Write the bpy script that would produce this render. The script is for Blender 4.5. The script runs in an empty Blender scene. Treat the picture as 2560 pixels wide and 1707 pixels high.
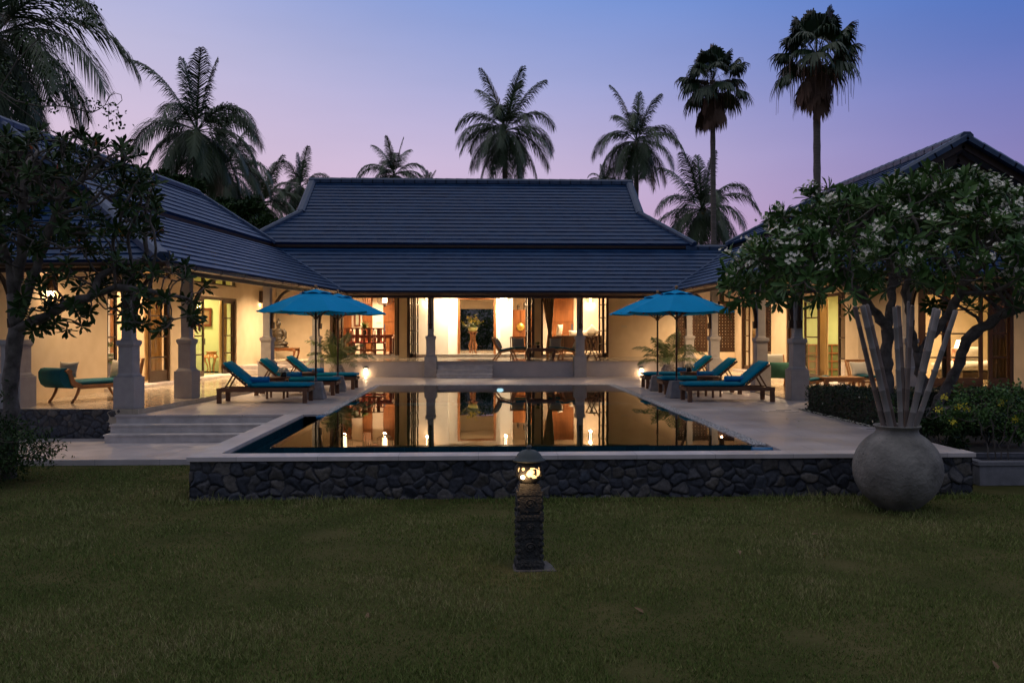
import bpy, bmesh, math, random
import numpy as np
from mathutils import Vector, Matrix
random.seed(7); rng = np.random.default_rng(11)
R = math.radians; PI = math.pi
sc = bpy.context.scene
C = sc.collection

# ------------------------------------------------------------------ camera
CAM_Z = 1.57; F = 2133.3; YAW = R(2.255)
cd = bpy.data.cameras.new('camera'); cam = bpy.data.objects.new('camera', cd); C.objects.link(cam)
cam.location = (0, 0, CAM_Z); cam.rotation_euler = (R(90), 0, -YAW)
cd.sensor_width = 36; cd.lens = 36 * F / 2560; cd.shift_y = -27.5 / 2560
cd.clip_start = 0.1; cd.clip_end = 2000
sc.camera = cam

# ------------------------------------------------------------------ sky and light
def s2l(c):
    return tuple(((x / 255) / 12.92 if x / 255 <= .04045 else ((x / 255 + .055) / 1.055) ** 2.4) for x in c)
W = bpy.data.worlds.new('World'); sc.world = W; W.use_nodes = True
nt = W.node_tree; nt.nodes.clear()
def nn(t, **k):
    n = nt.nodes.new(t)
    for a, b in k.items(): setattr(n, a, b)
    return n
out = nn('ShaderNodeOutputWorld'); bg = nn('ShaderNodeBackground'); tc = nn('ShaderNodeTexCoord'); sep = nn('ShaderNodeSeparateXYZ')
nt.links.new(tc.outputs['Generated'], sep.inputs[0])
def skyramp(stops):
    r = nn('ShaderNodeValToRGB'); e = r.color_ramp.elements
    while len(e) > 1: e.remove(e[-1])
    e[0].position = stops[0][0]; e[0].color = (*s2l(stops[0][1]), 1)
    for p, c in stops[1:]:
        q = e.new(p); q.color = (*s2l(c), 1)
    nt.links.new(sep.outputs[2], r.inputs[0]); return r
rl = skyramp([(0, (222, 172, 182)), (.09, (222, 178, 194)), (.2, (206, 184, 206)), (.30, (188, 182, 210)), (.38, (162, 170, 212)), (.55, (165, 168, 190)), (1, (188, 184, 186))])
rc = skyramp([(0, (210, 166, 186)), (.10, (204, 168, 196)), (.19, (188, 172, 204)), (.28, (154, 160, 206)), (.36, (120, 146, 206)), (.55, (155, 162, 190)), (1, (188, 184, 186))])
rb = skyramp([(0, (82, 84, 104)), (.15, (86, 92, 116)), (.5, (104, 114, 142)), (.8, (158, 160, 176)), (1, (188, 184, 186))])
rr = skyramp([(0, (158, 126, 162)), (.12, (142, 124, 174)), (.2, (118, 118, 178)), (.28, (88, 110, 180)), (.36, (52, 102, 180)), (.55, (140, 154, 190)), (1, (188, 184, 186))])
def mrange(a, b):
    m = nn('ShaderNodeMapRange'); m.interpolation_type = 'SMOOTHSTEP'
    m.inputs[1].default_value = a; m.inputs[2].default_value = b
    nt.links.new(sep.outputs[0], m.inputs[0]); return m
m1 = mrange(-.55, .15); m2 = mrange(.0, .62)
x1 = nn('ShaderNodeMix', data_type='RGBA'); x2 = nn('ShaderNodeMix', data_type='RGBA')
nt.links.new(m1.outputs[0], x1.inputs[0]); nt.links.new(rl.outputs[0], x1.inputs[6]); nt.links.new(rc.outputs[0], x1.inputs[7])
nt.links.new(m2.outputs[0], x2.inputs[0]); nt.links.new(x1.outputs[2], x2.inputs[6]); nt.links.new(rr.outputs[0], x2.inputs[7])
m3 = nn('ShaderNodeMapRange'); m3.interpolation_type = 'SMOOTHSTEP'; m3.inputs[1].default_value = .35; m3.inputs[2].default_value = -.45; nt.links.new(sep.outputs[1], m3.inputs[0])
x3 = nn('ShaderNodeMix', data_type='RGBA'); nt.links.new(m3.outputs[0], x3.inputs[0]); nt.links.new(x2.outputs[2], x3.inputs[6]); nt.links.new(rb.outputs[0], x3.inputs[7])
# faint streaks of high cloud
cn = nn('ShaderNodeTexNoise'); cn.inputs['Scale'].default_value = 2.2; cn.inputs['Detail'].default_value = 5
mp = nn('ShaderNodeMapping'); mp.inputs['Scale'].default_value = (1, 1, 5)
nt.links.new(tc.outputs['Generated'], mp.inputs[0]); nt.links.new(mp.outputs[0], cn.inputs['Vector'])
cm = nn('ShaderNodeMapRange'); cm.inputs[1].default_value = .3; cm.inputs[2].default_value = .75; cm.inputs[3].default_value = .95; cm.inputs[4].default_value = 1.05
nt.links.new(cn.outputs[0], cm.inputs[0])
hs = nn('ShaderNodeVectorMath', operation='SCALE'); nt.links.new(x3.outputs[2], hs.inputs[0]); nt.links.new(cm.outputs[0], hs.inputs['Scale'])
# last of the daylight from the physical sky
st = nn('ShaderNodeTexSky'); st.sky_type = 'NISHITA'; st.sun_disc = False; st.sun_elevation = R(-3); st.sun_rotation = R(-40)
sk = nn('ShaderNodeVectorMath', operation='SCALE'); nt.links.new(st.outputs[0], sk.inputs[0]); sk.inputs['Scale'].default_value = .05
ad = nn('ShaderNodeVectorMath', operation='ADD'); nt.links.new(hs.outputs[0], ad.inputs[0]); nt.links.new(sk.outputs[0], ad.inputs[1])
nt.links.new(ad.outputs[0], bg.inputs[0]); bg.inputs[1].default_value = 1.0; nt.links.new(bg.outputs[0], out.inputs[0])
sl = bpy.data.lights.new('afterglow', 'SUN'); sl.energy = .12; sl.angle = R(40); sl.color = (1, .72, .75)
so = bpy.data.objects.new('afterglow', sl); C.objects.link(so); so.rotation_euler = (R(-78), 0, R(40))
sc.view_settings.view_transform = 'Standard'; sc.view_settings.look = 'None'; sc.view_settings.exposure = .16; sc.view_settings.gamma = 1
cy = sc.cycles; cy.use_denoising = True; cy.max_bounces = 7; cy.diffuse_bounces = 4; cy.glossy_bounces = 4; cy.transparent_max_bounces = 12
cy.caustics_reflective = False; cy.caustics_refractive = False; cy.sample_clamp_indirect = 4; cy.use_light_tree = True

# ------------------------------------------------------------------ survey helpers: image bearing + real distance -> metres
def xu(u, Y): return Y * math.tan(math.atan((u - 1280) / F) + YAW)
def dep(X, Y): return Y * math.cos(YAW) + X * math.sin(YAW)
def zv(v, X, Y): return CAM_Z + (826 - v) / F * dep(X, Y)
def at(u, v, Y):
    X = xu(u, Y); return Vector((X, Y, zv(v, X, Y)))

# ------------------------------------------------------------------ mesh builder
class MB:
    def __init__(s): s.v = []; s.f = []; s.s = []
    def add(s, vs, fs, smooth=False, M=None):
        b = len(s.v)
        s.v += [tuple(M @ Vector(p)) if M else tuple(p) for p in vs]
        s.f += [tuple(b + i for i in f) for f in fs]; s.s += [smooth] * len(fs)
        return s
    def box(s, x0, x1, y0, y1, z0, z1, M=None, t=0, ty=None):   # t: top inset
        ty = t if ty is None else ty
        s.add([(x0, y0, z0), (x1, y0, z0), (x1, y1, z0), (x0, y1, z0), (x0 + t, y0 + ty, z1), (x1 - t, y0 + ty, z1), (x1 - t, y1 - ty, z1), (x0 + t, y1 - ty, z1)],
              [(3, 2, 1, 0), (4, 5, 6, 7), (0, 1, 5, 4), (1, 2, 6, 5), (2, 3, 7, 6), (3, 0, 4, 7)], False, M); return s
    def cbox(s, x, y, z, sx, sy, sz, M=None): return s.box(x - sx / 2, x + sx / 2, y - sy / 2, y + sy / 2, z, z + sz, M)
    def bar(s, p, q, w, h, up=(0, 0, 1)):
        p = Vector(p); q = Vector(q); d = (q - p).normalized(); up = Vector(up)
        r = d.cross(up)
        if r.length < 1e-4: r = d.cross(Vector((0, 1, 0)))
        r.normalize(); u = r.cross(d)
        vs = [a + r * (w / 2 * i) + u * (h / 2 * j) for a in (p, q) for i, j in ((-1, -1), (1, -1), (1, 1), (-1, 1))]
        return s.add(vs, [(0, 1, 2, 3), (7, 6, 5, 4), (0, 4, 5, 1), (1, 5, 6, 2), (2, 6, 7, 3), (3, 7, 4, 0)])
    def tube(s, pts, rad, n=8, cap=True, smooth=True):
        pts = [Vector(p) for p in pts]; m = len(pts)
        if not hasattr(rad, '__len__'): rad = [rad] * m
        vs = []; ref = None
        for i, p in enumerate(pts):
            d = (pts[min(i + 1, m - 1)] - pts[max(i - 1, 0)]).normalized()
            if ref is None: ref = Vector((1, 0, 0)) if abs(d.x) < .8 else Vector((0, 1, 0))
            a = d.cross(ref).normalized(); ref = a.cross(d) ; b = ref.normalized()
            vs += [p + (a * math.cos(2 * PI * k / n) + b * math.sin(2 * PI * k / n)) * rad[i] for k in range(n)]
        fs = [(i * n + k, i * n + (k + 1) % n, (i + 1) * n + (k + 1) % n, (i + 1) * n + k) for i in range(m - 1) for k in range(n)]
        s.add(vs, fs, smooth)
        if cap:
            s.add(vs[:n], [tuple(range(n))[::-1]]); s.add(vs[-n:], [tuple(range(n))])
        return s
    def lathe(s, prof, n=24, M=None, smooth=True, wob=0, sq=0):
        vs = []
        for r, z in prof:
            for k in range(n):
                a = 2 * PI * k / n; rr = r * (1 + wob * math.sin(3 * a + z * 5))
                vs.append((rr * math.cos(a), rr * math.sin(a), z))
        m = len(prof)
        fs = [(i * n + k, i * n + (k + 1) % n, (i + 1) * n + (k + 1) % n, (i + 1) * n + k) for i in range(m - 1) for k in range(n)]
        s.add(vs, fs, smooth, M)
        if prof[0][0] > 1e-4: s.add(vs[:n], [tuple(range(n))[::-1]], False, M)
        if prof[-1][0] > 1e-4: s.add(vs[-n:], [tuple(range(n))], False, M)
        return s
    def sph(s, c, r, n=14, m=9, M=None):
        if not hasattr(r, '__len__'): r = (r, r, r)
        vs = [(c[0] + r[0] * math.sin(PI * i / m) * math.cos(2 * PI * k / n), c[1] + r[1] * math.sin(PI * i / m) * math.sin(2 * PI * k / n), c[2] - r[2] * math.cos(PI * i / m)) for i in range(m + 1) for k in range(n)]
        fs = [(i * n + k, i * n + (k + 1) % n, (i + 1) * n + (k + 1) % n, (i + 1) * n + k) for i in range(m) for k in range(n)]
        return s.add(vs, fs, True, M)
    def prism(s, poly, d0, d1, ax='z', M=None, smooth=False):   # extrude 2D polygon
        f = {'z': lambda a, b, d: (a, b, d), 'y': lambda a, b, d: (a, d, b), 'x': lambda a, b, d: (d, a, b)}[ax]
        n = len(poly)
        vs = [f(a, b, d0) for a, b in poly] + [f(a, b, d1) for a, b in poly]
        s.add(vs, [(i, (i + 1) % n, n + (i + 1) % n, n + i) for i in range(n)], smooth, M)
        s.add(vs, [tuple(range(n))[::-1], tuple(range(n, 2 * n))], False, M); return s
    def quad(s, a, b, c, d): return s.add([a, b, c, d], [(0, 1, 2, 3)])

def mesh_of(name, mb, mat, fix=True):
    me = bpy.data.meshes.new(name); me.from_pydata(mb.v, [], mb.f); me.validate()
    if len(me.polygons) == len(mb.s): me.polygons.foreach_set('use_smooth', mb.s)
    if fix:
        b = bmesh.new(); b.from_mesh(me); bmesh.ops.remove_doubles(b, verts=b.verts, dist=1e-5)
        bmesh.ops.recalc_face_normals(b, faces=b.faces); b.to_mesh(me); b.free()
    me.materials.append(mat); return me
def link(name, mb, mat, parent=None, label=None, cat=None, group=None, kind=None, bev=0, loc=None, wc=False, fix=True, rz=None):
    me = mb if isinstance(mb, bpy.types.Mesh) else mesh_of(name, mb, mat, fix)
    o = bpy.data.objects.new(name, me); C.objects.link(o)
    if parent:
        o.parent = parent
        if wc: o.location = -parent.location
    if loc is not None: o.location = loc
    if rz is not None: o.rotation_euler.z = rz
    tag(o, label, cat, group, kind)
    if bev:
        m = o.modifiers.new('bevel', 'BEVEL'); m.width = bev; m.segments = 2; m.limit_method = 'ANGLE'; m.angle_limit = R(40); m.harden_normals = False
    return o
def tag(o, label=None, cat=None, group=None, kind=None):
    if label: o['label'] = label
    if cat: o['category'] = cat
    if group: o['group'] = group
    if kind: o['kind'] = kind
def thing(name, label, cat, loc=(0, 0, 0), rz=0, group=None):
    o = bpy.data.objects.new(name, None); C.objects.link(o); o.empty_display_size = .2
    o.location = loc; o.rotation_euler = (0, 0, rz); tag(o, label, cat, group); return o
def copy_tree(o, parent=None):
    c = o.copy(); C.objects.link(c); c.parent = parent
    for ch in list(o.children): copy_tree(ch, c)
    return c
def dup(root, loc, rz, label, scale=None, group=None):
    c = copy_tree(root); c.location = loc; c.rotation_euler = (0, 0, rz); c['label'] = label
    if scale: c.scale = (scale,) * 3 if not hasattr(scale, '__len__') else scale
    if group: c['group'] = group
    return c
def light(name, loc, power, col=(1, .62, .32), rad=.06, parent=None, kind='POINT', rot=None, size=None, spot=None, blend=.6):
    l = bpy.data.lights.new(name, kind); l.energy = power; l.color = col
    if kind == 'AREA': l.shape = 'RECTANGLE'; l.size, l.size_y = size or (.3, .3)
    else: l.shadow_soft_size = rad
    if kind == 'SPOT': l.spot_size = R(spot or 90); l.spot_blend = blend
    o = bpy.data.objects.new(name, l); C.objects.link(o); o.location = loc
    if rot: o.rotation_euler = rot
    if parent: o.parent = parent
    return o

# fast numpy mesh: copies of a small template
def scatter_mesh(name, tv, tf, mats, locs, mat, smooth=False, var=None):
    tv = np.asarray(tv, float); n = len(locs); k = len(tv)
    V = np.einsum('nij,kj->nki', mats, tv) + np.asarray(locs)[:, None, :]
    V = V.reshape(-1, 3)
    loops = []; starts = []; tot = []
    base = (np.arange(n) * k)[:, None]
    L = np.concatenate([np.asarray(f) for f in tf]); sizes = np.array([len(f) for f in tf])
    LL = (base + L[None, :]).reshape(-1)
    st = np.concatenate([[0], np.cumsum(sizes)[:-1]]); ST = (np.arange(n)[:, None] * len(L) + st[None, :]).reshape(-1)
    me = bpy.data.meshes.new(name)
    me.vertices.add(len(V)); me.vertices.foreach_set('co', V.astype(np.float32).reshape(-1))
    me.loops.add(len(LL)); me.loops.foreach_set('vertex_index', LL.astype(np.int32))
    me.polygons.add(len(ST)); me.polygons.foreach_set('loop_start', ST.astype(np.int32))
    me.polygons.foreach_set('loop_total', np.tile(sizes, n).astype(np.int32))
    if smooth: me.polygons.foreach_set('use_smooth', np.ones(len(ST), bool))
    me.update(calc_edges=True)
    if var is None: var = rng.random(n)
    at_ = me.attributes.new('var', 'FLOAT', 'POINT'); at_.data.foreach_set('value', np.repeat(var, k).astype(np.float32))
    me.materials.append(mat); return me
def rand_rot(n, zonly=False):
    if zonly:
        a = rng.random(n) * 2 * PI; z = np.zeros(n); o = np.ones(n)
        return np.stack([np.stack([np.cos(a), -np.sin(a), z], -1), np.stack([np.sin(a), np.cos(a), z], -1), np.stack([z, z, o], -1)], 1)
    q = rng.normal(size=(n, 4)); q /= np.linalg.norm(q, axis=1)[:, None]; w, x, y, z = q.T
    return np.stack([np.stack([1 - 2 * (y * y + z * z), 2 * (x * y - z * w), 2 * (x * z + y * w)], -1),
                     np.stack([2 * (x * y + z * w), 1 - 2 * (x * x + z * z), 2 * (y * z - x * w)], -1),
                     np.stack([2 * (x * z - y * w), 2 * (y * z + x * w), 1 - 2 * (x * x + y * y)], -1)], 1)
def frame_rot(dirs, ups):   # columns: x = along dir, z = ~up
    d = dirs / np.linalg.norm(dirs, axis=1)[:, None]
    s = np.cross(ups, d); s /= np.maximum(np.linalg.norm(s, axis=1), 1e-6)[:, None]
    u = np.cross(d, s)
    return np.stack([d, s, u], -1)

# ------------------------------------------------------------------ materials
MATS = {}
def mat(name, c1, c2=None, scale=4, rough=.6, bump=0, bscale=30, metal=0, spec=.5, stretch=(1, 1, 1), coat=0, var=False, detail=6, emit=None, estr=0, rvar=0, sheen=0):
    if name in MATS: return MATS[name]
    m = bpy.data.materials.new(name); m.use_nodes = True; t = m.node_tree; n = t.nodes; p = n['Principled BSDF']
    p.inputs['Roughness'].default_value = rough; p.inputs['Metallic'].default_value = metal; p.inputs['Specular IOR Level'].default_value = spec
    p.inputs['Coat Weight'].default_value = coat; p.inputs['Base Color'].default_value = (*c1, 1)
    if sheen: p.inputs['Sheen Weight'].default_value = sheen
    if emit: p.inputs['Emission Color'].default_value = (*emit, 1); p.inputs['Emission Strength'].default_value = estr
    tc = n.new('ShaderNodeTexCoord'); mp = n.new('ShaderNodeMapping'); mp.inputs['Scale'].default_value = stretch
    t.links.new(tc.outputs['Object'], mp.inputs[0])
    if c2:
        mx = n.new('ShaderNodeMix'); mx.data_type = 'RGBA'; mx.inputs[6].default_value = (*c1, 1); mx.inputs[7].default_value = (*c2, 1)
        if var:
            a = n.new('ShaderNodeAttribute'); a.attribute_name = 'var'; t.links.new(a.outputs['Fac'], mx.inputs[0])
        else:
            z = n.new('ShaderNodeTexNoise'); z.inputs['Scale'].default_value = scale; z.inputs['Detail'].default_value = detail
            r = n.new('ShaderNodeMapRange'); r.inputs[1].default_value = .32; r.inputs[2].default_value = .68
            t.links.new(mp.outputs[0], z.inputs['Vector']); t.links.new(z.outputs[0], r.inputs[0]); t.links.new(r.outputs[0], mx.inputs[0])
            if rvar:
                q = n.new('ShaderNodeMapRange'); q.inputs[3].default_value = rough - rvar; q.inputs[4].default_value = rough + rvar
                t.links.new(z.outputs[0], q.inputs[0]); t.links.new(q.outputs[0], p.inputs['Roughness'])
        t.links.new(mx.outputs[2], p.inputs['Base Color'])
    if bump:
        z = n.new('ShaderNodeTexNoise'); z.inputs['Scale'].default_value = bscale; z.inputs['Detail'].default_value = 5
        b = n.new('ShaderNodeBump'); b.inputs['Strength'].default_value = bump; b.inputs['Distance'].default_value = .02
        t.links.new(mp.outputs[0], z.inputs['Vector']); t.links.new(z.outputs[0], b.inputs['Height']); t.links.new(b.outputs[0], p.inputs['Normal'])
    MATS[name] = m; return m
def tiles(name, c1, c2, mortar, w, h, ms=.004, rough=.3, coat=0, bump=.1, rot=(0, 0, 0), offset=0, nsc=6, rv=.08):
    m = bpy.data.materials.new(name); m.use_nodes = True; t = m.node_tree; n = t.nodes; p = n['Principled BSDF']
    tc = n.new('ShaderNodeTexCoord'); mp = n.new('ShaderNodeMapping'); mp.inputs['Rotation'].default_value = rot; b = n.new('ShaderNodeTexBrick')
    b.offset = offset; b.inputs['Scale'].default_value = 1; b.inputs['Brick Width'].default_value = w; b.inputs['Row Height'].default_value = h; b.inputs['Mortar Size'].default_value = ms
    b.inputs['Color1'].default_value = (*c1, 1); b.inputs['Color2'].default_value = (*c2, 1); b.inputs['Mortar'].default_value = (*mortar, 1)
    t.links.new(tc.outputs['Object'], mp.inputs[0]); t.links.new(mp.outputs[0], b.inputs['Vector'])
    z = n.new('ShaderNodeTexNoise'); z.inputs['Scale'].default_value = nsc; z.inputs['Detail'].default_value = 2.5; t.links.new(tc.outputs['Object'], z.inputs['Vector'])
    r = n.new('ShaderNodeMapRange'); r.inputs[1].default_value = .3; r.inputs[2].default_value = .7; r.inputs[3].default_value = .82; r.inputs[4].default_value = 1.07; t.links.new(z.outputs[0], r.inputs[0])
    v = n.new('ShaderNodeVectorMath'); v.operation = 'SCALE'; t.links.new(b.outputs['Color'], v.inputs[0]); t.links.new(r.outputs[0], v.inputs['Scale']); t.links.new(v.outputs[0], p.inputs['Base Color'])
    q = n.new('ShaderNodeMapRange'); q.inputs[1].default_value = .3; q.inputs[2].default_value = .7; q.inputs[3].default_value = max(rough - rv, .04); q.inputs[4].default_value = rough + rv; t.links.new(z.outputs[0], q.inputs[0]); t.links.new(q.outputs[0], p.inputs['Roughness'])
    if bump:
        bb = n.new('ShaderNodeBump'); bb.invert = True; bb.inputs['Strength'].default_value = bump; bb.inputs['Distance'].default_value = .004; t.links.new(b.outputs['Fac'], bb.inputs['Height']); t.links.new(bb.outputs[0], p.inputs['Normal'])
    p.inputs['Coat Weight'].default_value = coat; MATS[name] = m; return m

M_wall = mat('cream_plaster', (.66, .52, .34), (.72, .58, .40), 3, .75, .12, 60)
M_white = mat('white_plaster', (.74, .66, .55), (.78, .70, .59), 3, .7, .1, 60)
M_green = mat('green_plaster', (.44, .48, .22), (.48, .52, .25), 3, .7)
M_col = mat('grey_render', (.34, .32, .31), (.41, .385, .37), 6, .75, .25, 50)
M_twall = mat('terrace_render', (.50, .45, .42), (.58, .52, .48), 3, .75, .2, 40)
M_wood = mat('dark_timber', (.035, .017, .009), (.06, .028, .014), 8, .45, .2, 60, stretch=(1, 1, .2))
M_frame = mat('door_timber', (.028, .012, .006), (.05, .022, .010), 8, .35, .15, 60, stretch=(1, 1, .15))
M_teak = mat('teak', (.10, .045, .022), (.17, .08, .04), 10, .55, .25, 80, stretch=(.25, 1, 1))
M_oak = mat('golden_teak', (.34, .15, .05), (.46, .22, .08), 9, .4, .15, 70, stretch=(1, 1, .3))
M_panel = mat('panel_timber', (.14, .045, .012), (.23, .085, .025), 5, .35, .1, 40, stretch=(3, 3, .35))
M_red = mat('rosewood', (.09, .02, .008), (.15, .035, .014), 8, .3, .1, 50, stretch=(1, 1, .3))
M_roof = mat('slate_tile', (.003, .030, .095), (.012, .054, .140), 2.2, .45, .2, 40, spec=.25, rvar=.1)  # blue deepened to put the sky's reflection into the base colour
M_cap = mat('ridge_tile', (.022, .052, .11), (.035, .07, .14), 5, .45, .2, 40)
M_gut = mat('bronze_gutter', (.075, .045, .032), (.12, .075, .05), 3, .35, .05, 20, metal=.6)
M_blue = mat('teal_canvas', (.0, .20, .33), (.0, .23, .37), 5, .8, .12, 250, spec=.15)
M_umb = mat('umbrella_canvas', (.0, .30, .60), (.0, .33, .66), 3, .8, .1, 200, spec=.1)
M_towel = mat('towel_blue', (.0, .19, .50), (.01, .23, .56), 20, .95, .6, 220)
M_conc = mat('concrete_base', (.16, .16, .17), (.24, .24, .25), 7, .85, .35, 60)
M_stone = mat('step_stone', (.52, .48, .45), (.70, .65, .61), 5, .5, .15, 30, rvar=.12)
M_black = mat('black_iron', (.012, .012, .013), None, rough=.45)
M_pillow = mat('striped_cushion', (.42, .40, .34), (.52, .49, .42), 30, .9, .3, 90, stretch=(.1, .1, 3))
M_linen = mat('linen', (.62, .55, .45), (.72, .65, .55), 20, .9, .3, 90)
M_curtain = mat('curtain', (.30, .22, .15), (.38, .29, .20), 9, .9, .2, 50, stretch=(1, 1, .1))
M_pale = mat('pale_curtain', (.62, .48, .28), (.70, .56, .34), 9, .9, .2, 50, stretch=(1, 1, .1))
M_urn = mat('weathered_clay', (.105, .10, .085), (.29, .275, .24), 3.2, .85, .8, 24, detail=9)
M_bam2 = mat('brown_bamboo', (.13, .095, .075), (.22, .17, .14), 5, .6, .2, 40, stretch=(1, 1, .15))
M_bam = mat('dry_bamboo', (.16, .145, .13), (.28, .25, .22), 5, .55, .2, 40, stretch=(1, 1, .15))
M_lava = mat('carved_stone', (.022, .024, .024), (.05, .052, .05), 8, .85, .8, 45)
M_bark = mat('grey_bark', (.07, .06, .05), (.20, .175, .15), 7, .9, 1, 22)
M_trunk = mat('palm_bark', (.10, .085, .07), (.19, .165, .14), 5, .9, .8, 14, stretch=(.4, .4, 4))
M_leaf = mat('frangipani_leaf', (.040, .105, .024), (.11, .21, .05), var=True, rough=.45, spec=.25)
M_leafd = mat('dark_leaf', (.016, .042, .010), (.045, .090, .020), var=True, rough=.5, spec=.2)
M_palm = mat('palm_leaf', (.020, .048, .018), (.065, .11, .040), var=True, rough=.45)
M_fan = mat('fan_leaf', (.014, .038, .014), (.034, .07, .024), var=True, rough=.45)
M_dead = mat('dead_frond', (.09, .05, .03), (.17, .10, .06), var=True, rough=.8)
M_hedge = mat('hedge_leaf', (.012, .032, .010), (.035, .075, .020), var=True, rough=.5)
M_areca = mat('areca_leaf', (.06, .11, .02), (.12, .17, .035), var=True, rough=.45)
M_petal = mat('white_petal', (.80, .76, .58), (.92, .90, .80), var=True, rough=.6)
M_yel = mat('yellow_petal', (.75, .62, .02), (.85, .75, .05), var=True, rough=.6)
M_redleaf = mat('red_leaf', (.45, .05, .02), (.5, .20, .02), var=True, rough=.5)
M_soil = mat('garden_soil', (.018, .016, .010), (.04, .035, .022), 3, .95, .6, 20)
M_pebble = mat('white_pebble', (.32, .31, .30), (.72, .70, .68), var=True, rough=.7)
M_nut = mat('coconut', (.10, .09, .02), (.18, .13, .04), 3, .5)
M_pot = mat('mottled_pot', (.20, .15, .12), (.50, .44, .38), 14, .6, .2, 30)
M_vase = mat('dark_vase', (.02, .018, .018), None, rough=.15)
M_bronze = mat('bronze_statue', (.035, .028, .02), (.07, .055, .04), 8, .45, .2, 40, metal=.4)
M_floor = tiles('polished_floor', (.48, .41, .31), (.55, .47, .36), (.30, .25, .19), .6, .6, .004, .16, bump=0, rv=.04)
M_deck = tiles('deck_stone', (.48, .43, .41), (.58, .51, .48), (.28, .25, .24), .8, .5, .005, .38, offset=.5, nsc=1.1, rv=.1)
M_cope = tiles('coping_stone', (.62, .56, .53), (.68, .61, .58), (.40, .36, .35), 1.0, 1.0, .004, .38, nsc=3)
M_tile = tiles('pool_tile', (.004, .040, .058), (.008, .058, .080), (.016, .075, .10), .2, .2, .006, .14, bump=.3, rot=(R(90), 0, 0))
M_tilex = tiles('pool_tile_side', (.004, .040, .058), (.008, .058, .080), (.016, .075, .10), .2, .2, .006, .14, bump=.3, rot=(R(90), 0, R(90)))
M_tileb = tiles('pool_tile_floor', (.015, .20, .34), (.02, .25, .40), (.05, .28, .38), .2, .2, .006, .2, bump=.3)
M_bright = mat('blue_tile', (.02, .16, .34), (.03, .20, .40), 4, .2)
M_bulb = mat('bulb', (1, .8, .5), emit=(1, .72, .42), estr=16)
M_shade = mat('paper_shade', (1, .85, .6), emit=(1, .66, .36), estr=7)
M_glow = mat('lamp_glass', (1, .85, .6), emit=(1, .74, .48), estr=9)
M_poolamp = mat('pool_lamp_glass', (.9, .95, 1), emit=(.9, .95, 1), estr=3.0)

def glassmat(name, tint, base=.05, rough=.02):
    m = bpy.data.materials.new(name); m.use_nodes = True; t = m.node_tree; n = t.nodes; n.remove(n['Principled BSDF'])
    o = n['Material Output']; mx = n.new('ShaderNodeMixShader'); g = n.new('ShaderNodeBsdfGlossy'); g.inputs['Roughness'].default_value = rough
    tr = n.new('ShaderNodeBsdfTransparent'); tr.inputs[0].default_value = (*tint, 1); fr = n.new('ShaderNodeFresnel'); fr.inputs[0].default_value = 1.33 + base
    t.links.new(fr.outputs[0], mx.inputs[0]); t.links.new(tr.outputs[0], mx.inputs[1]); t.links.new(g.outputs[0], mx.inputs[2]); t.links.new(mx.outputs[0], o.inputs[0])
    return m, g, fr
M_glass, _, _ = glassmat('window_glass', (.93, .95, .93), .12, .01)
M_water, _g, _f = glassmat('pool_water_surface', (.50, .80, .86), .50, .010)
_t = M_water.node_tree; _n = _t.nodes
_tc = _n.new('ShaderNodeTexCoord'); _mp = _n.new('ShaderNodeMapping'); _mp.inputs['Scale'].default_value = (1, .35, 1)
_z = _n.new('ShaderNodeTexNoise'); _z.inputs['Scale'].default_value = 1.6; _z.inputs['Detail'].default_value = 2
_b = _n.new('ShaderNodeBump'); _b.inputs['Strength'].default_value = .22; _b.inputs['Distance'].default_value = .008
_t.links.new(_tc.outputs['Object'], _mp.inputs[0]); _t.links.new(_mp.outputs[0], _z.inputs['Vector']); _t.links.new(_z.outputs[0], _b.inputs['Height']); _t.links.new(_b.outputs[0], _g.inputs['Normal'])

for m_ in (M_pale, M_curtain):
    _t = m_.node_tree; _n = _t.nodes; _p = _n['Principled BSDF']; _tr = _n.new('ShaderNodeBsdfTranslucent'); _mx = _n.new('ShaderNodeMixShader'); _mx.inputs[0].default_value = .5 if m_ is M_pale else .25
    _t.links.new(_p.inputs['Base Color'].links[0].from_socket, _tr.inputs[0]); _t.links.new(_p.outputs[0], _mx.inputs[1]); _t.links.new(_tr.outputs[0], _mx.inputs[2]); _t.links.new(_mx.outputs[0], _n['Material Output'].inputs[0])

# ================================================================== SETTING
LZ = -.54
# lawn sheet with gentle bumps near, reaching the horizon
def lawn():
    xs = np.concatenate([[-600, -200, -80, -40, -24], np.arange(-18, 18.1, .6), [24, 40, 80, 200, 600]])
    ys = np.concatenate([[-200, -60, -20, -5], np.arange(0, 40, .6), [46, 60, 90, 150, 300, 900]])
    mb = MB(); nx = len(xs)
    for y in ys:
        for x in xs:
            near = abs(x) < 17 and 0 < y < 10.5
            mb.v.append((x, y, LZ + (.012 * math.sin(x * 1.7 + y * .6) * math.sin(y * 1.3 - x * .4) if near else 0)))
    for j in range(len(ys) - 1):
        for i in range(nx - 1):
            mb.f.append((j * nx + i, j * nx + i + 1, (j + 1) * nx + i + 1, (j + 1) * nx + i)); mb.s.append(True)
    m = mat('lawn_ground', (.055, .062, .018), (.11, .098, .038), 1.4, .95, .8, 40, spec=.05)
    link('lawn', mb, m, kind='structure', fix=False)
lawn()

def slab(name, x0, x1, y0, y1, z0, z1, m, kind='structure', bev=.006, **k):
    return link(name, MB().box(x0, x1, y0, y1, z0, z1), m, kind=kind, bev=bev, **k)
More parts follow.
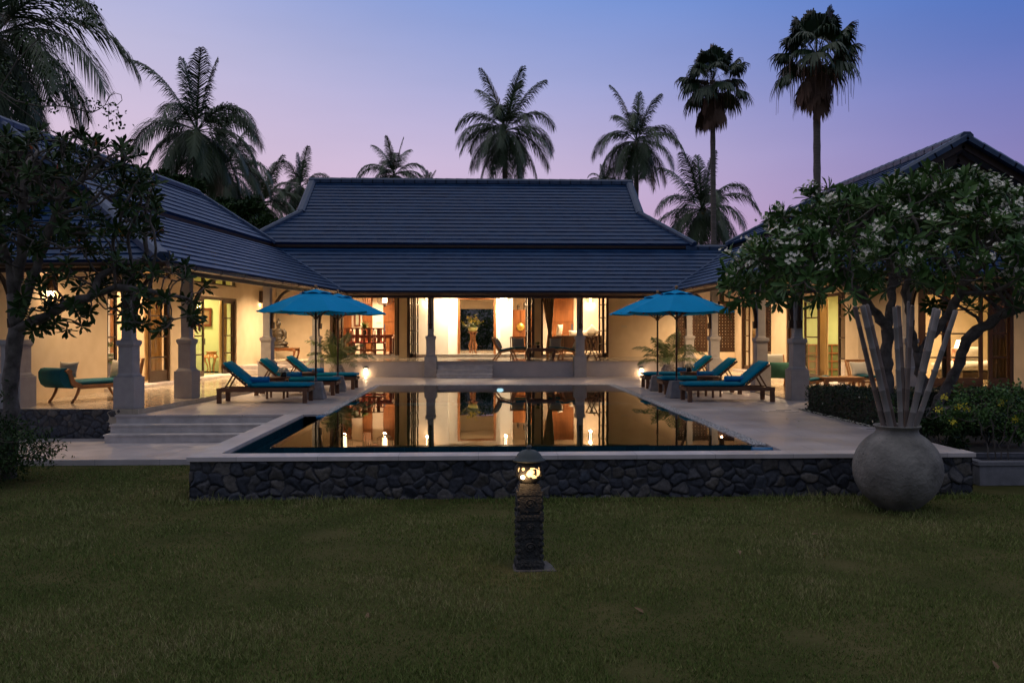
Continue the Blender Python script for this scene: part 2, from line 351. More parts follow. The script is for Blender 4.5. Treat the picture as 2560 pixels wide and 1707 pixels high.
# lower landing on the left with its three steps up to the deck
slab('landing', -10.5, -3.630, 13.6, 16.28, -.62, -.45, M_cope)
st = MB()
stp = MB()
for k in range(2):
    stp.box(-6.72, -3.610, 15.62 + .25 * k, 16.12, -.45 + .15 * k, -.30 + .15 * k - .035)
    stp.box(-6.74, -3.610, 15.60 + .25 * k, 16.12, -.30 + .15 * k - .034, -.30 + .15 * k)
stp.box(-6.72, -3.610, 16.12, 16.3, -.45, -.036)
link('steps', stp, M_stone, kind='structure', bev=.006)
# pool deck, in butted pieces
dk = MB()
dk.box(-6.74, -3.600, 16.1, 24.75, -.035, 0); dk.box(-3.600, -2.950, 16.1, 24.75, -.4, 0)
dk.box(-6.74, 10.6, 24.75, 32.8, -.3, 0)
dk.box(3.98, 6.35, 11.02, 24.75, -.4, 0); dk.box(6.35, 10.6, 16.9, 24.75, -.3, 0)
link('deck', dk, M_deck, kind='structure')
# coping: thin projecting slabs on the pool walls
cp = MB(); cp.box(-3.610, 6.38, 10.70, 11.02, -.055, .004); cp.box(-3.610, -3.280, 11.022, 16.1, -.055, .004)
link('pool_coping', cp, M_cope, kind='structure', bev=.006)

# rubble retaining walls
def rockmat():
    m = bpy.data.materials.new('rubble_stone'); m.use_nodes = True; t = m.node_tree; n = t.nodes; p = n['Principled BSDF']
    a = n.new('ShaderNodeAttribute'); a.attribute_name = 'var'; r = n.new('ShaderNodeValToRGB'); e = r.color_ramp.elements
    e[0].position = 0; e[0].color = (.026, .026, .029, 1); e[1].position = 1; e[1].color = (.12, .11, .10, 1)
    for q, c in ((.06, (.024, .024, .027)), (.12, (.024, .028, .038)), (.35, (.038, .042, .052)), (.55, (.066, .058, .050)), (.75, (.040, .048, .064)), (.9, (.095, .084, .070))):
        k = e.new(q); k.color = (*c, 1)
    t.links.new(a.outputs['Fac'], r.inputs[0])
    tc = n.new('ShaderNodeTexCoord'); z = n.new('ShaderNodeTexNoise'); z.inputs['Scale'].default_value = 22; z.inputs['Detail'].default_value = 8; t.links.new(tc.outputs['Object'], z.inputs['Vector'])
    q = n.new('ShaderNodeMapRange'); q.inputs[1].default_value = .3; q.inputs[2].default_value = .75; q.inputs[3].default_value = .65; q.inputs[4].default_value = 1.7; t.links.new(z.outputs[0], q.inputs[0])
    v = n.new('ShaderNodeVectorMath'); v.operation = 'SCALE'; t.links.new(r.outputs[0], v.inputs[0]); t.links.new(q.outputs[0], v.inputs['Scale']); t.links.new(v.outputs[0], p.inputs['Base Color'])
    b = n.new('ShaderNodeBump'); b.inputs['Strength'].default_value = .7; b.inputs['Distance'].default_value = .015; t.links.new(z.outputs[0], b.inputs['Height']); t.links.new(b.outputs[0], p.inputs['Normal'])
    p.inputs['Roughness'].default_value = .6; return m
M_rock = rockmat()
def rock_face(p0, p1, z0, z1, back, seed=1, step=.011, sz=.155):
    r = np.random.default_rng(seed); p0 = np.array(p0, float); p1 = np.array(p1, float); L = np.linalg.norm(p1 - p0); d = (p1 - p0) / L; nrm = np.array([d[1], -d[0]])
    nx = int(L / step) + 1; nz = max(int((z1 - z0) / step), 2) + 1
    gx, gz = np.meshgrid(np.linspace(0, L, nx), np.linspace(0, z1 - z0, nz)); P = np.stack([gx.ravel(), gz.ravel() * 1.1], -1)
    cx = np.arange(-.2, L + .3, sz); cz = np.arange(-.1, (z1 - z0) * 1.1 + .2, sz * .82)
    S = np.array([(x + (j % 2) * sz / 2 + r.uniform(-.4, .4) * sz, y + r.uniform(-.36, .36) * sz) for j, y in enumerate(cz) for x in cx])
    S = S[r.random(len(S)) > .16]
    val = r.random(len(S)) * .9 + .1; off = r.uniform(-.012, .014, len(S)); tilt = r.normal(0, .11, (len(S), 2))
    Pw = P + .012 * np.stack([np.sin(P[:, 1] * 31 + P[:, 0] * 9), np.sin(P[:, 0] * 27 + 2)], -1)
    H = np.zeros(len(P)); V = np.zeros(len(P))
    for i in range(0, len(P), 20000):
        D = np.linalg.norm(Pw[i:i + 20000, None, :] - S[None], axis=2); o = np.argpartition(D, 1, axis=1)[:, :2]
        rows = np.arange(len(D)); a = D[rows, o[:, 0]]; b = D[rows, o[:, 1]]; sw = a > b
        i1 = np.where(sw, o[:, 1], o[:, 0]); d1 = np.minimum(a, b); d2 = np.maximum(a, b)
        e = np.clip((d2 - d1 - .008) / .075, 0, 1); e = np.sqrt(e * (2 - e))
        rel = Pw[i:i + 20000] - S[i1]
        H[i:i + 20000] = e * (.021 + off[i1] + (rel * tilt[i1]).sum(1)); V[i:i + 20000] = np.where(d2 - d1 < .013, 0.02, val[i1])
    X = p0[0] + d[0] * gx.ravel() + nrm[0] * H; Y = p0[1] + d[1] * gx.ravel() + nrm[1] * H; Z = z0 + gz.ravel()
    base = np.stack([X, Y, Z], -1)
    bk = np.array([[p0[0] - nrm[0] * back, p0[1] - nrm[1] * back, z0], [p1[0] - nrm[0] * back, p1[1] - nrm[1] * back, z0], [p1[0] - nrm[0] * back, p1[1] - nrm[1] * back, z1], [p0[0] - nrm[0] * back, p0[1] - nrm[1] * back, z1]])
    V3 = np.concatenate([base, bk]); n = len(base)
    q = np.array([[j * nx + i, j * nx + i + 1, (j + 1) * nx + i + 1, (j + 1) * nx + i] for j in range(nz - 1) for i in range(nx - 1)])
    A, B, Cc, D = 0, nx - 1, nz * nx - 1, (nz - 1) * nx
    ex = np.array([[n, n + 3, n + 2, n + 1], [n, A, D, n + 3], [B, n + 1, n + 2, Cc], [D, Cc, n + 2, n + 3], [A, n, n + 1, B]])
    F_ = np.concatenate([q, ex]); me = bpy.data.meshes.new('rubble_wall')
    me.vertices.add(len(V3)); me.vertices.foreach_set('co', V3.astype(np.float32).ravel()); me.loops.add(F_.size); me.loops.foreach_set('vertex_index', F_.astype(np.int32).ravel())
    me.polygons.add(len(F_)); me.polygons.foreach_set('loop_start', np.arange(0, F_.size, 4, dtype=np.int32)); me.polygons.foreach_set('loop_total', np.full(len(F_), 4, np.int32)); me.update(calc_edges=True)
    a = me.attributes.new('var', 'FLOAT', 'POINT'); a.data.foreach_set('value', np.concatenate([V, np.full(4, .3)]).astype(np.float32)); me.materials.append(M_rock); return me
link('retaining_wall', rock_face((-3.580, 10.75), (6.35, 10.75), LZ - .05, -.052, .22, 3), None, label='long low wall of dark rubble stone under the pale pool coping', cat='stone wall')
link('retaining_wall', rock_face((-3.580, 16.1), (-3.580, 10.98), LZ - .05, -.052, .2, 5, .03), None, label='short rubble side wall of the pool beside the lower landing', cat='stone wall')
link('retaining_wall', rock_face((-10.0, 16.3), (-6.47, 16.3), -.45, .09, .25, 9, .014), None, label='dark rubble plinth wall below the left veranda, next to the steps', cat='stone wall')
link('retaining_wall', rock_face((6.35, 11.0), (6.35, 16.2), LZ - .05, -.002, .1, 6, .04), None, label='rubble side wall of the deck along the garden bed on the right', cat='stone wall')

# the pool: basin, overflow channel, water, gravel strips
pb = MB()
for a in ((-2.800, 3.76, 11.58, 11.68), (-2.800, 3.76, 24.46, 24.56)): pb.box(a[0], a[1], a[2], a[3], -1.4, -.008)
link('pool_basin', pb, M_tile, kind='structure')
pb = MB(); pb.box(-2.800, -2.700, 11.68, 24.46, -1.4, -.008); pb.box(3.66, 3.76, 11.68, 24.46, -1.4, -.008)
pb.box(-3.280, -3.265, 11.02, 16.1, -.5, -.056)
link('pool_basin', pb, M_tilex, kind='structure')
pb = MB(); pb.box(-2.700, 3.66, 11.68, 24.46, -1.5, -1.4); pb.box(-3.265, 3.98, 11.05, 11.58, -.5, -.42); pb.box(-3.265, -2.800, 11.58, 16.1, -.5, -.42)
pb.box(-2.699, 3.659, 24.0, 24.459, -1.39, -.45)
link('pool_basin', pb, M_tileb, kind='structure')
pb = MB(); pb.box(-3.265, 3.98, 11.02, 11.05, -.5, -.056); pb.box(-3.265, -2.805, 16.1, 16.13, -.5, -.036)
link('pool_basin', pb, M_tile, kind='structure')
link('water', MB().quad((-2.802, 11.575, .002), (3.762, 11.575, .002), (3.762, 24.562, .002), (-2.802, 24.562, .002)), M_water, kind='structure')
link('water', MB().quad((-3.265, 11.05, -.36), (3.98, 11.05, -.36), (3.98, 11.58, -.36), (-3.265, 11.58, -.36)), M_water, kind='structure')
link('water', MB().quad((-3.265, 11.58, -.36), (-2.805, 11.58, -.36), (-2.805, 16.1, -.36), (-3.265, 16.1, -.36)), M_water, kind='structure')
for nm, a, lb in (('overflow_pipe', (3.80, 3.98), 'bright blue overflow pipe at the right front corner of the pool'),):
    link(nm, MB().tube([(3.70, 11.42, -.055), (4.02, 11.42, -.055)], .045, 12), M_bright, label=lb, cat='pipe')
link('overflow_pipe', MB().tube([(-3.02, 16.05, -.05), (-2.82, 16.05, -.05)], .04, 12), M_bright, label='bright blue overflow pipe at the left end of the gravel strip', cat='pipe')
slab('gravel_bed', -2.950, -2.801, 16.13, 24.75, -.1, -.03, M_conc, bev=0); 
gb = MB(); gb.box(3.761, 3.98, 11.58, 24.75, -.4, -.03); gb.box(-2.801, 3.761, 24.561, 24.75, -.1, -.03)
link('gravel_bed', gb, M_conc, kind='structure')
def pebbles():
    t = (1 + 5 ** .5) / 2
    tv = np.array([(1, 0, 0), (-1, 0, 0), (0, 1, 0), (0, -1, 0), (0, 0, 1), (0, 0, -1)]) * 1.0
    tf = [(0, 2, 4), (2, 1, 4), (1, 3, 4), (3, 0, 4), (2, 0, 5), (1, 2, 5), (3, 1, 5), (0, 3, 5)]
    L = []
    def strip(x0, x1, y0, y1, n): L.append(np.stack([rng.uniform(x0, x1, n), rng.uniform(y0, y1, n), rng.uniform(-.024, .004, n)], -1))
    strip(-2.940, -2.810, 16.15, 24.7, 6500); strip(3.77, 3.965, 11.62, 24.7, 11500); strip(-2.9, 3.9, 24.575, 24.74, 6000)
    P = np.concatenate(L); n = len(P); r = rand_rot(n); s = rng.uniform(.009, .019, (n, 1, 3)); 
    link('gravel', scatter_mesh('gravel', tv, tf, r * s, P, M_pebble), None, kind='stuff', label='white pebbles filling the strip around the pool edge')
pebbles()
lp = thing('pool_lamp', 'round white underwater lamp glowing in the far pool wall', 'pool lamp', (.62, 24.44, -.14))
link('lamp_glass', MB().sph((0, 0, 0), (.10, .03, .055)), M_poolamp, lp); link('lamp_ring', MB().tube([(0, .0, 0), (0, .02, 0)], .13, 20), M_conc, lp)

# grass blades
def grass():
    n0 = 600000
    d = 4.6 * (3.1 ** rng.random(n0)); a = rng.uniform(-.98, 1.02, n0); X = d * a; Y = d
    k = ~((Y > 10.66) & (X > -3.630) ) & ~((Y > 13.55) & (X < -3.6))
    k &= ((X - .449) ** 2 + (Y - 7.62) ** 2 > .21 ** 2)
    pn = np.sin(X * 2.1 + 1.3 * np.sin(Y * 1.7)) * np.sin(Y * 2.6 + 1.1 * np.sin(X * 1.3)) + .5 * np.sin(X * 7 + Y * 5) * np.sin(Y * 9 - X * 3)
    k &= rng.random(n0) < np.clip(.78 + pn * .35, .25, 1)
    for cx, cy, cr_ in ((.40, 7.6, .36), (1.0, 5.25, .28), (2.25, 5.75, .22), (4.45, 9.6, .38), (.1, 9.9, .3), (-1.6, 8.9, .35), (3.2, 7.6, .3)): k &= (((X - cx) ** 2 + (Y - cy) ** 2) / cr_ ** 2 + rng.normal(0, .35, n0) > .55)
    X = X[k]; Y = Y[k]; pn = pn[k]; n = len(X)
    h = rng.uniform(.012, .036, n) * (1 + .3 * pn); w = rng.uniform(.0025, .0045, n) * np.maximum(1, Y / 7)
    edge = ((Y > 10.4) & (X > -3.9) & (X < 6.4)); h = np.where(edge, h * 2.1, h)
    tall = rng.random(n) < .02; h = np.where(tall, h * 1.9, h); nu_ = (np.hypot(X - 4.97, Y - 9.95) < .52) & (rng.random(n) < .5); h = np.where(nu_, h * 2.4, h)
    ang = rng.random(n) * 2 * PI; lean = rng.uniform(.1, .9, n); la = rng.random(n) * 2 * PI
    z = LZ + .012 * np.sin(X * 1.7 + Y * .6) * np.sin(Y * 1.3 - X * .4) - .002
    dx = np.cos(ang) * w; dy = np.sin(ang) * w; tx = X + np.cos(la) * h * lean; ty = Y + np.sin(la) * h * lean
    V = np.stack([np.stack([X - dx, Y - dy, z], -1), np.stack([X + dx, Y + dy, z], -1), np.stack([tx, ty, z + h], -1)], 1).reshape(-1, 3)
    me = bpy.data.meshes.new('grass'); me.vertices.add(3 * n); me.vertices.foreach_set('co', V.astype(np.float32).ravel())
    me.loops.add(3 * n); me.loops.foreach_set('vertex_index', np.arange(3 * n, dtype=np.int32)); me.polygons.add(n)
    me.polygons.foreach_set('loop_start', np.arange(0, 3 * n, 3, dtype=np.int32)); me.polygons.foreach_set('loop_total', np.full(n, 3, np.int32)); me.update(calc_edges=True)
    big = np.sin(X * .9 + 2 * np.sin(Y * .5)) * np.sin(Y * .8 + 1.2 * np.sin(X * .6)); v = np.clip(.47 + .22 * pn + .16 * big + rng.normal(0, .2, n), 0, 1)
    at2 = me.attributes.new('var', 'FLOAT', 'POINT'); at2.data.foreach_set('value', np.repeat(v, 3).astype(np.float32))
    m = bpy.data.materials.new('grass_blade'); m.use_nodes = True; t = m.node_tree; nd = t.nodes; p = nd['Principled BSDF']; p.inputs['Roughness'].default_value = .8; p.inputs['Specular IOR Level'].default_value = .08
    a2 = nd.new('ShaderNodeAttribute'); a2.attribute_name = 'var'; r = nd.new('ShaderNodeValToRGB'); e = r.color_ramp.elements
    e[0].color = (.072, .130, .028, 1); e[1].color = (.38, .32, .16, 1); q = e.new(.45); q.color = (.158, .205, .052, 1); q = e.new(.8); q.color = (.25, .265, .095, 1)
    t.links.new(a2.outputs['Fac'], r.inputs[0]); t.links.new(r.outputs[0], p.inputs['Base Color']); me.materials.append(m)
    link('grass', me, None, kind='stuff', label='short mown lawn grass')
grass()
slab('garden_bed', 6.46, 16, 12.3, 18.6, LZ, -.30, M_soil, bev=0)

# ================================================================== BUILDINGS
def roof_face(mb, BL, BR, TR, TL, rows=None, pitch=.3, tw=.33, h=.035, jit=.005):
    BL, BR, TR, TL = map(Vector, (BL, BR, TR, TL)); N = (BR - BL).cross(TL - BL)
    if N.length < 1e-6: N = (BR - BL).cross(TR - BR)
    N.normalize()
    if N.z < 0: N = -N
    hl = (TL - BL).length; w = BR - BL; ln = max((( (TL + TR) / 2) - ((BL + BR) / 2)).dot(((N.cross(w)).normalized())).__abs__(), .1)
    rows = rows or max(1, round(ln / pitch)); rr = random.Random(rows * 13 + int(abs(BL.x) * 10))
    for i in range(rows):
        a, b = i / rows, (i + 1) / rows + .15 / rows
        if b > 1: b = 1
        p0 = BL.lerp(TL, a); p1 = BR.lerp(TR, a); q0 = BL.lerp(TL, b); q1 = BR.lerp(TR, b); L = (p1 - p0).length
        n = max(1, int(L / tw)); off = (.5 if i % 2 else 0)
        cuts = [0] + [min(1, (k + off + (0 if off else 1)) / n) for k in range(n)] ; cuts = sorted(set(c for c in cuts if c < 1 - .2 / n)) + [1]
        for c0, c1 in zip(cuts[:-1], cuts[1:]):
            j = N * rr.uniform(-jit, jit); j2 = N * rr.uniform(-jit, jit) * .6
            A = p0.lerp(p1, c0) + N * h + j; B = p0.lerp(p1, c1) + N * h + j2; D = q0.lerp(q1, c0) + N * .004; E = q0.lerp(q1, c1) + N * .004
            mb.add([A, B, E, D, A - N * h, B - N * h], [(0, 1, 2, 3), (4, 5, 1, 0)])
    mb.add([v - N * .05 for v in (BL, BR, TR, TL)] + [v - N * .002 for v in (BL, BR, TR, TL)], [(3, 2, 1, 0), (4, 5, 6, 7), (0, 1, 5, 4), (2, 3, 7, 6), (1, 2, 6, 5), (3, 0, 4, 7)])
def cap(mb, P, Q, w=.24, h=.11, seg=.42):
    P = Vector(P); Q = Vector(Q); d = (Q - P); L = d.length; d.normalize(); s = d.cross(Vector((0, 0, 1))).normalized(); u = s.cross(d); n = max(1, round(L / seg))
    for i in range(n):
        a = P + d * (L * i / n - .02); b = P + d * (L * (i + 1) / n + .02); h0 = h + .012; h1 = h
        vs = []
        for p, hh in ((a, h0), (b, h1)):
            vs += [p - s * w / 2 - u * .05, p - s * w / 2 + u * hh * .5, p - s * w * .25 + u * hh, p + s * w * .25 + u * hh, p + s * w / 2 + u * hh * .5, p + s * w / 2 - u * .05]
        mb.add(vs, [(k, (k + 1) % 6, 6 + (k + 1) % 6, 6 + k) for k in range(6)] + [(5, 4, 3, 2, 1, 0), (6, 7, 8, 9, 10, 11)])
def gutter(mb, P, Q, r=.075):
    P = Vector(P); Q = Vector(Q); d = (Q - P).normalized(); s = d.cross(Vector((0, 0, 1))).normalized()
    pr = [(-r, 0), (-r, -.03), (-r * .8, -r * .9), (0, -r * 1.25), (r * .8, -r * .9), (r, -.03), (r, .0), (r * .86, 0), (r * .7, -r * .75), (0, -r * 1.08), (-r * .7, -r * .75), (-r * .86, 0)]
    n = len(pr); vs = [p + s * a + Vector((0, 0, b)) for p in (P, Q) for a, b in pr]
    mb.add(vs, [(k, (k + 1) % n, n + (k + 1) % n, n + k) for k in range(n)], False)
    L = (Q - P).length; m = max(1, int(L / 1.15))
    for i in range(m + 1):
        c = P + d * (L * i / m)
        for sg in (1,):
            a = c - d * .018; b = c + d * .018; q = [(x * 1.09, y * 1.09 if y < 0 else .006) for x, y in pr[:7]]
            vs = [p + s * x + Vector((0, 0, y)) for p in (a, b) for x, y in q]
            mb.add(vs, [(k, k + 1, 7 + k + 1, 7 + k) for k in range(6)] + [(6, 5, 4, 3, 2, 1, 0), (7, 8, 9, 10, 11, 12, 13)])
def column(par, x, y, z0=0, ztop=3.0, w=.405, br=(), wc=False):
    """x, y: centre. stepped square column; br: directions of curved timber brackets"""
    mb = MB()
    def sq(a, z0, z1, t=0): mb.box(x - a / 2, x + a / 2, y - a / 2, y + a / 2, z0, z1, None, t)
    sq(w, z0, .69); sq(w - .055, .69, .715); sq(w - .085, .715, .76, .02); sq(w - .125, .76, 1.27); sq(w - .09, 1.27, 1.30); sq(w - .065, 1.30, 1.375); sq(w - .10, 1.375, 1.39)
    sq(.225, 1.39, 1.43, .015); sq(.195, 1.43, ztop)
    c = link('column', mb, M_col, par, wc=wc, bev=.006)
    for dx, dy in br:
        b = MB(); pts = []
        for k in range(11):
            a = PI / 2 * k / 10; o = .11 + .62 * (1 - math.cos(a)); pts.append((x + dx * o, y + dy * o, 1.72 + .98 * math.sin(a)))
        for k in range(10):
            b.bar(pts[k], pts[k + 1], .06, .085 - .003 * k, up=(dx, dy, .2) if k < 5 else (0, 0, 1))
        b.box(x + dx * .14 - .045, x + dx * .14 + .045, y + dy * .14 - .045, y + dy * .14 + .045, 1.62, 1.80, None, -.008)
        o = link('bracket', b, M_wood, c)
    return c
def leaf_door(par, p0, p1, z0, z1, bars=(.28, .52, .76), wc=False, m=None, st=.085, handle=False, panel=.16):
    """glazed leaf between two ground points"""
    p0 = Vector((*p0, 0)); p1 = Vector((*p1, 0)); d = (p1 - p0); L = d.length; d.normalize(); M = Matrix.Translation(p0) @ Matrix.Rotation(math.atan2(d.y, d.x), 4, 'Z')
    mb = MB(); t = .024
    mb.box(0, st, -t, t, z0, z1, M); mb.box(L - st, L, -t, t, z0, z1, M); mb.box(st, L - st, -t, t, z0, z0 + panel, M); mb.box(st, L - st, -t, t, z1 - st, z1, M)
    for b in bars: zz = z0 + (z1 - z0) * b; mb.box(st, L - st, -t * .8, t * .8, zz - .02, zz + .02, M)
    o = link('door', mb, m or M_frame, par, wc=wc, bev=.003)
    g = MB(); g.quad(*[M @ Vector(q_) for q_ in ((st, 0, z0 + panel), (L - st, 0, z0 + panel), (L - st, 0, z1 - st), (st, 0, z1 - st))]); link('pane', g, M_glass, o)
    if handle:
        h = MB(); h.bar(M @ Vector((L - st / 2, -.06, z0 + .95)), M @ Vector((L - st / 2, -.06, z0 + 1.15)), .02, .02); h.bar(M @ Vector((L - st / 2, -.06, z0 + 1.05)), M @ Vector((L - st / 2 - .12, -.07, z0 + 1.05)), .018, .018); link('handle', h, M_black, o)
    return o
def sconce(name, label, loc, ax, power=25, h=.42, w=.15, updown=True, glow=False, col=(1, .62, .32), group=None, both=True):
    """timber box wall lamp; ax = unit vector pointing out of the wall"""
    ax = Vector(ax); rz = math.atan2(ax.y, ax.x) - PI / 2; t = thing(name, label, 'wall lamp', loc, rz, group)   # local +y points out
    if glow:
        link('frame', MB().box(-w / 2, w / 2, 0, .02, -h / 2, h / 2).box(-w / 2, w / 2, .1, .12, -h / 2, -h / 2 + .02).box(-w / 2, -w / 2 + .02, .1, .12, -h / 2, h / 2).box(w / 2 - .02, w / 2, .1, .12, -h / 2, h / 2).box(-w / 2, w / 2, .02, .12, -h / 2, -h / 2 + .015).box(-.012, .012, .1, .118, -h / 2, h / 2), M_frame, t)
        link('lamp_shade', MB().box(-w / 2 + .022, w / 2 - .022, .022, .098, -h / 2 + .02, h / 2 - .02), M_shade, t)
        light('lamp_light', (0, .16, -h / 2 - .06), power * .5, col, .05, t)
        light('lamp_light', (0, .16, h / 2 + .06), power * .5, col, .05, t)
    else:
        link('housing', MB().box(-w / 2, w / 2, 0, .02, -h / 2, h / 2).box(-w / 2, w / 2, .12, .14, -h / 2, h / 2).box(-w / 2, -w / 2 + .02, .02, .12, -h / 2, h / 2).box(w / 2 - .02, w / 2, .02, .12, -h / 2, h / 2), M_frame, t)
        link('bulb', MB().box(-.04, .04, .03, .11, -h / 2 + .015, h / 2 - .015), M_bulb if both else M_shade, t)
        light('lamp_light', (0, .07, -h / 2 - .03), power * .6, col, .04, t)
        if both: light('lamp_light', (0, .07, h / 2 + .03), power * .4, col, .04, t)
        else: link('top', MB().box(-w / 2, w / 2, .0, .14, h / 2 + .001, h / 2 + .02), M_frame, t)
    return t
NCL = 0
def fill_lamp(x, y, z, power, col=(1, .62, .32), par=None, spot=150, label=None):  # lamps out of view, mostly added to fill rooms, verandas and terrace with light
    t = thing('fill_lamp', label or 'small round unseen ceiling lamp giving fill light', 'ceiling lamp', (x, y, z), 0, 'unseen ceiling lamps for fill light')
    if par:
        p = par.matrix_basis @ Vector((x, y, z)); t.location = p
    link('housing', MB().lathe([(.0, .0), (.09, 0), (.09, -.02), (.07, -.03), (.06, -.03)], 16), M_conc, t)
    link('diffuser', MB().lathe([(0, -.026), (.06, -.026), (.06, -.02)], 16), M_glow, t)
    light('lamp_light', (0, 0, -.06), power, col, .07, t, 'SPOT', spot=spot, blend=1)
    return t

ES, ZE, ZT, ZU, ZR = 2.83, 2.83, 4.5, 4.67, 7.60
EY, TY, UY, RY = 27.65, 30.6, 30.5, 34.96
AL = R(6.6); LO = Vector((-6.47, 16.3, 0)); SA, CA = math.sin(AL), math.cos(AL)
def lw(x, y, z=0): return Vector((LO.x + x * CA + y * SA, LO.y - x * SA + y * CA, z))      # left wing local -> world
def bl(u, x):                                                                             # along-wing position of bearing u on the line x
    t = math.tan(math.atan((u - 1280) / F) + YAW); return (LO.x + x * CA - t * (LO.y - x * SA)) / (t * CA - SA)
def bx(u, y):                                                                             # across-wing position on the line y
    t = math.tan(math.atan((u - 1280) / F) + YAW); return (t * (LO.y + y * CA) - LO.x - y * SA) / (CA + t * SA)

# ------------------------------------------------------------------ main hall
hall = thing('house', 'central hall with high two-tier slate roof and brightly lit open front', 'house', (0, 32.8, .0))
FY = 32.8; xr = 9.95
valL0 = lw(.82, (EY - (LO.y - .82 * SA)) / CA, ZE); valL1 = lw(-2.35, (TY - (LO.y + 2.35 * SA)) / CA, ZT)
valR0 = Vector((6.25, EY, ZE)); valR1 = Vector((9.1, TY, ZT))
rf = MB(); roof_face(rf, valL0, valR0, valR1, valL1, 11)
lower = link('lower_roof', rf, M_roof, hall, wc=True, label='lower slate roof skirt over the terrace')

for a_, b_ in ((valL0, valL1), (valR0, valR1)): link('valley', MB().bar(a_ + Vector((0, 0, .035)), b_ + Vector((0, 0, .035)), .10, .03), M_roof, lower)
cc = MB(); cap(cc, (7.5, TY + .05, ZT + .02), (9.6, TY + .05, ZT + .02), .3, .14); link('ridge_cap', cc, M_cap, lower)
gm = MB(); gutter(gm, valL0 + Vector((-.1, -.07, -.03)), valR0 + Vector((.1, -.07, -.03))); link('gutter', gm, M_gut, hall, wc=True)
fb = MB(); fb.box(valL0.x - .3, valR0.x + .3, EY + .06, EY + .10, 2.62, 2.80); fb.box(valL0.x - .3, valR0.x + .3, EY + .10, EY + 5.0, 2.80, 2.82); link('fascia', fb, M_wood, hall, wc=True)
UX0, UX1, GX0, GX1, BY, BZ = -8.36, 7.77, -6.72, 6.2, 32.57, 6.03
rf = MB(); roof_face(rf, (UX0, UY, ZU), (UX1, UY, ZU), (GX1 + .0, BY, BZ), (GX0, BY, BZ), 8)
roof_face(rf, (GX0, BY, BZ), (GX1, BY, BZ), (GX1, RY, ZR), (GX0, RY, ZR), 10)
Y2 = 2 * RY - UY; B2 = 2 * RY - BY
roof_face(rf, (UX1, Y2, ZU), (UX0, Y2, ZU), (GX0, B2, BZ), (GX1, B2, BZ), 8, tw=3); roof_face(rf, (GX1, B2, BZ), (GX0, B2, BZ), (GX0, RY, ZR), (GX1, RY, ZR), 10, tw=3)
roof_face(rf, (UX1, UY, ZU), (UX1, Y2, ZU), (GX1, B2, BZ), (GX1, BY, BZ), 8, tw=2); roof_face(rf, (UX0, Y2, ZU), (UX0, UY, ZU), (GX0, BY, BZ), (GX0, B2, BZ), 8, tw=2)
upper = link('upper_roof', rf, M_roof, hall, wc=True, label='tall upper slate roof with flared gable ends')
cc = MB(); cap(cc, (GX0 - .1, RY, ZR), (GX1 + .1, RY, ZR), .34, .16)
for X, U in ((GX0, UX0), (GX1, UX1)):
    for yb, ye in ((BY, UY), (B2, Y2)): cap(cc, (X, RY, ZR), (X, yb, BZ), .30, .13); cap(cc, (X, yb, BZ), (U, ye, ZU), .26, .11)
link('ridge_cap', cc, M_cap, upper)
g = MB(); 
for X in (GX0 + .2, GX1 - .2): g.prism([(BY + .1, BZ - .1), (B2 - .1, BZ - .1), (RY, ZR - .15)], X - .05, X + .05, 'x')
g.box(UX0 + .25, UX1 - .25, UY + .12, UY + .2, ZT - .1, ZU - .03); g.box(UX0 + .05, UX1 - .05, UY + .04, UY + .10, ZU - .14, ZU - .015); g.box(UX0 + .2, UX0 + .3, UY + .2, Y2 - .2, ZT - .1, ZU - .03); g.box(UX1 - .3, UX1 - .2, UY + .2, Y2 - .2, ZT - .1, ZU - .03)
link('gable_board', g, M_wood, hall, wc=True)
# terrace platform (structure) with its front wall, floor and steps
TZ = .535
tm = MB(); tm.box(-5.1, 7.35, 29.0, 32.79, .001, TZ - .03); tm.box(-7.6, -5.1, 29.6, 32.79, .001, TZ - .03)
link('terrace_wall', tm, M_twall, kind='structure', bev=.004)
tm = MB(); tm.box(-5.12, 7.37, 28.97, 32.79, TZ - .03, TZ); tm.box(-7.6, -5.12, 29.58, 32.79, TZ - .03, TZ)
link('terrace_floor', tm, M_floor, kind='structure', bev=.004)
sm = MB()
for k in range(4):
    zt = TZ - .134 * k - (.001 if k == 0 else 0)
    if k: sm.box(-1.37, .46, 29.0 - .29 * k, 28.97 - .29 * (k - 1) , .001, zt - .03); sm.box(-1.39, .48, 28.98 - .29 * k, 28.969 - .29 * (k - 1), zt - .03, zt)
link('steps', sm, M_stone, kind='structure', bev=.005)
# curved steps from the left veranda up to the terrace
cs = MB()
for k, (rr_, z) in enumerate(((2.3, .14 + .13), (1.9, .14 + .26))):
    pts = [(-8.1, 30.2)] + [(-8.1 + rr_ * math.cos(a), 30.2 - rr_ * .8 * math.sin(a)) for a in [PI / 2 * j / 10 for j in range(11)]]
    cs.prism([(x, y) for x, y in pts], .10, z, 'z')
link('steps', cs, M_cope, kind='structure', bev=.005)
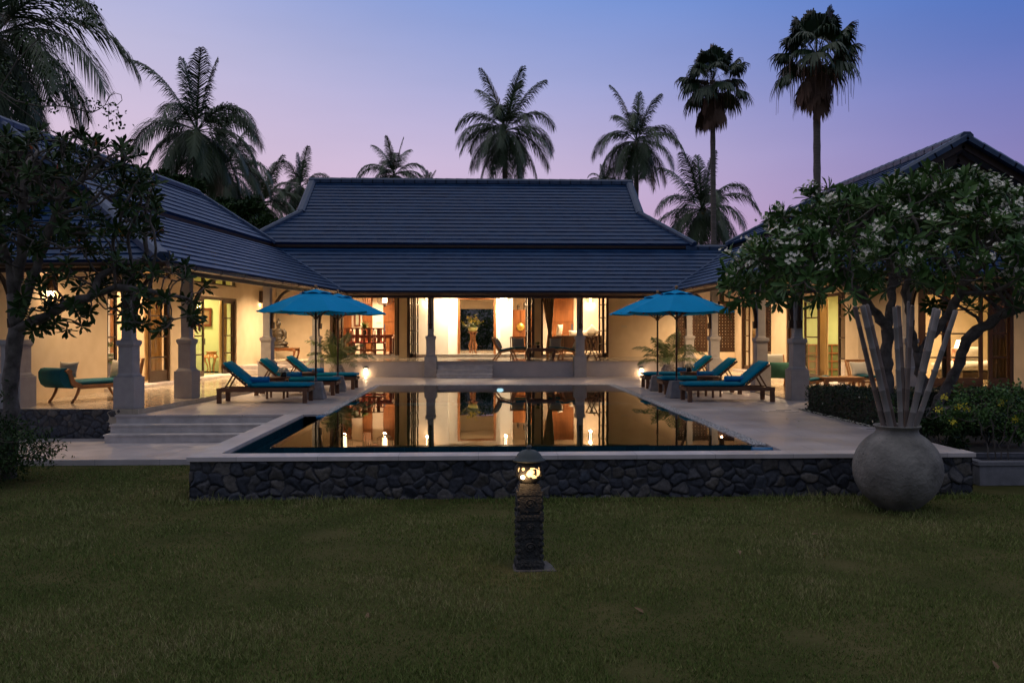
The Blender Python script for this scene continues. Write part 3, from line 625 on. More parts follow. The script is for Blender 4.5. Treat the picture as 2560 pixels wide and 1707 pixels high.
# front wall
def wallseg(mb, u0, u1, z0=0, z1=4.42, y=FY, t=.2): mb.box(xu(u0, y), xu(u1, y), y, y + t, z0, z1)
IZ = .62
wl = MB(); wallseg(wl, 660, 854, .5); wallseg(wl, 996, 1022, .5); wallseg(wl, 1334, 1355, .5); wallseg(wl, 1519, 1693, 0)
wl.box(xu(854, FY), xu(996, FY), FY, FY + .2, 3.15, 4.42); wl.box(xu(1022, FY), xu(1334, FY), FY, FY + .2, 3.15, 4.42); wl.box(xu(1355, FY), xu(1519, FY), FY, FY + .2, 3.15, 4.42)
ux0, ux1 = xu(1697, FY), xu(1840, FY)
wl.box(xu(1693, FY), xr + .2, FY, FY + .2, 0, .76); wl.box(xu(1693, FY), xr + .2, FY, FY + .2, 2.68, 4.42)
wl.box(xu(1766, FY), xu(1774, FY), FY, FY + .2, .76, 2.68); wl.box(ux1, xr + .2, FY, FY + .2, .76, 2.68)
link('wall', wl, M_wall, hall, wc=True)
sk = MB()
for a, b in ((854, 996), (1022, 1334), (1355, 1519)): sk.box(xu(a, FY), xu(b, FY), FY - .03, FY + .22, .535, IZ)
link('threshold', sk, M_cope, hall, wc=True)
fr = MB()
for a, b in ((854, 996), (1022, 1334), (1355, 1519)):
    x0, x1 = xu(a, FY), xu(b, FY)
    fr.box(x0 - .03, x0 + .04, FY - .012, FY + .19, IZ, 3.15); fr.box(x1 - .04, x1 + .03, FY - .012, FY + .19, IZ, 3.15); fr.box(x0 + .04, x1 - .04, FY - .012, FY + .19, 3.07, 3.15); fr.box(x0 + .04, x1 - .04, FY - .01, FY + .19, IZ, IZ + .025)
link('door_frame', fr, M_frame, hall, wc=True)
def stack(u0, u1, n, dy=.62, flip=1):
    x0, x1 = xu(u0, FY - .1) + .03, xu(u1, FY - .1) - .03
    for k in range(n):
        x = x0 + (x1 - x0) * k / (n - 1); s = .03 if k % 2 else -.03
        leaf_door(hall, (x + s, FY - .06), (x - s, FY - .06 - dy), IZ - .06, 3.05, (.2, .4, .6, .8), True, handle=(k == n - 1))
stack(829, 855, 4); stack(1019, 1045, 4); stack(1315, 1334, 4); stack(1498, 1518, 4)
# lattice screens
for a, b in ((1697, 1766), (1774, 1840)):
    x0, x1 = xu(a, FY), xu(b, FY); s = MB(); n = round((x1 - x0) / .12); m = round(1.92 / .12)
    for i in range(n + 1): x = x0 + (x1 - x0) * i / n; s.box(x - .04, x + .04, FY + .03, FY + .07, .76, 2.68)
    for j in range(m + 1): z = .76 + 1.92 * j / m; s.box(x0, x1, FY + .032, FY + .068, z - .04, z + .04)
    s.box(x0 - .05, x0 + .05, FY - .01, FY + .029, .74, 2.70); s.box(x1 - .05, x1 + .05, FY - .01, FY + .029, .74, 2.70); s.box(x0 + .05, x1 - .05, FY - .01, FY + .029, .74, .84); s.box(x0 + .05, x1 - .05, FY - .01, FY + .029, 2.60, 2.70)
    link('lattice_screen', s, M_frame, hall, wc=True)
# interior of the hall
fl = MB(); fl.box(-9.5, xr + .2, FY + .2, 38.7, .3, IZ - .002); fl.box(xu(1140, 35), xu(1245, 35), 38.7, 43, .3, IZ - .002); link('hall_floor', fl, M_floor, kind='structure')
cl = MB(); cl.box(-9.5, xr + .2, FY + .2, 38.9, 3.35, 3.42); cl.box(xu(1135, 35), xu(1250, 35), 38.9, 43, 3.35, 3.42); link('ceiling', cl, M_white, hall, wc=True)
NY = 34.6; D0, D1 = xu(1147, NY), xu(1237, NY); dz = 2.82
iw = MB()
iw.box(xu(1045, NY) - .6, D0, NY, NY + .18, IZ, 3.34); iw.box(D1, xu(1281, NY), NY, NY + .18, IZ, 3.34); iw.box(D0, D1, NY, NY + .18, dz, 3.34)
iw.box(xu(1045, NY) - .6, xu(1121, NY), NY - .25, NY - .002, IZ, 3.34); iw.box(xu(1250, NY), xu(1281, NY), NY - .25, NY - .002, IZ, 3.34)
iw.box(D0 - .25, D0 - .1, NY + .18, 42, IZ, 3.34); iw.box(D1 + .1, D1 + .25, NY + .18, 42, IZ, 3.34); iw.box(D0 - .1, D1 + .1, 41.8, 42, 2.62, 3.34)
iw.box(-9.6, -2.45, 38.5, 38.7, IZ, 3.34); iw.box(-9.6, -9.4, 33, 38.5, IZ, 3.34); iw.box(-2.65, -2.45, 34.9, 38.5, IZ, 3.34)
iw.box(D1 + .25, 10.1, 38.5, 38.7, IZ, 3.34); iw.box(xu(1344, 33.5) - .08, xu(1344, 33.5) + .08, FY + .21, 35.6, IZ, 3.34)
iw.box(xu(1436, 36), xu(1519, 36), 36, 36.15, IZ, 3.34); iw.box(xu(1530, 34), xu(1530, 34) + .15, FY + .21, 38.5, IZ, 3.34); iw.box(xr, xr + .15, FY + .21, 38.5, IZ, 3.34)
link('interior_wall', iw, M_white, hall, wc=True)
df = MB(); df.box(D0 - .05, D0 + .05, NY - .02, NY + .2, IZ, dz); df.box(D1 - .05, D1 + .05, NY - .02, NY + .2, IZ, dz); df.box(D0 - .05, D1 + .05, NY - .02, NY + .2, dz, dz + .08)
link('door_frame', df, M_panel, hall, wc=True)
# timber panels
for a, b, y in ((855, 879, 38.42), (907, 931, 38.42), (958, 996, 38.42), (1380, 1434, 37.9)):
    pn = MB(); x0, x1 = xu(a, y), xu(b, y); pn.box(x0, x1, y, y + .06, IZ, 3.3)
    for zz in (1.05, 1.6, 2.2, 2.75): pn.box(x0 + .03, x1 - .03, y - .015, y - .001, zz - .24, zz + .24)
    link('door' if a > 950 else 'wall_panel', pn, M_panel, hall, wc=True, bev=.004)
    if a > 950:
        hd = MB(); hd.box((x1 if a > 1300 else x0) - .10, (x1 if a > 1300 else x0) - .05, y - .05, y - .02, 1.5, 1.85) if a > 1300 else hd.box(x0 + .03, x0 + .08, y - .05, y - .02, 1.5, 1.85)
        link('handle', hd, M_glow if False else M_cap, hall, wc=True)
def curtain(name, x0, x1, y, z0, z1, m, folds=7, amp=.05, tie=None, par=None, label=None):
    n = folds * 8; rows = 12; mb = MB(); vs = []
    for j in range(rows + 1):
        t = j / rows; z = z0 + (z1 - z0) * t
        sq = 1.0
        if tie is not None: sq = .28 + .72 * min(1, abs(t - tie) / (.55 if t > tie else .9)) ** .8
        c = (x0 + x1) / 2; c = c + (x1 - x0) * .18 * (1 - sq)
        for i in range(n + 1):
            s = i / n - .5; vs.append((c + (x1 - x0) * s * sq, y + amp * math.sin(s * folds * 2 * PI) * (.6 + .4 * sq) + .01 * math.sin(j + i), z))
    mb.add(vs, [(j * (n + 1) + i, j * (n + 1) + i + 1, (j + 1) * (n + 1) + i + 1, (j + 1) * (n + 1) + i) for j in range(rows) for i in range(n)], True)
    o = link(name, mb, m, par, wc=bool(par), label=label, cat=None if par else 'curtain'); sd = o.modifiers.new('thick', 'SOLIDIFY'); sd.thickness = .006; return o
curtain('curtain', xu(1356, 33.2), xu(1386, 33.2), 33.25, IZ + .02, 3.2, M_curtain, 6, .05, .35, label='long beige curtain tied at the middle in the right opening')
curtain('curtain', xu(986, 33.2), xu(996, 33.2), 33.25, IZ + .02, 3.2, M_curtain, 3, .05, label='narrow beige curtain at the right edge of the dining opening')

# columns of the terrace
for u in (1077, 1449.5):
    Y = 28.85; column(hall, xu(u, Y), Y, 0, 2.9, .42, ((0, -1),), wc=True)
link('tie_beam', MB().box(-5.6, 6.9, 28.78, 28.92, 2.90, 3.1), M_wood, hall, wc=True)

# ------------------------------------------------------------------ left wing (turned 6.6 degrees)
lwg = thing('house', 'left wing with slate hip roof, veranda columns and a lime green room', 'house', LO, -AL)
N_ = 14.12; bE = valL0; bTop = 14.05
def L3(x, y, z): return Vector((x, y, z))
def inv(p): p = Vector(p); d = p - LO; return Vector((d.x * CA - d.y * SA, d.x * SA + d.y * CA, p.z))
v0 = inv(valL0); v1 = inv(valL1)
rf = MB(); roof_face(rf, v0, (.82, -.55, ZE), (-2.35, 2.6, ZT), v1, 12); roof_face(rf, (.82, -.55, ZE), (-9.5, -.55, ZE), (-6.3, 2.6, ZT), (-2.35, 2.6, ZT), 12)
roof_face(rf, (-9.5, -.55, ZE), (-9.5, 17, ZE), (-6.3, 14.4, ZT), (-6.3, 2.6, ZT), 12, tw=3)
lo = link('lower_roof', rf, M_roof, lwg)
cc = MB(); cap(cc, (-2.35, 2.6, ZT + .02), (.86, -.59, ZE + .04), .30, .13, 1.2); link('ridge_cap', cc, M_cap, lo); cc = MB(); cap(cc, (-6.3, 2.6, ZT), (-9.5, -.55, ZE), .26, .11); link('ridge_cap', cc, M_cap, lo)
XE, XR, XW, ZL, YF, YB = -2.4, -4.32, -6.24, 6.12, 2.3, 14.0
rf = MB(); roof_face(rf, (XE, YB, ZU), (XE, YF, ZU), (XR, YF, ZL), (XR, YB - 1.92, ZL), 8)
roof_face(rf, (XW, YF, ZU), (XW, YB, ZU), (XR, YB - 1.92, ZL), (XR, YF, ZL), 8, tw=3); roof_face(rf, (XW, YB, ZU), (XE, YB, ZU), (XR + .01, YB - 1.92, ZL), (XR - .01, YB - 1.92, ZL), 8)
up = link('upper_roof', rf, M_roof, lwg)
cc = MB(); cap(cc, (XR, YF - .1, ZL), (XR, YB - 1.92, ZL), .3, .13); cap(cc, (XR, YB - 1.92, ZL), (XE, YB, ZU), .24, .1); cap(cc, (XR, YF, ZL), (XE, YF, ZU), .24, .1); cap(cc, (XR, YF, ZL), (XW, YF, ZU), .24, .1)
link('ridge_cap', cc, M_cap, up)
g = MB(); g.prism([(XE - .3, ZU - .2), (XW + .3, ZU - .2), (XR, ZL - .15)], 2.75, 2.85, 'y'); g.box(XE - .22, XE - .12, 2.6, YB + .4, ZT - .12, ZU - .05); g.box(XW + .1, XW + .2, 2.6, YB, ZT - .1, ZU - .05)
g.box(XE - .08, XE - .03, YF, YB + .1, ZU - .15, ZU - .02)
link('gable_board', g, M_wood, lwg)
gm = MB(); gutter(gm, v0 + Vector((.07, 0, -.03)), (.89, -.65, ZE - .03)); gutter(gm, (.95, -.62, ZE - .03), (-9.5, -.62, ZE - .03)); link('gutter', gm, M_gut, lwg)
fb = MB(); fb.box(.70, .76, -.48, 11.9, 2.64, 2.80); fb.box(-9.4, .70, -.48, -.42, 2.64, 2.80); fb.box(-.28, -.12, 0, 12.3, 2.92, 3.1); fb.box(-9, -.28, .12, .28, 2.92, 3.1)
link('fascia', fb, M_wood, lwg)
sf = MB(); z_ = lambda x: ZE + (ZT - ZE) * (.82 - x) / 3.17 - .09
sf.add([(.75, -.5, 2.78), (.75, 12.0, 2.78), (-2.9, 14.3, z_(-2.9)), (-2.9, 3.0, z_(-2.9))], [(0, 1, 2, 3)]); sf.add([(.75, -.5, 2.78), (-9.4, -.5, 2.78), (-6.3, 2.6, z_(-2.35)), (-2.35, 2.6, z_(-2.35))], [(0, 1, 2, 3)])
link('soffit', sf, M_wood, lwg, fix=False)
# floor of the veranda + rooms
vf = MB(); vf.box(-9.2, .12, -.06, 13.2, -.30, .098)
o = link('veranda_floor', vf, M_floor, kind='structure', bev=.004); o.location = LO; o.rotation_euler.z = -AL
# columns
cps = [(-.2, .2), (-.2, bl(479.7, 0) + .2), (-.2, bl(680.3, -.0) + .2)]
column(lwg, *cps[0], .098, 2.95, br=((1, 0), (0, -1))); 
for c in cps[1:]: column(lwg, *c, .0, 2.95, br=((1, 0),))
column(lwg, -.2, bl(799, -.05) + .1, .0, 2.95, br=((1, 0),)); column(lwg, bx(40, .2), .2, -.45, 2.95, w=.5, br=((0, -1),))
# facade wall x = -3
WX = -3.0; o1a, o1b = bl(268, WX), bl(428, WX); o2a, o2b = bl(486, WX), bl(592, WX); WZ = 4.75; DT = 2.62
wl = MB(); T = .22
def seg(y0, y1, z0=.098, z1=WZ): wl.box(WX - T, WX, y0, y1, z0, z1)
seg(.3, 3.0, z1=3.05); seg(3.0, o1a); seg(o1b, o2a); seg(o2b, 15.9); seg(o1a, o1b, DT, 3.0); seg(o1a, o1b, 3.32, WZ); seg(o2a, o2b, DT, 3.0); seg(o2a, o2b, 3.32, WZ)
wl.box(-8.2, WX - T, .3, .5, .098, 3.05); link('wall', wl, M_wall, lwg)
iw = MB(); iw.box(-8.2, WX - T, 8.35, 8.5, .098, 3.9); iw.box(-8.2, -8.0, .5, 8.35, .098, 3.9); link('interior_wall', iw, M_wall, lwg)
iw = MB(); iw.box(-8.2, WX - T, 14.5, 14.65, .098, 3.9); iw.box(-8.2, -8.0, 8.5, 14.5, .098, 3.9); iw.box(-8.0, WX - T, 8.5, 8.55, .098, 3.9); link('interior_wall', iw, M_green, lwg, label='lime green bedroom walls')
iw = MB(); iw.box(-8.2, WX - T, .5, 14.65, 3.9, 4.0); link('ceiling', iw, M_white, lwg)
def dframe(par, ya, yb, x, zt, zb=.1, tr=True, sill=True):
    f = MB(); x0, x1 = x - .17, x - .03
    f.box(x0, x1, ya, ya + .09, zb, zt); f.box(x0, x1, yb - .09, yb, zb, zt); f.box(x0, x1, ya + .09, yb - .09, zt - .09, zt)
    if tr:
        f.box(x0, x1, ya, yb, 3.0, 3.05); f.box(x0, x1, ya, yb, 3.27, 3.32); n = max(2, round((yb - ya) / .75))
        for i in range(n + 1): y = ya + (yb - ya) * i / n; f.box(x0 + .02, x1 - .02, max(ya, y - .03), min(yb, y + .03), 3.05, 3.27)
    return f
for a, b in ((o1a, o1b), (o2a, o2b)):
    link('door_frame', dframe(lwg, a, b, WX, DT), M_frame, lwg); s = MB(); s.box(WX - .3, WX + .28, a - .12, b + .12, .099, .17); link('door_sill', s, M_cope, lwg, bev=.006)
y = lambda u: bl(u, WX - .1)
leaf_door(lwg, (WX - .1, o1a + .09), (WX - .1, y(291)), .18, DT - .09); leaf_door(lwg, (WX - .08, y(370)), (WX - .08, y(418)), .18, DT - .09, panel=.3)
leaf_door(lwg, (WX - .1, o2a + .09), (WX - .1, y(509)), .18, DT - .09, handle=True); leaf_door(lwg, (WX - .1, y(556)), (WX - .1, o2b - .09), .18, DT - .09, handle=True)
lwc = lambda nm, x0, x1, y, m, **k: curtain(nm, x0, x1, y, .16, 2.6, m, **k)
def wcurtain(y0, y1, x, m, label, root, rz, z0=.2, z1=2.6):
    mb = MB(); n = 40; vs = []
    for j in range(9):
        for i in range(n + 1): t = i / n; vs.append((x + .05 * math.sin(t * 10 * PI) + .008 * math.sin(i + j), y0 + (y1 - y0) * t, z0 + (z1 - z0) * j / 8))
    mb.add(vs, [(j * (n + 1) + i, j * (n + 1) + i + 1, (j + 1) * (n + 1) + i + 1, (j + 1) * (n + 1) + i) for j in range(8) for i in range(n)], True)
    o = link('curtain', mb, m, label=label, cat='curtain'); o.location = root; o.rotation_euler.z = rz; q = o.modifiers.new('thick', 'SOLIDIFY'); q.thickness = .006
wcurtain(y(383), y(418) + .2, WX - .35, M_pale, 'pale curtain hanging behind the glass leaf of the left veranda door', LO, -AL)
wcurtain(y(566), y(584), WX - .35, M_pale, 'pale curtain behind the right leaf of the green room door', LO, -AL)

# ------------------------------------------------------------------ right wing
rwg = thing('house', 'right wing with gabled slate roof and bedroom windows behind the frangipani', 'house', (xr, 18.3, 0))
RX, RZ2, RF, RB = 11.75, 6.2, 20.2, 28.0
rf = MB(); roof_face(rf, (6.25, 18.3, ZE), valR0, valR1, (9.1, 21.15, ZT), 11); roof_face(rf, (17.3, 18.3, ZE), (6.25, 18.3, ZE), (9.1, 21.15, ZT), (14.45, 21.15, ZT), 11)
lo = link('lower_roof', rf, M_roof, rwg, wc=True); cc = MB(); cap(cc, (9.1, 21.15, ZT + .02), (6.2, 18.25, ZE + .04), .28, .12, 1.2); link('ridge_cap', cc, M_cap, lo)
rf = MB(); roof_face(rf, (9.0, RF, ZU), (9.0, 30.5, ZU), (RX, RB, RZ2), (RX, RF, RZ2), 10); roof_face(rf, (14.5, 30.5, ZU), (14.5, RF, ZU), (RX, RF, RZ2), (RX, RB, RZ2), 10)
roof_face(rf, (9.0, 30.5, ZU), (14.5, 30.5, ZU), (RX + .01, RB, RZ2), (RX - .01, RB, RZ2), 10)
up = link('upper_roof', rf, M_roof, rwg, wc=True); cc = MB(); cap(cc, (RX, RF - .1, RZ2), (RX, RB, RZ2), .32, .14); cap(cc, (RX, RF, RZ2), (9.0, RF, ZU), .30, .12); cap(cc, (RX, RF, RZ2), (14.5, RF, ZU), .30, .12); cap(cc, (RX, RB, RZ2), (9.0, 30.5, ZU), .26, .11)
link('ridge_cap', cc, M_cap, up)
g = MB(); g.prism([(9.2, ZT - .1), (14.3, ZT - .1), (14.3, ZU), (RX, RZ2 - .25), (9.2, ZU)], 21.0, 21.1, 'y'); g.box(9.12, 9.2, 21.1, 30.6, ZT - .1, ZU - .04)
for sx in (-1, 1): g.bar((RX, RF + .06, RZ2 - .12), (RX + sx * 2.72, RF + .06, ZU - .12), .05, .2); g.bar((RX, RF + .3, RZ2 - .4), (RX + sx * 2.4, RF + .3, ZU - .26), .07, .22)
link('gable_board', g, M_wood, rwg, wc=True)
gm = MB(); gutter(gm, (6.18, 18.2, ZE - .03), valR0 + Vector((-.07, 0, -.03))); gutter(gm, (17.3, 18.22, ZE - .03), (6.15, 18.22, ZE - .03)); link('gutter', gm, M_gut, rwg, wc=True)
fb = MB(); fb.box(6.3, 6.36, 18.4, 27.5, 2.64, 2.80); fb.box(6.36, 17, 18.4, 18.46, 2.64, 2.80); fb.box(7.1, 7.26, 19, 28.6, 2.92, 3.1); fb.box(7.26, 17, 18.92, 19.06, 2.92, 3.1)
link('fascia', fb, M_wood, rwg, wc=True)
sf = MB(); sf.add([(6.3, 18.35, 2.78), (6.3, 27.6, 2.78), (9.6, 31, 4.62), (9.6, 21.6, 4.62)], [(0, 1, 2, 3)]); sf.add([(6.3, 18.35, 2.78), (17.2, 18.35, 2.78), (14.45, 21.1, 4.4), (9.1, 21.1, 4.4)], [(0, 1, 2, 3)]); link('soffit', sf, M_wood, rwg, wc=True, fix=False)
slab('veranda_floor', 6.99, 9.9, 18.8, 32.75, -.2, .03, M_floor, bev=.004); slab('veranda_floor', 9.9, 17, 18.8, 21.95, -.2, .03, M_floor, bev=.004)
for yc in (19.0, 21.5, 25.8): column(rwg, 7.19, yc, 0, 2.95, br=((-1, 0), (0, -1)) if yc < 20 else ((-1, 0),), wc=True)
column(rwg, 7.19, 28.9, 0, 2.95, br=((-1, 0),), wc=True); column(rwg, 9.75, 19.0, 0, 2.95, br=((0, -1),), wc=True)
ry = lambda u, X=xr: X / math.tan(math.atan((u - 1280) / F) + YAW)
wl = MB(); a1, b1, a2, b2 = ry(1928), ry(1852), ry(2113), ry(1966)
def seg2(y0, y1, z0=0, z1=4.6): wl.box(xr, xr + .2, y0, y1, z0, z1)
seg2(22.2, a2); seg2(b2, a1); seg2(b1, FY); seg2(a2, b2, 2.62); seg2(a1, b1, 2.62)
FW = 22.0; w0, w1 = xu(2298, FW), xu(2531, FW)
wl.box(xr, w0, FW, FW + .2, 0, 4.6); wl.box(w1, 17, FW, FW + .2, 0, 4.6); wl.box(w0, w1, FW, FW + .2, 2.74, 4.6)
link('wall', wl, M_wall, rwg, wc=True)
iw = MB(); iw.box(xr + .2, 17, 27.6, 27.75, 0, 3.5); iw.box(xr + .25, xr + .3, 22.2, a2 - .1, 0, 3.5); iw.box(16.9, 17.1, 22.2, 32, 0, 3.5); link('interior_wall', iw, M_green, rwg, wc=True, label='lime green bedroom walls')
link('interior_wall', MB().box(12.75, 16.85, 27.3, 27.55, .05, 3.45), M_wall, rwg, wc=True, label='cream wall behind the bed')
iw = MB(); iw.box(xr + .2, 17, 33.0, 33.15, 0, 3.5); iw.box(13.5, 13.6, 27.75, 33, 0, 3.5); iw.box(xr + .2, 17, 22.2, 33, 3.5, 3.6); link('ceiling', iw, M_white, rwg, wc=True)
slab('room_floor', xr, 17, 22.2, 32.9, -.2, .05, M_floor, bev=0)
for a, b in ((a1, b1), (a2, b2)):
    f = MB(); f.box(xr + .03, xr + .17, a, a + .09, .05, 2.62); f.box(xr + .03, xr + .17, b - .09, b, .05, 2.62); f.box(xr + .03, xr + .17, a + .09, b - .09, 2.53, 2.62); link('door_frame', f, M_frame, rwg, wc=True)
    s = MB(); s.box(xr - .28, xr + .3, a - .12, b + .12, .031, .11); link('door_sill', s, M_cope, rwg, wc=True, bev=.006)
X = xr + .1
leaf_door(rwg, (X, a2 + .09), (X, ry(2097, X)), .11, 2.53, wc=True); leaf_door(rwg, (X, ry(2048, X)), (X, ry(2012, X)), .11, 2.53, wc=True, handle=True); leaf_door(rwg, (X, ry(1990, X)), (X, b2 - .09), .11, 2.53, wc=True)
leaf_door(rwg, (X, b1 - .75), (X, b1 - .09), .11, 2.53, wc=True); leaf_door(rwg, (X, a1 + .09), (X, a1 + .8), .11, 2.53, wc=True)
wcurtain(ry(2034), ry(2016), xr + .4, M_pale, 'pale curtain inside the right veranda door beside the square column', (0, 0, 0), 0, .1, 2.5)
wcurtain(ry(1876), ry(1857), xr + .4, M_pale, 'pale curtain at the far veranda door near the lattice screen', (0, 0, 0), 0, .1, 2.5)
# bedroom window wall
f = MB(); f.box(w0 - .02, w0 + .08, FW - .02, FW + .16, .05, 2.74); f.box(w1 - .08, w1 + .02, FW - .02, FW + .16, .05, 2.74); f.box(w0 + .08, w1 - .08, FW - .02, FW + .16, 2.62, 2.74); f.box(w0 - .1, w1 + .1, FW - .1, FW + .2, .031, .1); link('window_frame', f, M_frame, rwg, wc=True)
xq = lambda u: xu(u, FW + .05)
for a, b in ((2303, 2376), (2358, 2460), (2470, 2526)): leaf_door(rwg, (xq(a), FW + (.05 if a != 2358 else .11)), (xq(b), FW + (.05 if a != 2358 else .11)), .1, 2.62, (.3, .55, .8), wc=True, st=.11, panel=.22)
curtain('curtain', xu(2472, 22.4), xu(2528, 22.4), 22.42, .08, 2.6, M_curtain, 6, .06, label='dark curtain gathered at the right side of the bedroom window')

# ================================================================== OBJECTS
def cushion(mb, x0, x1, y0, y1, z0, z1, M=None, n=8, puff=.03):
    """soft box: rounded upholstery block"""
    nx = ny = n; vs = []; fs = []
    for sgn in (0, 1):
        for j in range(ny + 1):
            for i in range(nx + 1):
                u, v = i / nx * 2 - 1, j / ny * 2 - 1; e = (1 - u ** 8) * (1 - v ** 8); e2 = (1 - u ** 2) * (1 - v ** 2)
                zc = (z0 + z1) / 2; hz = (z1 - z0) / 2 * (.45 + .55 * e ** .5) + puff * e2 * .5
                vs.append((x0 + (x1 - x0) * (u + 1) / 2, y0 + (y1 - y0) * (v + 1) / 2, zc + (hz if sgn else -min(hz, (z1 - z0) / 2))))
    o = (nx + 1) * (ny + 1)
    for j in range(ny):
        for i in range(nx):
            a = j * (nx + 1) + i; fs.append((a, a + 1, a + nx + 2, a + nx + 1)); fs.append((o + a, o + a + 1, o + a + nx + 2, o + a + nx + 1))
    ring = [i for i in range(nx + 1)] + [(j + 1) * (nx + 1) - 1 for j in range(1, ny + 1)] + [ny * (nx + 1) + i for i in range(nx - 1, -1, -1)] + [j * (nx + 1) for j in range(ny - 1, 0, -1)]
    m = len(ring); fs += [(ring[k], ring[(k + 1) % m], o + ring[(k + 1) % m], o + ring[k]) for k in range(m)]
    mb.add(vs, fs, True, M)
def pillow_mesh(w, h, t, n=12, pinch=.12):
    mb = MB(); vs = []
    for s in (-1, 1):
        for j in range(n + 1):
            for i in range(n + 1):
                u, v = i / n * 2 - 1, j / n * 2 - 1; e = max(0, (1 - u * u) * (1 - v * v)) ** .45
                pu = u * (1 - pinch * (1 - v * v) * abs(u)); pv = v * (1 - pinch * (1 - u * u) * abs(v))
                vs.append((pu * w / 2, s * e * t / 2, pv * h / 2))
    o = (n + 1) ** 2; fs = []
    for j in range(n):
        for i in range(n): a = j * (n + 1) + i; fs += [(a, a + 1, a + n + 2, a + n + 1), (o + a, o + a + 1, o + a + n + 2, o + a + n + 1)]
    return mb.add(vs, fs, True)
def pillow(label, loc, w, h, t, m, rx=0, rz=0, group=None):
    o = link('cushion', pillow_mesh(w, h, t), m, label=label, cat='cushion', group=group); o.location = loc; o.rotation_euler = (rx, 0, rz); return o

# ---- sun loungers
def make_lounger(label):
    t = thing('sun_lounger', label, 'sun lounger', group='sun loungers beside the pool')
    f = MB(); W2 = .33
    for s in (-1, 1): f.box(-.985, .985, s * W2 - .02, s * W2 + .02, .245, .325)
    f.box(-.985, -.945, -W2 + .02, W2 - .02, .25, .32); f.box(.945, .985, -W2 + .02, W2 - .02, .25, .32)
    for i in range(16): x = -.30 + i * .078; f.box(x, x + .052, -W2 + .021, W2 - .021, .318, .334)
    link('frame', f, M_teak, t, bev=.005)
    for x in (-.93, .90):
        for s in (-1, 1): link('leg', MB().box(x - .045, x + .045, s * W2 - .046, s * W2 + .04, 0, .322), M_teak, t, bev=.006)
    a = R(40); M = Matrix.Translation((-.31, 0, .335)) @ Matrix.Rotation(a, 4, 'Y')      # back panel rises towards -x
    b = MB(); b.box(-.74, 0, -.31, -.27, -.02, .015, M).box(-.74, 0, .27, .31, -.02, .015, M)
    for i in range(9): b.box(-.72 + i * .08, -.665 + i * .08, -.27, .27, -.005, .012, M)
    link('backrest_frame', b, M_teak, t)
    s_ = MB()
    for y in (-.17, .17): s_.bar(M @ Vector((-.46, y, -.02)), (-.86, y, .30), .022, .03)
    s_.bar((-.86, -.2, .3), (-.86, .2, .3), .03, .03); link('support', s_, M_teak, t)
    s_ = MB(); s_.prism([(-.12, .25), (.02, .25), (-.04, .20)], -W2 - .022, -W2 + .0, 'y'); link('hook', s_, M_teak, t)
    c = MB(); cushion(c, -.33, .985, -.31, .31, .336, .435, puff=.012); link('seat_cushion', c, M_blue, t, fix=True)
    c = MB(); cushion(c, -.76, .035, -.31, .31, .016, .115, M, puff=.012); link('back_cushion', c, M_blue, t)
    sm_ = MB(); sm_.box(-.329, -.32, -.3, .3, .345, .43); link('piping', sm_, M_blue, t)
    return t
lng = [((-4.645, 18.93), 0, 'left sun lounger nearest the camera, in front of the two others'), ((-4.42, 21.15), 0, 'middle one of the three left sun loungers, behind the flower vase table'),
       ((-4.24, 23.2), 0, 'farthest left sun lounger, nearest the terrace wall'), ((5.53, 18.85), PI, 'right sun lounger nearest the camera, beside the big square column'),
       ((5.50, 21.1), PI, 'middle one of the three right sun loungers'), ((5.47, 23.2), PI, 'farthest right sun lounger, below the potted palm')]
L0 = make_lounger(lng[0][2]); L0.location = (*lng[0][0], 0)
for (p, r_, lb) in lng[1:]: dup(L0, (*p, 0), r_, lb)
# ---- rolled towels
def towel_mesh():
    mb = MB(); L = .40; n = 28; rings = 9; vs = []
    for k in range(rings):
        x = -L / 2 + L * k / (rings - 1); r = .068 * (1 + .03 * math.sin(k * 2.1)) * (.93 if k in (0, rings - 1) else 1)
        vs += [(x, r * 1.15 * math.cos(2 * PI * i / n), .062 + r * .92 * math.sin(2 * PI * i / n)) for i in range(n)]
    mb.add(vs, [(k * n + i, k * n + (i + 1) % n, (k + 1) * n + (i + 1) % n, (k + 1) * n + i) for k in range(rings - 1) for i in range(n)], True)
    for sx in (-1, 1):
        for rr_ in (.066, .048, .03): mb.tube([(sx * (L / 2 - .006), rr_ * 1.12 * math.cos(a / 10 * PI), .062 + rr_ * .9 * math.sin(a / 10 * PI)) for a in range(20)], .0085, 5)
    mb.box(-L / 2 + .01, L / 2 - .01, -.098, -.06, .012, .024)
    return mesh_of('rolled_towel', mb, M_towel)
tm_ = towel_mesh()
for (p, r_, lb), w_ in zip(lng, ('nearest left', 'middle left', 'farthest left', 'nearest right', 'middle right', 'farthest right')):
    o = link('rolled_towel', tm_, None, label=f'rolled bright blue towel on the {w_} sun lounger', cat='towel', group='rolled towels on the loungers')
    s = 1 if r_ == 0 else -1; o.location = (p[0] + s * (-.12 + random.uniform(-.03, .03)), p[1] - .08, .437); o.rotation_euler.z = r_ + random.uniform(-.06, .06)
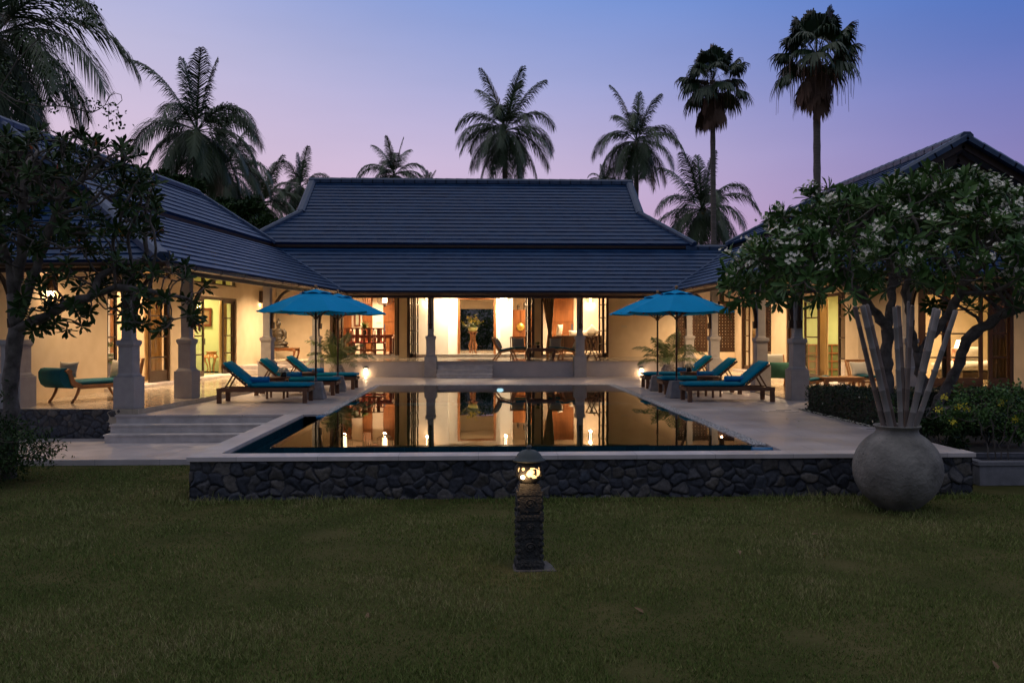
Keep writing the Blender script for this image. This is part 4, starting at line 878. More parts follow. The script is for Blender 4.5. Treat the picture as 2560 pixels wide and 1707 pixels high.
# ---- side tables
def make_table(label):
    t = thing('side_table', label, 'side table', group='small teak side tables')
    link('tabletop', MB().lathe([(0, .465), (.285, .465), (.295, .475), (.295, .487), (.285, .495), (0, .495)], 28), M_teak, t)
    l = [(-.19, -.19), (.19, -.19), (-.19, .19), (.19, .19)]
    for a, b in l: link('leg', MB().box(a - .022, a + .022, b - .022, b + .022, 0, .464), M_teak, t, bev=.003)
    f = MB(); 
    for y in (-.19, .19): f.box(-.168, .168, y - .012, y + .012, .41, .463)
    for x in (-.19, .19): f.box(x - .012, x + .012, -.168, .168, .41, .463)
    link('apron', f, M_teak, t); return t
tb = [((-4.66, 20.0), 'round teak table with a flower vase between the near and middle left loungers'), ((-4.42, 22.1), 'round teak table with a small cup between the far left loungers'),
      ((5.45, 19.95), 'bare round teak table between the near and middle right loungers'), ((5.55, 22.1), 'round teak table with white flowers between the far right loungers')]
T0 = make_table(tb[0][1]); T0.location = (*tb[0][0], 0)
for p, lb in tb[1:]: dup(T0, (*p, 0), random.random(), lb)
def posy(label, loc):
    t = thing('flower_vase', label, 'flower vase', loc, 0, 'flower vases on the side tables')
    link('vase', MB().lathe([(0, 0), (.062, 0), (.068, .01), (.068, .11), (.062, .11), (.06, .02), (0, .02)], 20), M_vase, t)
    n = 70; d = rng.normal(size=(n, 3)); d[:, 2] = np.abs(d[:, 2]); d /= np.linalg.norm(d, axis=1)[:, None]; P = d * np.array([.11, .11, .075]) + np.array([0, 0, .125])
    tv = [(0, 0, 0), (.022, .012, .008), (.032, 0, .0), (.022, -.012, .008)]; tf = [(0, 1, 2, 3)]
    ms = []; ls = []
    for k in range(7):
        a = 2 * PI * k / 7; base = frame_rot(d, rng.normal(size=(n, 3))); rr_ = np.array([[0, 0, 1], [math.cos(a), -math.sin(a), 0], [math.sin(a), math.cos(a), 0]]); 
        # petals fan round the outward direction
        s = base[:, :, 1] * math.cos(a) + base[:, :, 2] * math.sin(a) + base[:, :, 0] * .5; ms.append(frame_rot(s, base[:, :, 0])); ls.append(P)
    o = link('blossom', scatter_mesh('blossom', tv, tf, np.concatenate(ms), np.concatenate(ls), M_petal), None, t)
    P2 = P[:30] * np.array([1.05, 1.05, .6]); o = link('leaf', scatter_mesh('leaf', [(0, 0, 0), (.05, .018, 0), (.09, 0, -.01), (.05, -.018, 0)], tf, frame_rot(d[:30] * np.array([1, 1, .2]), rng.normal(size=(30, 3)) * .3 + np.array([0, 0, 1])), P2, M_leaf), None, t)
posy('white flowers in a dark glass vase on the left side table', (-4.52, 20.0, .496)); posy('white flowers in a dark glass vase on the right side table', (5.50, 22.1, .496))
cup = thing('cup', 'small cup on the far left side table', 'cup', (-4.22, 22.02, .496)); link('cup_body', MB().lathe([(0, 0), (.025, 0), (.035, .07), (.031, .07), (.022, .008), (0, .008)], 14), M_conc, cup)
# ---- parasols
def make_parasol(label):
    t = thing('parasol', label, 'parasol', group='blue parasols beside the pool')
    link('base', MB().box(-.22, .22, -.22, .22, 0, .40, None, .08), M_conc, t, bev=.02)
    po = link('pole', MB().tube([(0, 0, .4), (0, 0, 2.42)], .021, 12), M_wood, t); link('sleeve', MB().tube([(0, 0, .4), (0, 0, .43), (0, 0, .43), (0, 0, .5)], [.035, .035, .027, .027], 12), M_cap, po)
    link('joint', MB().tube([(0, 0, 1.02), (0, 0, 1.16)], .026, 12), M_gut, po)
    n = 8; Rr, z1, z0 = 1.33, 2.50, 2.00; mb = MB(); seg = 5; rings = 7; r0 = .26
    vs = []
    for j in range(rings + 1):
        s = j / rings; r = r0 + (Rr - r0) * s; z = z1 - .07 - (z1 - .07 - z0) * (s ** 1.12)
        for k in range(n):
            for q in range(seg):
                f = q / seg; a0, a1 = 2 * PI * (k + .5) / n, 2 * PI * (k + 1.5) / n; p = Vector((math.cos(a0), math.sin(a0), 0)).lerp(Vector((math.cos(a1), math.sin(a1), 0)), f)
                sag = 4 * f * (1 - f); vs.append((p.x * r * (1 - .03 * sag * s), p.y * r * (1 - .03 * sag * s), z - .028 * sag * s))
    m = n * seg; mb.add(vs, [(j * m + i, j * m + (i + 1) % m, (j + 1) * m + (i + 1) % m, (j + 1) * m + i) for j in range(rings) for i in range(m)], False)
    cvs = link('canopy', mb, M_umb, t); q = cvs.modifiers.new('thick', 'SOLIDIFY'); q.thickness = .006
    mb = MB(); vs = []; rings = 3
    for j in range(rings + 1):
        s = j / rings; r = .015 + .36 * s; z = z1 + .02 - .115 * s
        for k in range(n):
            for q2 in range(seg):
                f = q2 / seg; a0, a1 = 2 * PI * (k + .5) / n, 2 * PI * (k + 1.5) / n; p = Vector((math.cos(a0), math.sin(a0), 0)).lerp(Vector((math.cos(a1), math.sin(a1), 0)), f); sag = 4 * f * (1 - f)
                vs.append((p.x * r, p.y * r, z + .035 * sag * s * s))
    mb.add(vs, [(j * m + i, j * m + (i + 1) % m, (j + 1) * m + (i + 1) % m, (j + 1) * m + i) for j in range(rings) for i in range(m)], False)
    o = link('vent', mb, M_umb, cvs); q = o.modifiers.new('thick', 'SOLIDIFY'); q.thickness = .005
    link('finial', MB().lathe([(0, 2.51), (.03, 2.515), (.02, 2.55), (.042, 2.575), (.03, 2.61), (0, 2.62)], 14), M_oak, t)
    for k in range(n):
        a = 2 * PI * (k + .5) / n; c, s = math.cos(a), math.sin(a); rb = MB(); rb.bar((.03 * c, .03 * s, 2.40), ((Rr - .02) * c, (Rr - .02) * s, z0 - .014), .018, .022); link('rib', rb, M_teak, t)
        rb = MB(); rb.bar((.03 * c, .03 * s, 1.86), (.62 * c, .62 * s, 2.235), .014, .018); link('strut', rb, M_teak, t)
    link('hub', MB().lathe([(0, 1.82), (.05, 1.83), (.05, 1.88), (0, 1.89)], 14), M_teak, t); return t
pr = [((-3.72, 19.7), 0, 'nearer left blue parasol, overlapping the one behind it'), ((-3.62, 22.15), .1, 'farther left blue parasol, partly hidden by the nearer one'),
      ((4.62, 19.75), .05, 'nearer right blue parasol, widest of the right pair'), ((4.67, 22.1), -.08, 'farther right blue parasol, closest to the dark folding doors')]
P0 = make_parasol(pr[0][2]); P0.location = (*pr[0][0], 0)
for p, r_, lb in pr[1:]: dup(P0, (*p, 0), r_, lb)

# ---- big clay urn with bamboo
ux, uy = 4.97, 9.95
urn = thing('clay_urn', 'huge round weathered clay urn standing on the lawn at the right, full of bamboo poles', 'urn', (ux, uy, LZ))
pf = [(.20, 0), (.255, .04)] + [(.5 * math.sqrt(max(0, 1 - ((z - .47) / .485) ** 2)), z) for z in (.10, .17, .26, .36, .47, .58, .68, .77, .84, .885)] + [(.243, .905), (.235, .922), (.238, .945), (.258, .970), (.266, .982), (.256, .990), (.226, .972), (.216, .945), (.222, .91), (.2, .6), (.0, .6)]
b = MB(); n = 72; P_ = []
def cr(pf, k):
    o = []
    for i in range(len(pf) - 1):
        p0, p1, p2, p3 = pf[max(i - 1, 0)], pf[i], pf[i + 1], pf[min(i + 2, len(pf) - 1)]
        for j in range(k):
            t = j / k; o.append(tuple(.5 * ((2 * p1[q]) + (-p0[q] + p2[q]) * t + (2 * p0[q] - 5 * p1[q] + 4 * p2[q] - p3[q]) * t * t + (-p0[q] + 3 * p1[q] - 3 * p2[q] + p3[q]) * t ** 3) for q in (0, 1)))
    return o + [pf[-1]]
b.lathe(cr(pf, 4), n, None, True, .006); ub = link('body', b, M_urn, urn)
# pits and dirt on the clay
m = M_urn; t = m.node_tree; nd = t.nodes; p = nd['Principled BSDF']
vz = nd.new('ShaderNodeTexNoise'); vz.inputs['Scale'].default_value = 26; vz.inputs['Detail'].default_value = 3; rp = nd.new('ShaderNodeMapRange'); rp.inputs[1].default_value = .66; rp.inputs[2].default_value = .73
tcx = nd.new('ShaderNodeTexCoord'); mpx = nd.new('ShaderNodeMapping'); mpx.inputs['Scale'].default_value = (1, 1, 1.6); t.links.new(tcx.outputs['Object'], mpx.inputs[0]); t.links.new(mpx.outputs[0], vz.inputs['Vector']); t.links.new(vz.outputs[0], rp.inputs[0])
mx = nd.new('ShaderNodeMix'); mx.data_type = 'RGBA'; src = p.inputs['Base Color'].links[0].from_socket; t.links.new(rp.outputs[0], mx.inputs[0]); t.links.new(src, mx.inputs[6]); mx.inputs[7].default_value = (.07, .068, .06, 1); t.links.new(mx.outputs[2], p.inputs['Base Color'])
bt = [(2137, 767, 2226, 0, .036), (2156, 766, 2244, -.05, .044), (2166, 764, 2250, .10, .038), (2236, 768, 2256, -.06, .034), (2246, 766, 2262, .11, .040), (2272, 755, 2262, .08, .022), (2281, 764, 2262, -.02, .030), (2336, 772, 2262, .12, .036), (2344, 776, 2260, -.08, .044), (2388, 778, 2266, .02, .040)]
for i, (u1, v1, u0, dy, r_) in enumerate(bt):
    top = at(u1, v1, uy + dy * 2.2); bx_ = xu(u0, uy + dy); bot = Vector((bx_, uy + dy * .9, LZ + .66)); bm_ = MB(); L = (top - bot).length; k = 7; pts = []; rd = []
    for j in range(k):
        for q, rr_ in ((0, 1.05), (.025, 1.07), (.05, .955), (.5, .94), (.95, .96)):
            s = (j + q) / k; pts.append(bot.lerp(top, s) + Vector((0, .012 * math.sin(s * 3 + i), 0))); rd.append(r_ * .84 * rr_ * (1.08 - .16 * s))
    pts.append(top); rd.append(r_ * .76)
    d = (top - bot).normalized(); bm_.tube(pts, rd, 12); bm_.tube([top - d * .0, top + d * .001], r_ * .55, 12)
    side = ['leftmost', 'second from the left', 'third from the left', 'upright pale', 'upright dark', 'thinnest', 'thin middle', 'dark right-leaning', 'thick right-leaning', 'rightmost'][i]
    link('bamboo_pole', bm_, M_bam2 if i in (0, 2, 4, 6) else M_bam, label=f'{side} cut bamboo pole standing in the clay urn', cat='bamboo pole', group='bamboo poles in the urn', bev=.002)

# ---- carved stone garden lantern
lx, ly = .452, 7.62
ln = thing('garden_lantern', 'carved dark stone lantern pillar glowing on the lawn in front of the pool', 'garden lantern', (lx, ly, LZ), R(2))
b = MB()
def blk(w, z0, z1, t=0): b.box(-w / 2, w / 2, -w / 2, w / 2, z0, z1, None, t)
blk(.270, 0, .075, .006); blk(.245, .075, .10, .012); blk(.225, .10, .30); blk(.245, .30, .325); blk(.232, .325, .47); blk(.262, .47, .515, .004); blk(.215, .515, .545); blk(.240, .545, .70, -.004); blk(.255, .70, .735); blk(.215, .735, .77); blk(.19, .77, .80)
rr = random.Random(4)
for sx, sy in ((0, -1), (-1, 0), (1, 0)):
    def P(a, z, o): return Vector((sx * (.117 + o) + sy * a * -1 * (1 if sy else 0), sy * (.117 + o), z)) if sy else Vector((sx * (.117 + o), a, z))
    # scroll reliefs, petals and edge curls
    for cz, rad in ((.62, .055), (.21, .05), (.40, .042)):
        pts = [P(rad * math.cos(a * .55) * (1 - a / 26), cz + rad * math.sin(a * .55) * (1 - a / 26) * .9, .004) for a in range(20)]; b.tube(pts, .009, 6)
        b.sph(P(0, cz, .0), (.02, .02, .024), 8, 6)
    for q in range(11):
        for e in (-1, 1): z = .12 + q * .058; b.sph(P(e * (.106 + rr.uniform(-.004, .006)), z, rr.uniform(-.006, .004)), (.017, .017, .026), 7, 5)
    for q in range(5): b.sph(P(-.08 + q * .04, .495, .006), (.016, .016, .018), 7, 5); b.sph(P(-.08 + q * .04, .04, .012), (.018, .012, .02), 7, 5)
    for q in range(9): a = rr.uniform(-.09, .09); z = rr.uniform(.12, .68); b.sph(P(a, z, -.004), (.014, .014, .022), 6, 5)
pl_ = link('pillar', b, M_lava, ln); pl_.scale = (.92, .92, 1); ln.scale = (1, 1, .94)
# pierced globe
nu, nv = 96, 52; rg = .131; b = MB(); vs = []; fs = []
def hole(a, e):   # a: azimuth from the camera side (-y), e: elevation
    def ell(ca, ce, ra, re): return ((a - ca) / ra) ** 2 + ((e - ce) / re) ** 2
    h = ell(.32, -.05, .62, .46) < 1 and not (abs(ell(.10, .12, .30, .26) - 1) < .30 and a > -.02 and e > -.08) and not (abs(a - .42) < .035 and e > -.2) and not ell(.02, -.32, .10, .07) < 1 and not ell(.58, -.28, .10, .10) < 1
    h |= ell(-.55, .34, .17, .17) < 1 and a + e * .6 > -.5; h |= ell(-.98, .28, .12, .30) < 1; h |= ell(.80, .40, .12, .14) < 1; h |= ell(1.0, -.30, .13, .14) < 1; h |= ell(.22, .42, .26, .08) < 1
    h |= ell(-.50, -.30, .15, .15) < 1
    for k in range(4): h |= ell(1.75 + k * .75, .1 * (-1) ** k, .22, .34) < 1
    return h
for j in range(nv + 1):
    e = -PI / 2 * .82 + PI * .82 * j / nv
    for i in range(nu):
        a = 2 * PI * i / nu - PI; vs.append((rg * math.cos(e) * math.sin(a), -rg * math.cos(e) * math.cos(a), .905 + rg * .92 * math.sin(e)))
for j in range(nv):
    e = -PI / 2 * .82 + PI * .82 * (j + .5) / nv
    for i in range(nu):
        a = 2 * PI * (i + .5) / nu - PI
        if not hole(a, e): fs.append((j * nu + i, j * nu + (i + 1) % nu, (j + 1) * nu + (i + 1) % nu, (j + 1) * nu + i))
b.add(vs, fs, True); o = link('lamp_globe', b, M_lava, ln); q = o.modifiers.new('thick', 'SOLIDIFY'); q.thickness = .014; q.offset = -1
link('cap', MB().lathe([(0, 1.018), (.10, 1.014), (.146, 1.010), (.149, 1.018), (.128, 1.028), (.117, 1.045), (.106, 1.066), (.088, 1.087), (.062, 1.104), (.03, 1.113), (.017, 1.115), (.017, 1.127), (.028, 1.138), (.022, 1.150), (0, 1.155)], 32), mat('lantern_cap', (.05, .065, .065), (.08, .095, .09), 9, .7, .3, 50), ln)
link('lamp_glass', MB().sph((0, 0, .905), (.098, .098, .088), 28, 18), mat('lantern_glass', (1, .8, .5), emit=(1, .56, .22), estr=2.0), ln); link('bulb', MB().sph((-.066, -.104, .868), (.017, .017, .017), 14, 10), mat('lantern_bulb', (1, .8, .5), emit=(1, .72, .42), estr=26), ln)
light('lamp_light', (-.07, -.17, .868), 1.6, (1, .56, .25), .02, ln)
sp = MB(); sp.prism([(-.165, -.10), (-.15, -.165), (.03, -.17), (.10, -.155), (.215, -.165), (.20, -.06), (.185, .05), (.15, .16), (-.14, .17), (-.165, .04)], -.03, .008); o = link('paving_stone', sp, mat('dirty_slab', (.07, .065, .06), (.15, .14, .13), 9, .9, .5, 40), label='rough concrete slab under the carved stone lantern', cat='stone slab', bev=.006); o.location = (lx + .02, ly, LZ)
# ---- manhole plates in the deck
for u, v, w, lb in ((1948, 1030, .62, 'pale access cover with two dark slots on the right deck'), (2195, 1076, .5, 'pale access cover behind the clay urn')):
    Y = CAM_Z * F / (v - 826) / 1.0; X = xu(u, Y); t = thing('access_cover', lb, 'cover', (X, Y, .001)); link('plate', MB().box(-w / 2, w / 2, -.22, .22, 0, .006), M_cope, t)
    for sy in (-.1, .1): link('slot', MB().box(-.13 + sy, .17 + sy, sy - .012, sy + .012, .0065, .010), M_black, t)

# ---- left veranda daybed
def daybed(label, loc, rz, m_up, m_wd, mir=1):
    t = thing('daybed', label, 'daybed', loc, rz)
    Y0, Y1 = -.38, .38
    def arm(cx, r_, z, s):   # S-shaped scroll arm profile in x-z
        return [(cx + s * r_ * math.cos(a), z + r_ * math.sin(a)) for a in [PI * 1.5 - i * PI / 8 for i in range(13)]]
    f = MB()
    for y in (Y0, Y1 - .04):
        pr_ = [(-.95, .66), (-.86, .70), (-.79, .66), (-.80, .60), (-.72, .44), (-.55, .355), (0, .35), (.62, .37), (.80, .50), (.93, .86), (.99, .86), (.90, .48), (.72, .30), (0, .27), (-.58, .275), (-.80, .36), (-.87, .58)]
        f.prism(pr_, y, y + .04, 'y')
    f.box(-.6, .7, Y0 + .04, Y1 - .04, .30, .345); link('frame', f, m_wd, t, bev=.006)
    for x, s in ((-.62, -1), (.62, 1)):
        for y in (Y0 + .03, Y1 - .05):
            l = MB(); l.tube([(x, y, .29), (x + s * .03, y, .2), (x + s * .09, y, .10), (x + s * .17, y, .0)], [.035, .03, .026, .03], 8); link('leg', l, m_wd, t)
    sm1 = MB(); cushion(sm1, -.72, .74, Y0 + .04, Y1 - .04, .345, .44); link('mattress', sm1, m_up, t)
    a = MB(); n = 18; vs = []
    prof = [(-.72, .40), (-.80, .47), (-.84, .56), (-.83, .62), (-.84, .68), (-.90, .715), (-.98, .70), (-1.03, .63), (-1.03, .50), (-.98, .38), (-.88, .31), (-.74, .29)]
    a.prism(prof, Y0 + .045, Y1 - .045, 'y', None, True); link('arm_roll', a, m_up, t)
    a = MB(); cushion(a, -.04, .44, Y0 + .05, Y1 - .05, 0, .07, Matrix.Translation((.80, 0, .44)) @ Matrix.Rotation(R(-72), 4, 'Y')); link('back_pad', a, M_pillow, t)
    return t
M_teal = mat('teal_fabric', (.0, .10, .14), (.0, .13, .17), 12, .85, .2, 120); M_tgreen = mat('green_fabric', (.03, .12, .08), (.04, .15, .10), 12, .85, .2, 120)
pd = Vector((-8.15, 18.44, .1)); daybed('teal scroll-arm daybed with golden wood frame on the left veranda', pd, R(62), M_teal, M_oak)
pillow('grey striped cushion leaning on the teal rolled arm of the left daybed', (-8.47, 17.98, .76), .46, .34, .14, M_pillow, R(-14), R(-14))
pillow('large beige cushion at the far end of the left daybed', (-7.86, 19.0, .72), .52, .44, .15, M_pillow, R(-10), R(-26))
# ---- statue and its low table
def opium_table(name, label, loc, w, d, h, m, rz=0, cat='low table'):
    t = thing(name, label, cat, loc, rz); link('tabletop', MB().box(-w / 2, w / 2, -d / 2, d / 2, h - .045, h), m, t, bev=.005)
    ap = MB(); 
    for y in (-d / 2 + .02, d / 2 - .05): ap.prism([(-w / 2 + .03, h - .046), (w / 2 - .03, h - .046), (w / 2 - .05, h - .12), (w * .25, h - .10), (0, h - .115), (-w * .25, h - .10), (-w / 2 + .05, h - .12)], y, y + .03, 'y')
    link('apron', ap, m, t)
    for sx in (-1, 1):
        for sy in (-1, 1):
            x, y = sx * (w / 2 - .05), sy * (d / 2 - .05); k = h / .4
            link('leg', MB().tube([(x, y, h - .05), (x + sx * .025, y, h - .12 * k), (x + sx * .012, y, h - .24 * k), (x - sx * .03, y, .03), (x - sx * .045, y, 0)], [.05, .05, .036, .034, .045], 8), m, t)
    return t
bY = 31.6; bX = xu(698, bY)
opium_table('low_table', 'rosewood low table under the seated bronze statue', (bX, bY, TZ), 1.35, .6, .40, M_panel, R(-6))
sd = thing('seated_statue', 'dark bronze figure sitting cross-legged in meditation on a low table', 'statue', (xu(696, bY), bY, TZ + .40), R(-10))
b = MB(); k = 1.0
b.sph((0, 0, .05), (.36, .26, .06), 24, 10); b.sph((0, -.02, .14), (.36, .22, .09), 20, 10)
for s in (-1, 1):
    b.sph((s * .20, -.06, .16), (.20, .14, .085), 16, 10); b.tube([(s * .17, 0, .66), (s * .25, -.0, .55), (s * .27, -.03, .38), (s * .20, -.14, .26), (s * .06, -.20, .22)], [.075, .075, .06, .052, .045], 10)
    b.sph((s * .085, -.01, .89), (.022, .03, .065), 8, 8)
b.sph((0, 0, .30), (.17, .13, .16), 18, 12); b.sph((0, .0, .48), (.19, .12, .18), 18, 12); b.sph((0, .01, .62), (.20, .10, .09), 18, 12); b.tube([(0, 0, .62), (0, -.01, .78)], [.07, .06], 12)
b.sph((0, -.015, .87), (.088, .098, .115), 18, 14); b.sph((0, .0, .96), (.07, .075, .06), 14, 10); b.sph((0, 0, 1.03), (.032, .032, .05), 10, 8); b.sph((0, -.11, .87), (.014, .018, .03), 8, 6); b.sph((0, -.19, .21), (.12, .05, .03), 12, 8)
o = link('statue_body', b, M_bronze, sd); q = o.modifiers.new('fuse', 'REMESH'); q.mode = 'VOXEL'; q.voxel_size = .014; q.use_smooth_shade = True; q = o.modifiers.new('soft', 'SMOOTH'); q.iterations = 3
link('plinth', MB().lathe([(.0, -.0), (.36, 0), (.38, .02), (.36, .045), (0, .045)], 28), M_bronze, sd)
# ---- green room: half-round table, painting
gY = 30.7; gp = Vector((xu(529, gY), gY, .10))
ht = thing('half_round_table', 'carved golden wood demilune table in the lime green room', 'table', gp, R(-6))
link('tabletop', MB().lathe([(0, .70), (.20, .70), (.21, .715), (.20, .73), (0, .73)], 20), M_oak, ht); link('apron', MB().lathe([(.17, .60), (.235, .54), (.245, .50), (.22, .50), (.2, .56), (.16, .69), (.19, .70)], 20), M_oak, ht)
for a in (-90, -35, -145, 90): 
    c, s = math.cos(R(a)), math.sin(R(a)); link('leg', MB().tube([(.22 * c, .22 * s, .6), (.245 * c, .245 * s, .5), (.215 * c, .215 * s, .38), (.14 * c, .14 * s, .22), (.12 * c, .12 * s, .10), (.16 * c, .16 * s, 0)], [.045, .045, .03, .022, .02, .035], 8), M_oak, ht)
def painting(label, p0, p1, z0, z1, cols, par_n=(0, -1)):
    c = Vector(((p0[0] + p1[0]) / 2, (p0[1] + p1[1]) / 2, (z0 + z1) / 2)); d = Vector((p1[0] - p0[0], p1[1] - p0[1], 0)); w = d.length; h = z1 - z0; t = thing('painting', label, 'painting', c, math.atan2(d.y, d.x))
    f = MB(); f.box(-w / 2, w / 2, -.05, -.0, h / 2 - .07, h / 2); f.box(-w / 2, w / 2, -.05, 0, -h / 2, -h / 2 + .07); f.box(-w / 2, -w / 2 + .07, -.05, 0, -h / 2 + .07, h / 2 - .07); f.box(w / 2 - .07, w / 2, -.05, 0, -h / 2 + .07, h / 2 - .07); link('frame', f, M_red, t)
    link('canvas', MB().box(-w / 2 + .07, w / 2 - .07, -.02, 0, -h / 2 + .07, h / 2 - .07), cols, t); return t
M_art = mat('painted_canvas', (.10, .09, .04), (.30, .14, .05), 7, .6, 0); M_art2 = mat('pale_print', (.22, .28, .22), (.40, .42, .32), 5, .6, 0)
pa = lw(bx(493, 14.5), 14.48); pb_ = lw(bx(530, 14.5), 14.48); painting('dark framed painting on the lime green wall above the carved table', (pa.x, pa.y), (pb_.x, pb_.y), 1.72, 2.38, M_art)

# ---- terrace seating
def lounge_chair(label, loc, rz, m=M_oak):
    t = thing('lounge_chair', label, 'lounge chair', loc, rz, 'lounge chairs on the terrace')      # faces local -y
    for s in (-1, 1):
        f = MB(); x = s * .27
        f.bar((x, .10, .26), (x, .40, .80), .035, .05, (0, 1, 0)); f.bar((x, .12, .30), (x, .34, .0), .035, .05, (0, 1, 0)); f.bar((x, .14, .27), (x, -.36, .38), .035, .05); f.bar((x, -.26, .36), (x, -.42, .0), .035, .05, (0, 1, 0)); link('side_frame', f, m, t, bev=.004)
    f = MB(); f.bar((-.27, .39, .78), (.27, .39, .78), .03, .06); f.bar((-.27, -.34, .36), (.27, -.34, .36), .04, .04); f.bar((-.27, .16, .26), (.27, .16, .26), .04, .04)
    for i in range(7): f.bar((-.21 + i * .07, .14, .30), (-.21 + i * .07, .385, .77), .03, .012, (0, 1, 0))
    link('backrest', f, m, t)
    c = MB(); cushion(c, -.25, .25, -.36, .16, 0, .055, Matrix.Translation((0, 0, .335)) @ Matrix.Rotation(R(-12), 4, 'X')); link('seat', c, M_teal, t)
    p_ = link('pillow', pillow_mesh(.46, .42, .13), M_pillow, t); p_.location = (0, .19, .58); p_.rotation_euler = (R(-26), 0, 0)
    return t
def terr(u, Y): return (xu(u, Y), Y, TZ)
c0 = lounge_chair('golden wood lounge chair seen from the side, nearest the terrace steps', terr(1260, 29.6), R(78))
dup(c0, terr(1297, 30.7), R(3), 'golden wood lounge chair with a pale cushion, facing the pool left of the coffee table')
dup(c0, terr(1388, 30.6), R(-8), 'golden wood lounge chair with a pale cushion, facing the pool right of the coffee table')
dup(c0, terr(1428, 29.9), R(-80), 'golden wood lounge chair half hidden behind the right terrace column')
opium_table('coffee_table', 'low golden wood coffee table among the terrace lounge chairs', terr(1352, 29.75), .98, .55, .42, M_teak, 0, 'coffee table')
pt = thing('potted_plant', 'tiny green plant in a dark pot on the coffee table', 'potted plant', (xu(1345, 29.75), 29.7, TZ + .42)); link('pot', MB().lathe([(0, 0), (.05, 0), (.062, .1), (.055, .1), (.05, .02), (0, .02)], 16), M_vase, pt)
n = 11; a = rng.random(n) * 2 * PI; e = rng.uniform(.5, 1.3, n); d = np.stack([np.cos(a) * np.cos(e), np.sin(a) * np.cos(e), np.sin(e)], -1); d = np.where(d[:, 2:3] < 0, -d, d)
link('foliage', scatter_mesh('foliage', [(0, 0, 0), (.09, .018, 0), (.17, 0, -.02), (.09, -.018, 0)], [(0, 1, 2, 3)], frame_rot(d, np.tile([[0, 0, 1.]], (n, 1))), np.tile([[0, 0, .1]], (n, 1)), M_areca), None, pt)
link('box', MB().box(-.05, .05, -.04, .04, 0, .10), M_oak, label='small wooden box beside the plant on the coffee table', cat='box', bev=.003, loc=(xu(1336, 29.75), 29.7, TZ + .421))
# folding tray stand behind the right column
ts = thing('folding_stand', 'wooden folding stand with crossed legs right of the terrace column', 'folding stand', terr(1479, 29.8), R(12))
for s in (-1, 1):
    f = MB(); y = s * .22; f.bar((-.26, y, 0), (.20, y, .92), .03, .05, (0, 1, 0)); link('leg', f, M_teak, ts); f = MB(); f.bar((.26, y * .86, 0), (-.14, y * .86, .80), .03, .05, (0, 1, 0)); link('leg', f, M_teak, ts)
f = MB(); f.bar((-.22, -.22, .08), (-.22, .22, .08), .03, .03); f.bar((.22, -.2, .08), (.22, .2, .08), .03, .03); f.bar((-.14, -.2, .78), (-.14, .2, .78), .03, .04); f.bar((.14, -.22, .78), (.14, .22, .78), .03, .04); f.box(-.16, .16, -.18, .18, .22, .25); f.box(-.16, .15, -.2, .2, .77, .80); link('shelf', f, M_teak, ts)

# ---- inside the hall
dt = thing('dining_table', 'long dark rosewood dining table in the lit dining room', 'dining table', (xu(918, 35.0), 35.0, IZ))
w = xu(988, 35) - xu(852, 35)
link('tabletop', MB().box(-w / 2, w / 2, -.48, .48, .72, .78).box(-w / 2 + .06, w / 2 - .06, -.42, .42, .64, .719), M_red, dt, bev=.005)
for sx in (-1, 1):
    for sy in (-1, 1): link('leg', MB().box(sx * (w / 2 - .1) - .06, sx * (w / 2 - .1) + .06, sy * .38 - .06, sy * .38 + .06, 0, .64), M_red, dt, bev=.004)
def dining_chair(label, loc, rz):
    t = thing('dining_chair', label, 'dining chair', loc, rz, 'rosewood dining chairs round the table')   # faces local +y
    link('seat', MB().box(-.23, .23, -.22, .22, .43, .47), M_red, t, bev=.004); link('cushion_pad', MB().box(-.2, .2, -.19, .19, .471, .50), mat('red_cushion', (.35, .03, .015), (.42, .05, .02), 9, .8), t, bev=.01)
    for x in (-.21, .21):
        link('leg', MB().box(x - .018, x + .018, .18, .216, 0, .43), M_red, t); link('leg', MB().bar((x, -.2, 0), (x, -.2, .47), .034, .034, (0, 1, 0)), M_red, t)
    b = MB(); 
    for x in (-.21, .21): b.tube([(x, -.2, .47), (x * 1.02, -.215, .7), (x, -.25, .9), (x * .92, -.27, 1.02)], [.018, .016, .016, .018], 8)
    b.bar((-.215, -.27, 1.03), (.215, -.27, 1.03), .03, .045); b.bar((0, -.205, .47), (0, -.265, 1.02), .13, .014, (0, 1, 0)); link('backrest', b, M_red, t)
    s_ = MB(); s_.bar((-.21, -.2, .15), (.21, -.2, .15), .02, .03); s_.bar((-.21, .2, .15), (.21, .2, .15), .02, .03); s_.bar((-.21, -.2, .18), (-.21, .2, .18), .02, .03); s_.bar((.21, -.2, .18), (.21, .2, .18), .02, .03); link('stretcher', s_, M_red, t)
    ar = MB()
    for x in (-.22, .22): ar.tube([(x, -.21, .68), (x * 1.03, .05, .68), (x * 1.02, .15, .64), (x, .17, .47)], .013, 6)
    link('armrest', ar, M_red, t); return t
cw = ['leftmost near', 'second near', 'third near', 'rightmost near']
d0 = dining_chair('leftmost chair on the near side of the dining table', (xu(872, 34.3), 34.3, IZ), 0)
for u, lb in ((896, 'second chair on the near side of the dining table'), (925, 'third chair on the near side of the dining table'), (948, 'rightmost chair on the near side of the dining table')): dup(d0, (xu(u, 34.3), 34.3, IZ), 0, lb)
for u, lb in ((862, 'leftmost chair on the far side of the dining table'), (890, 'second chair on the far side of the dining table'), (918, 'third chair on the far side of the dining table'), (950, 'rightmost chair on the far side of the dining table')): dup(d0, (xu(u, 35.75), 35.75, IZ), PI, lb)
dup(d0, (xu(990, 35.0) + .2, 35.0, IZ), PI / 2, 'chair at the right head of the dining table')
dp = thing('table_plant', 'green leafy plant in a dark vase in the middle of the dining table', 'plant', (xu(911, 35), 35.0, IZ + .78)); link('vase', MB().lathe([(0, 0), (.07, 0), (.09, .08), (.06, .2), (.05, .2), (.0, .02)], 16), M_vase, dp)
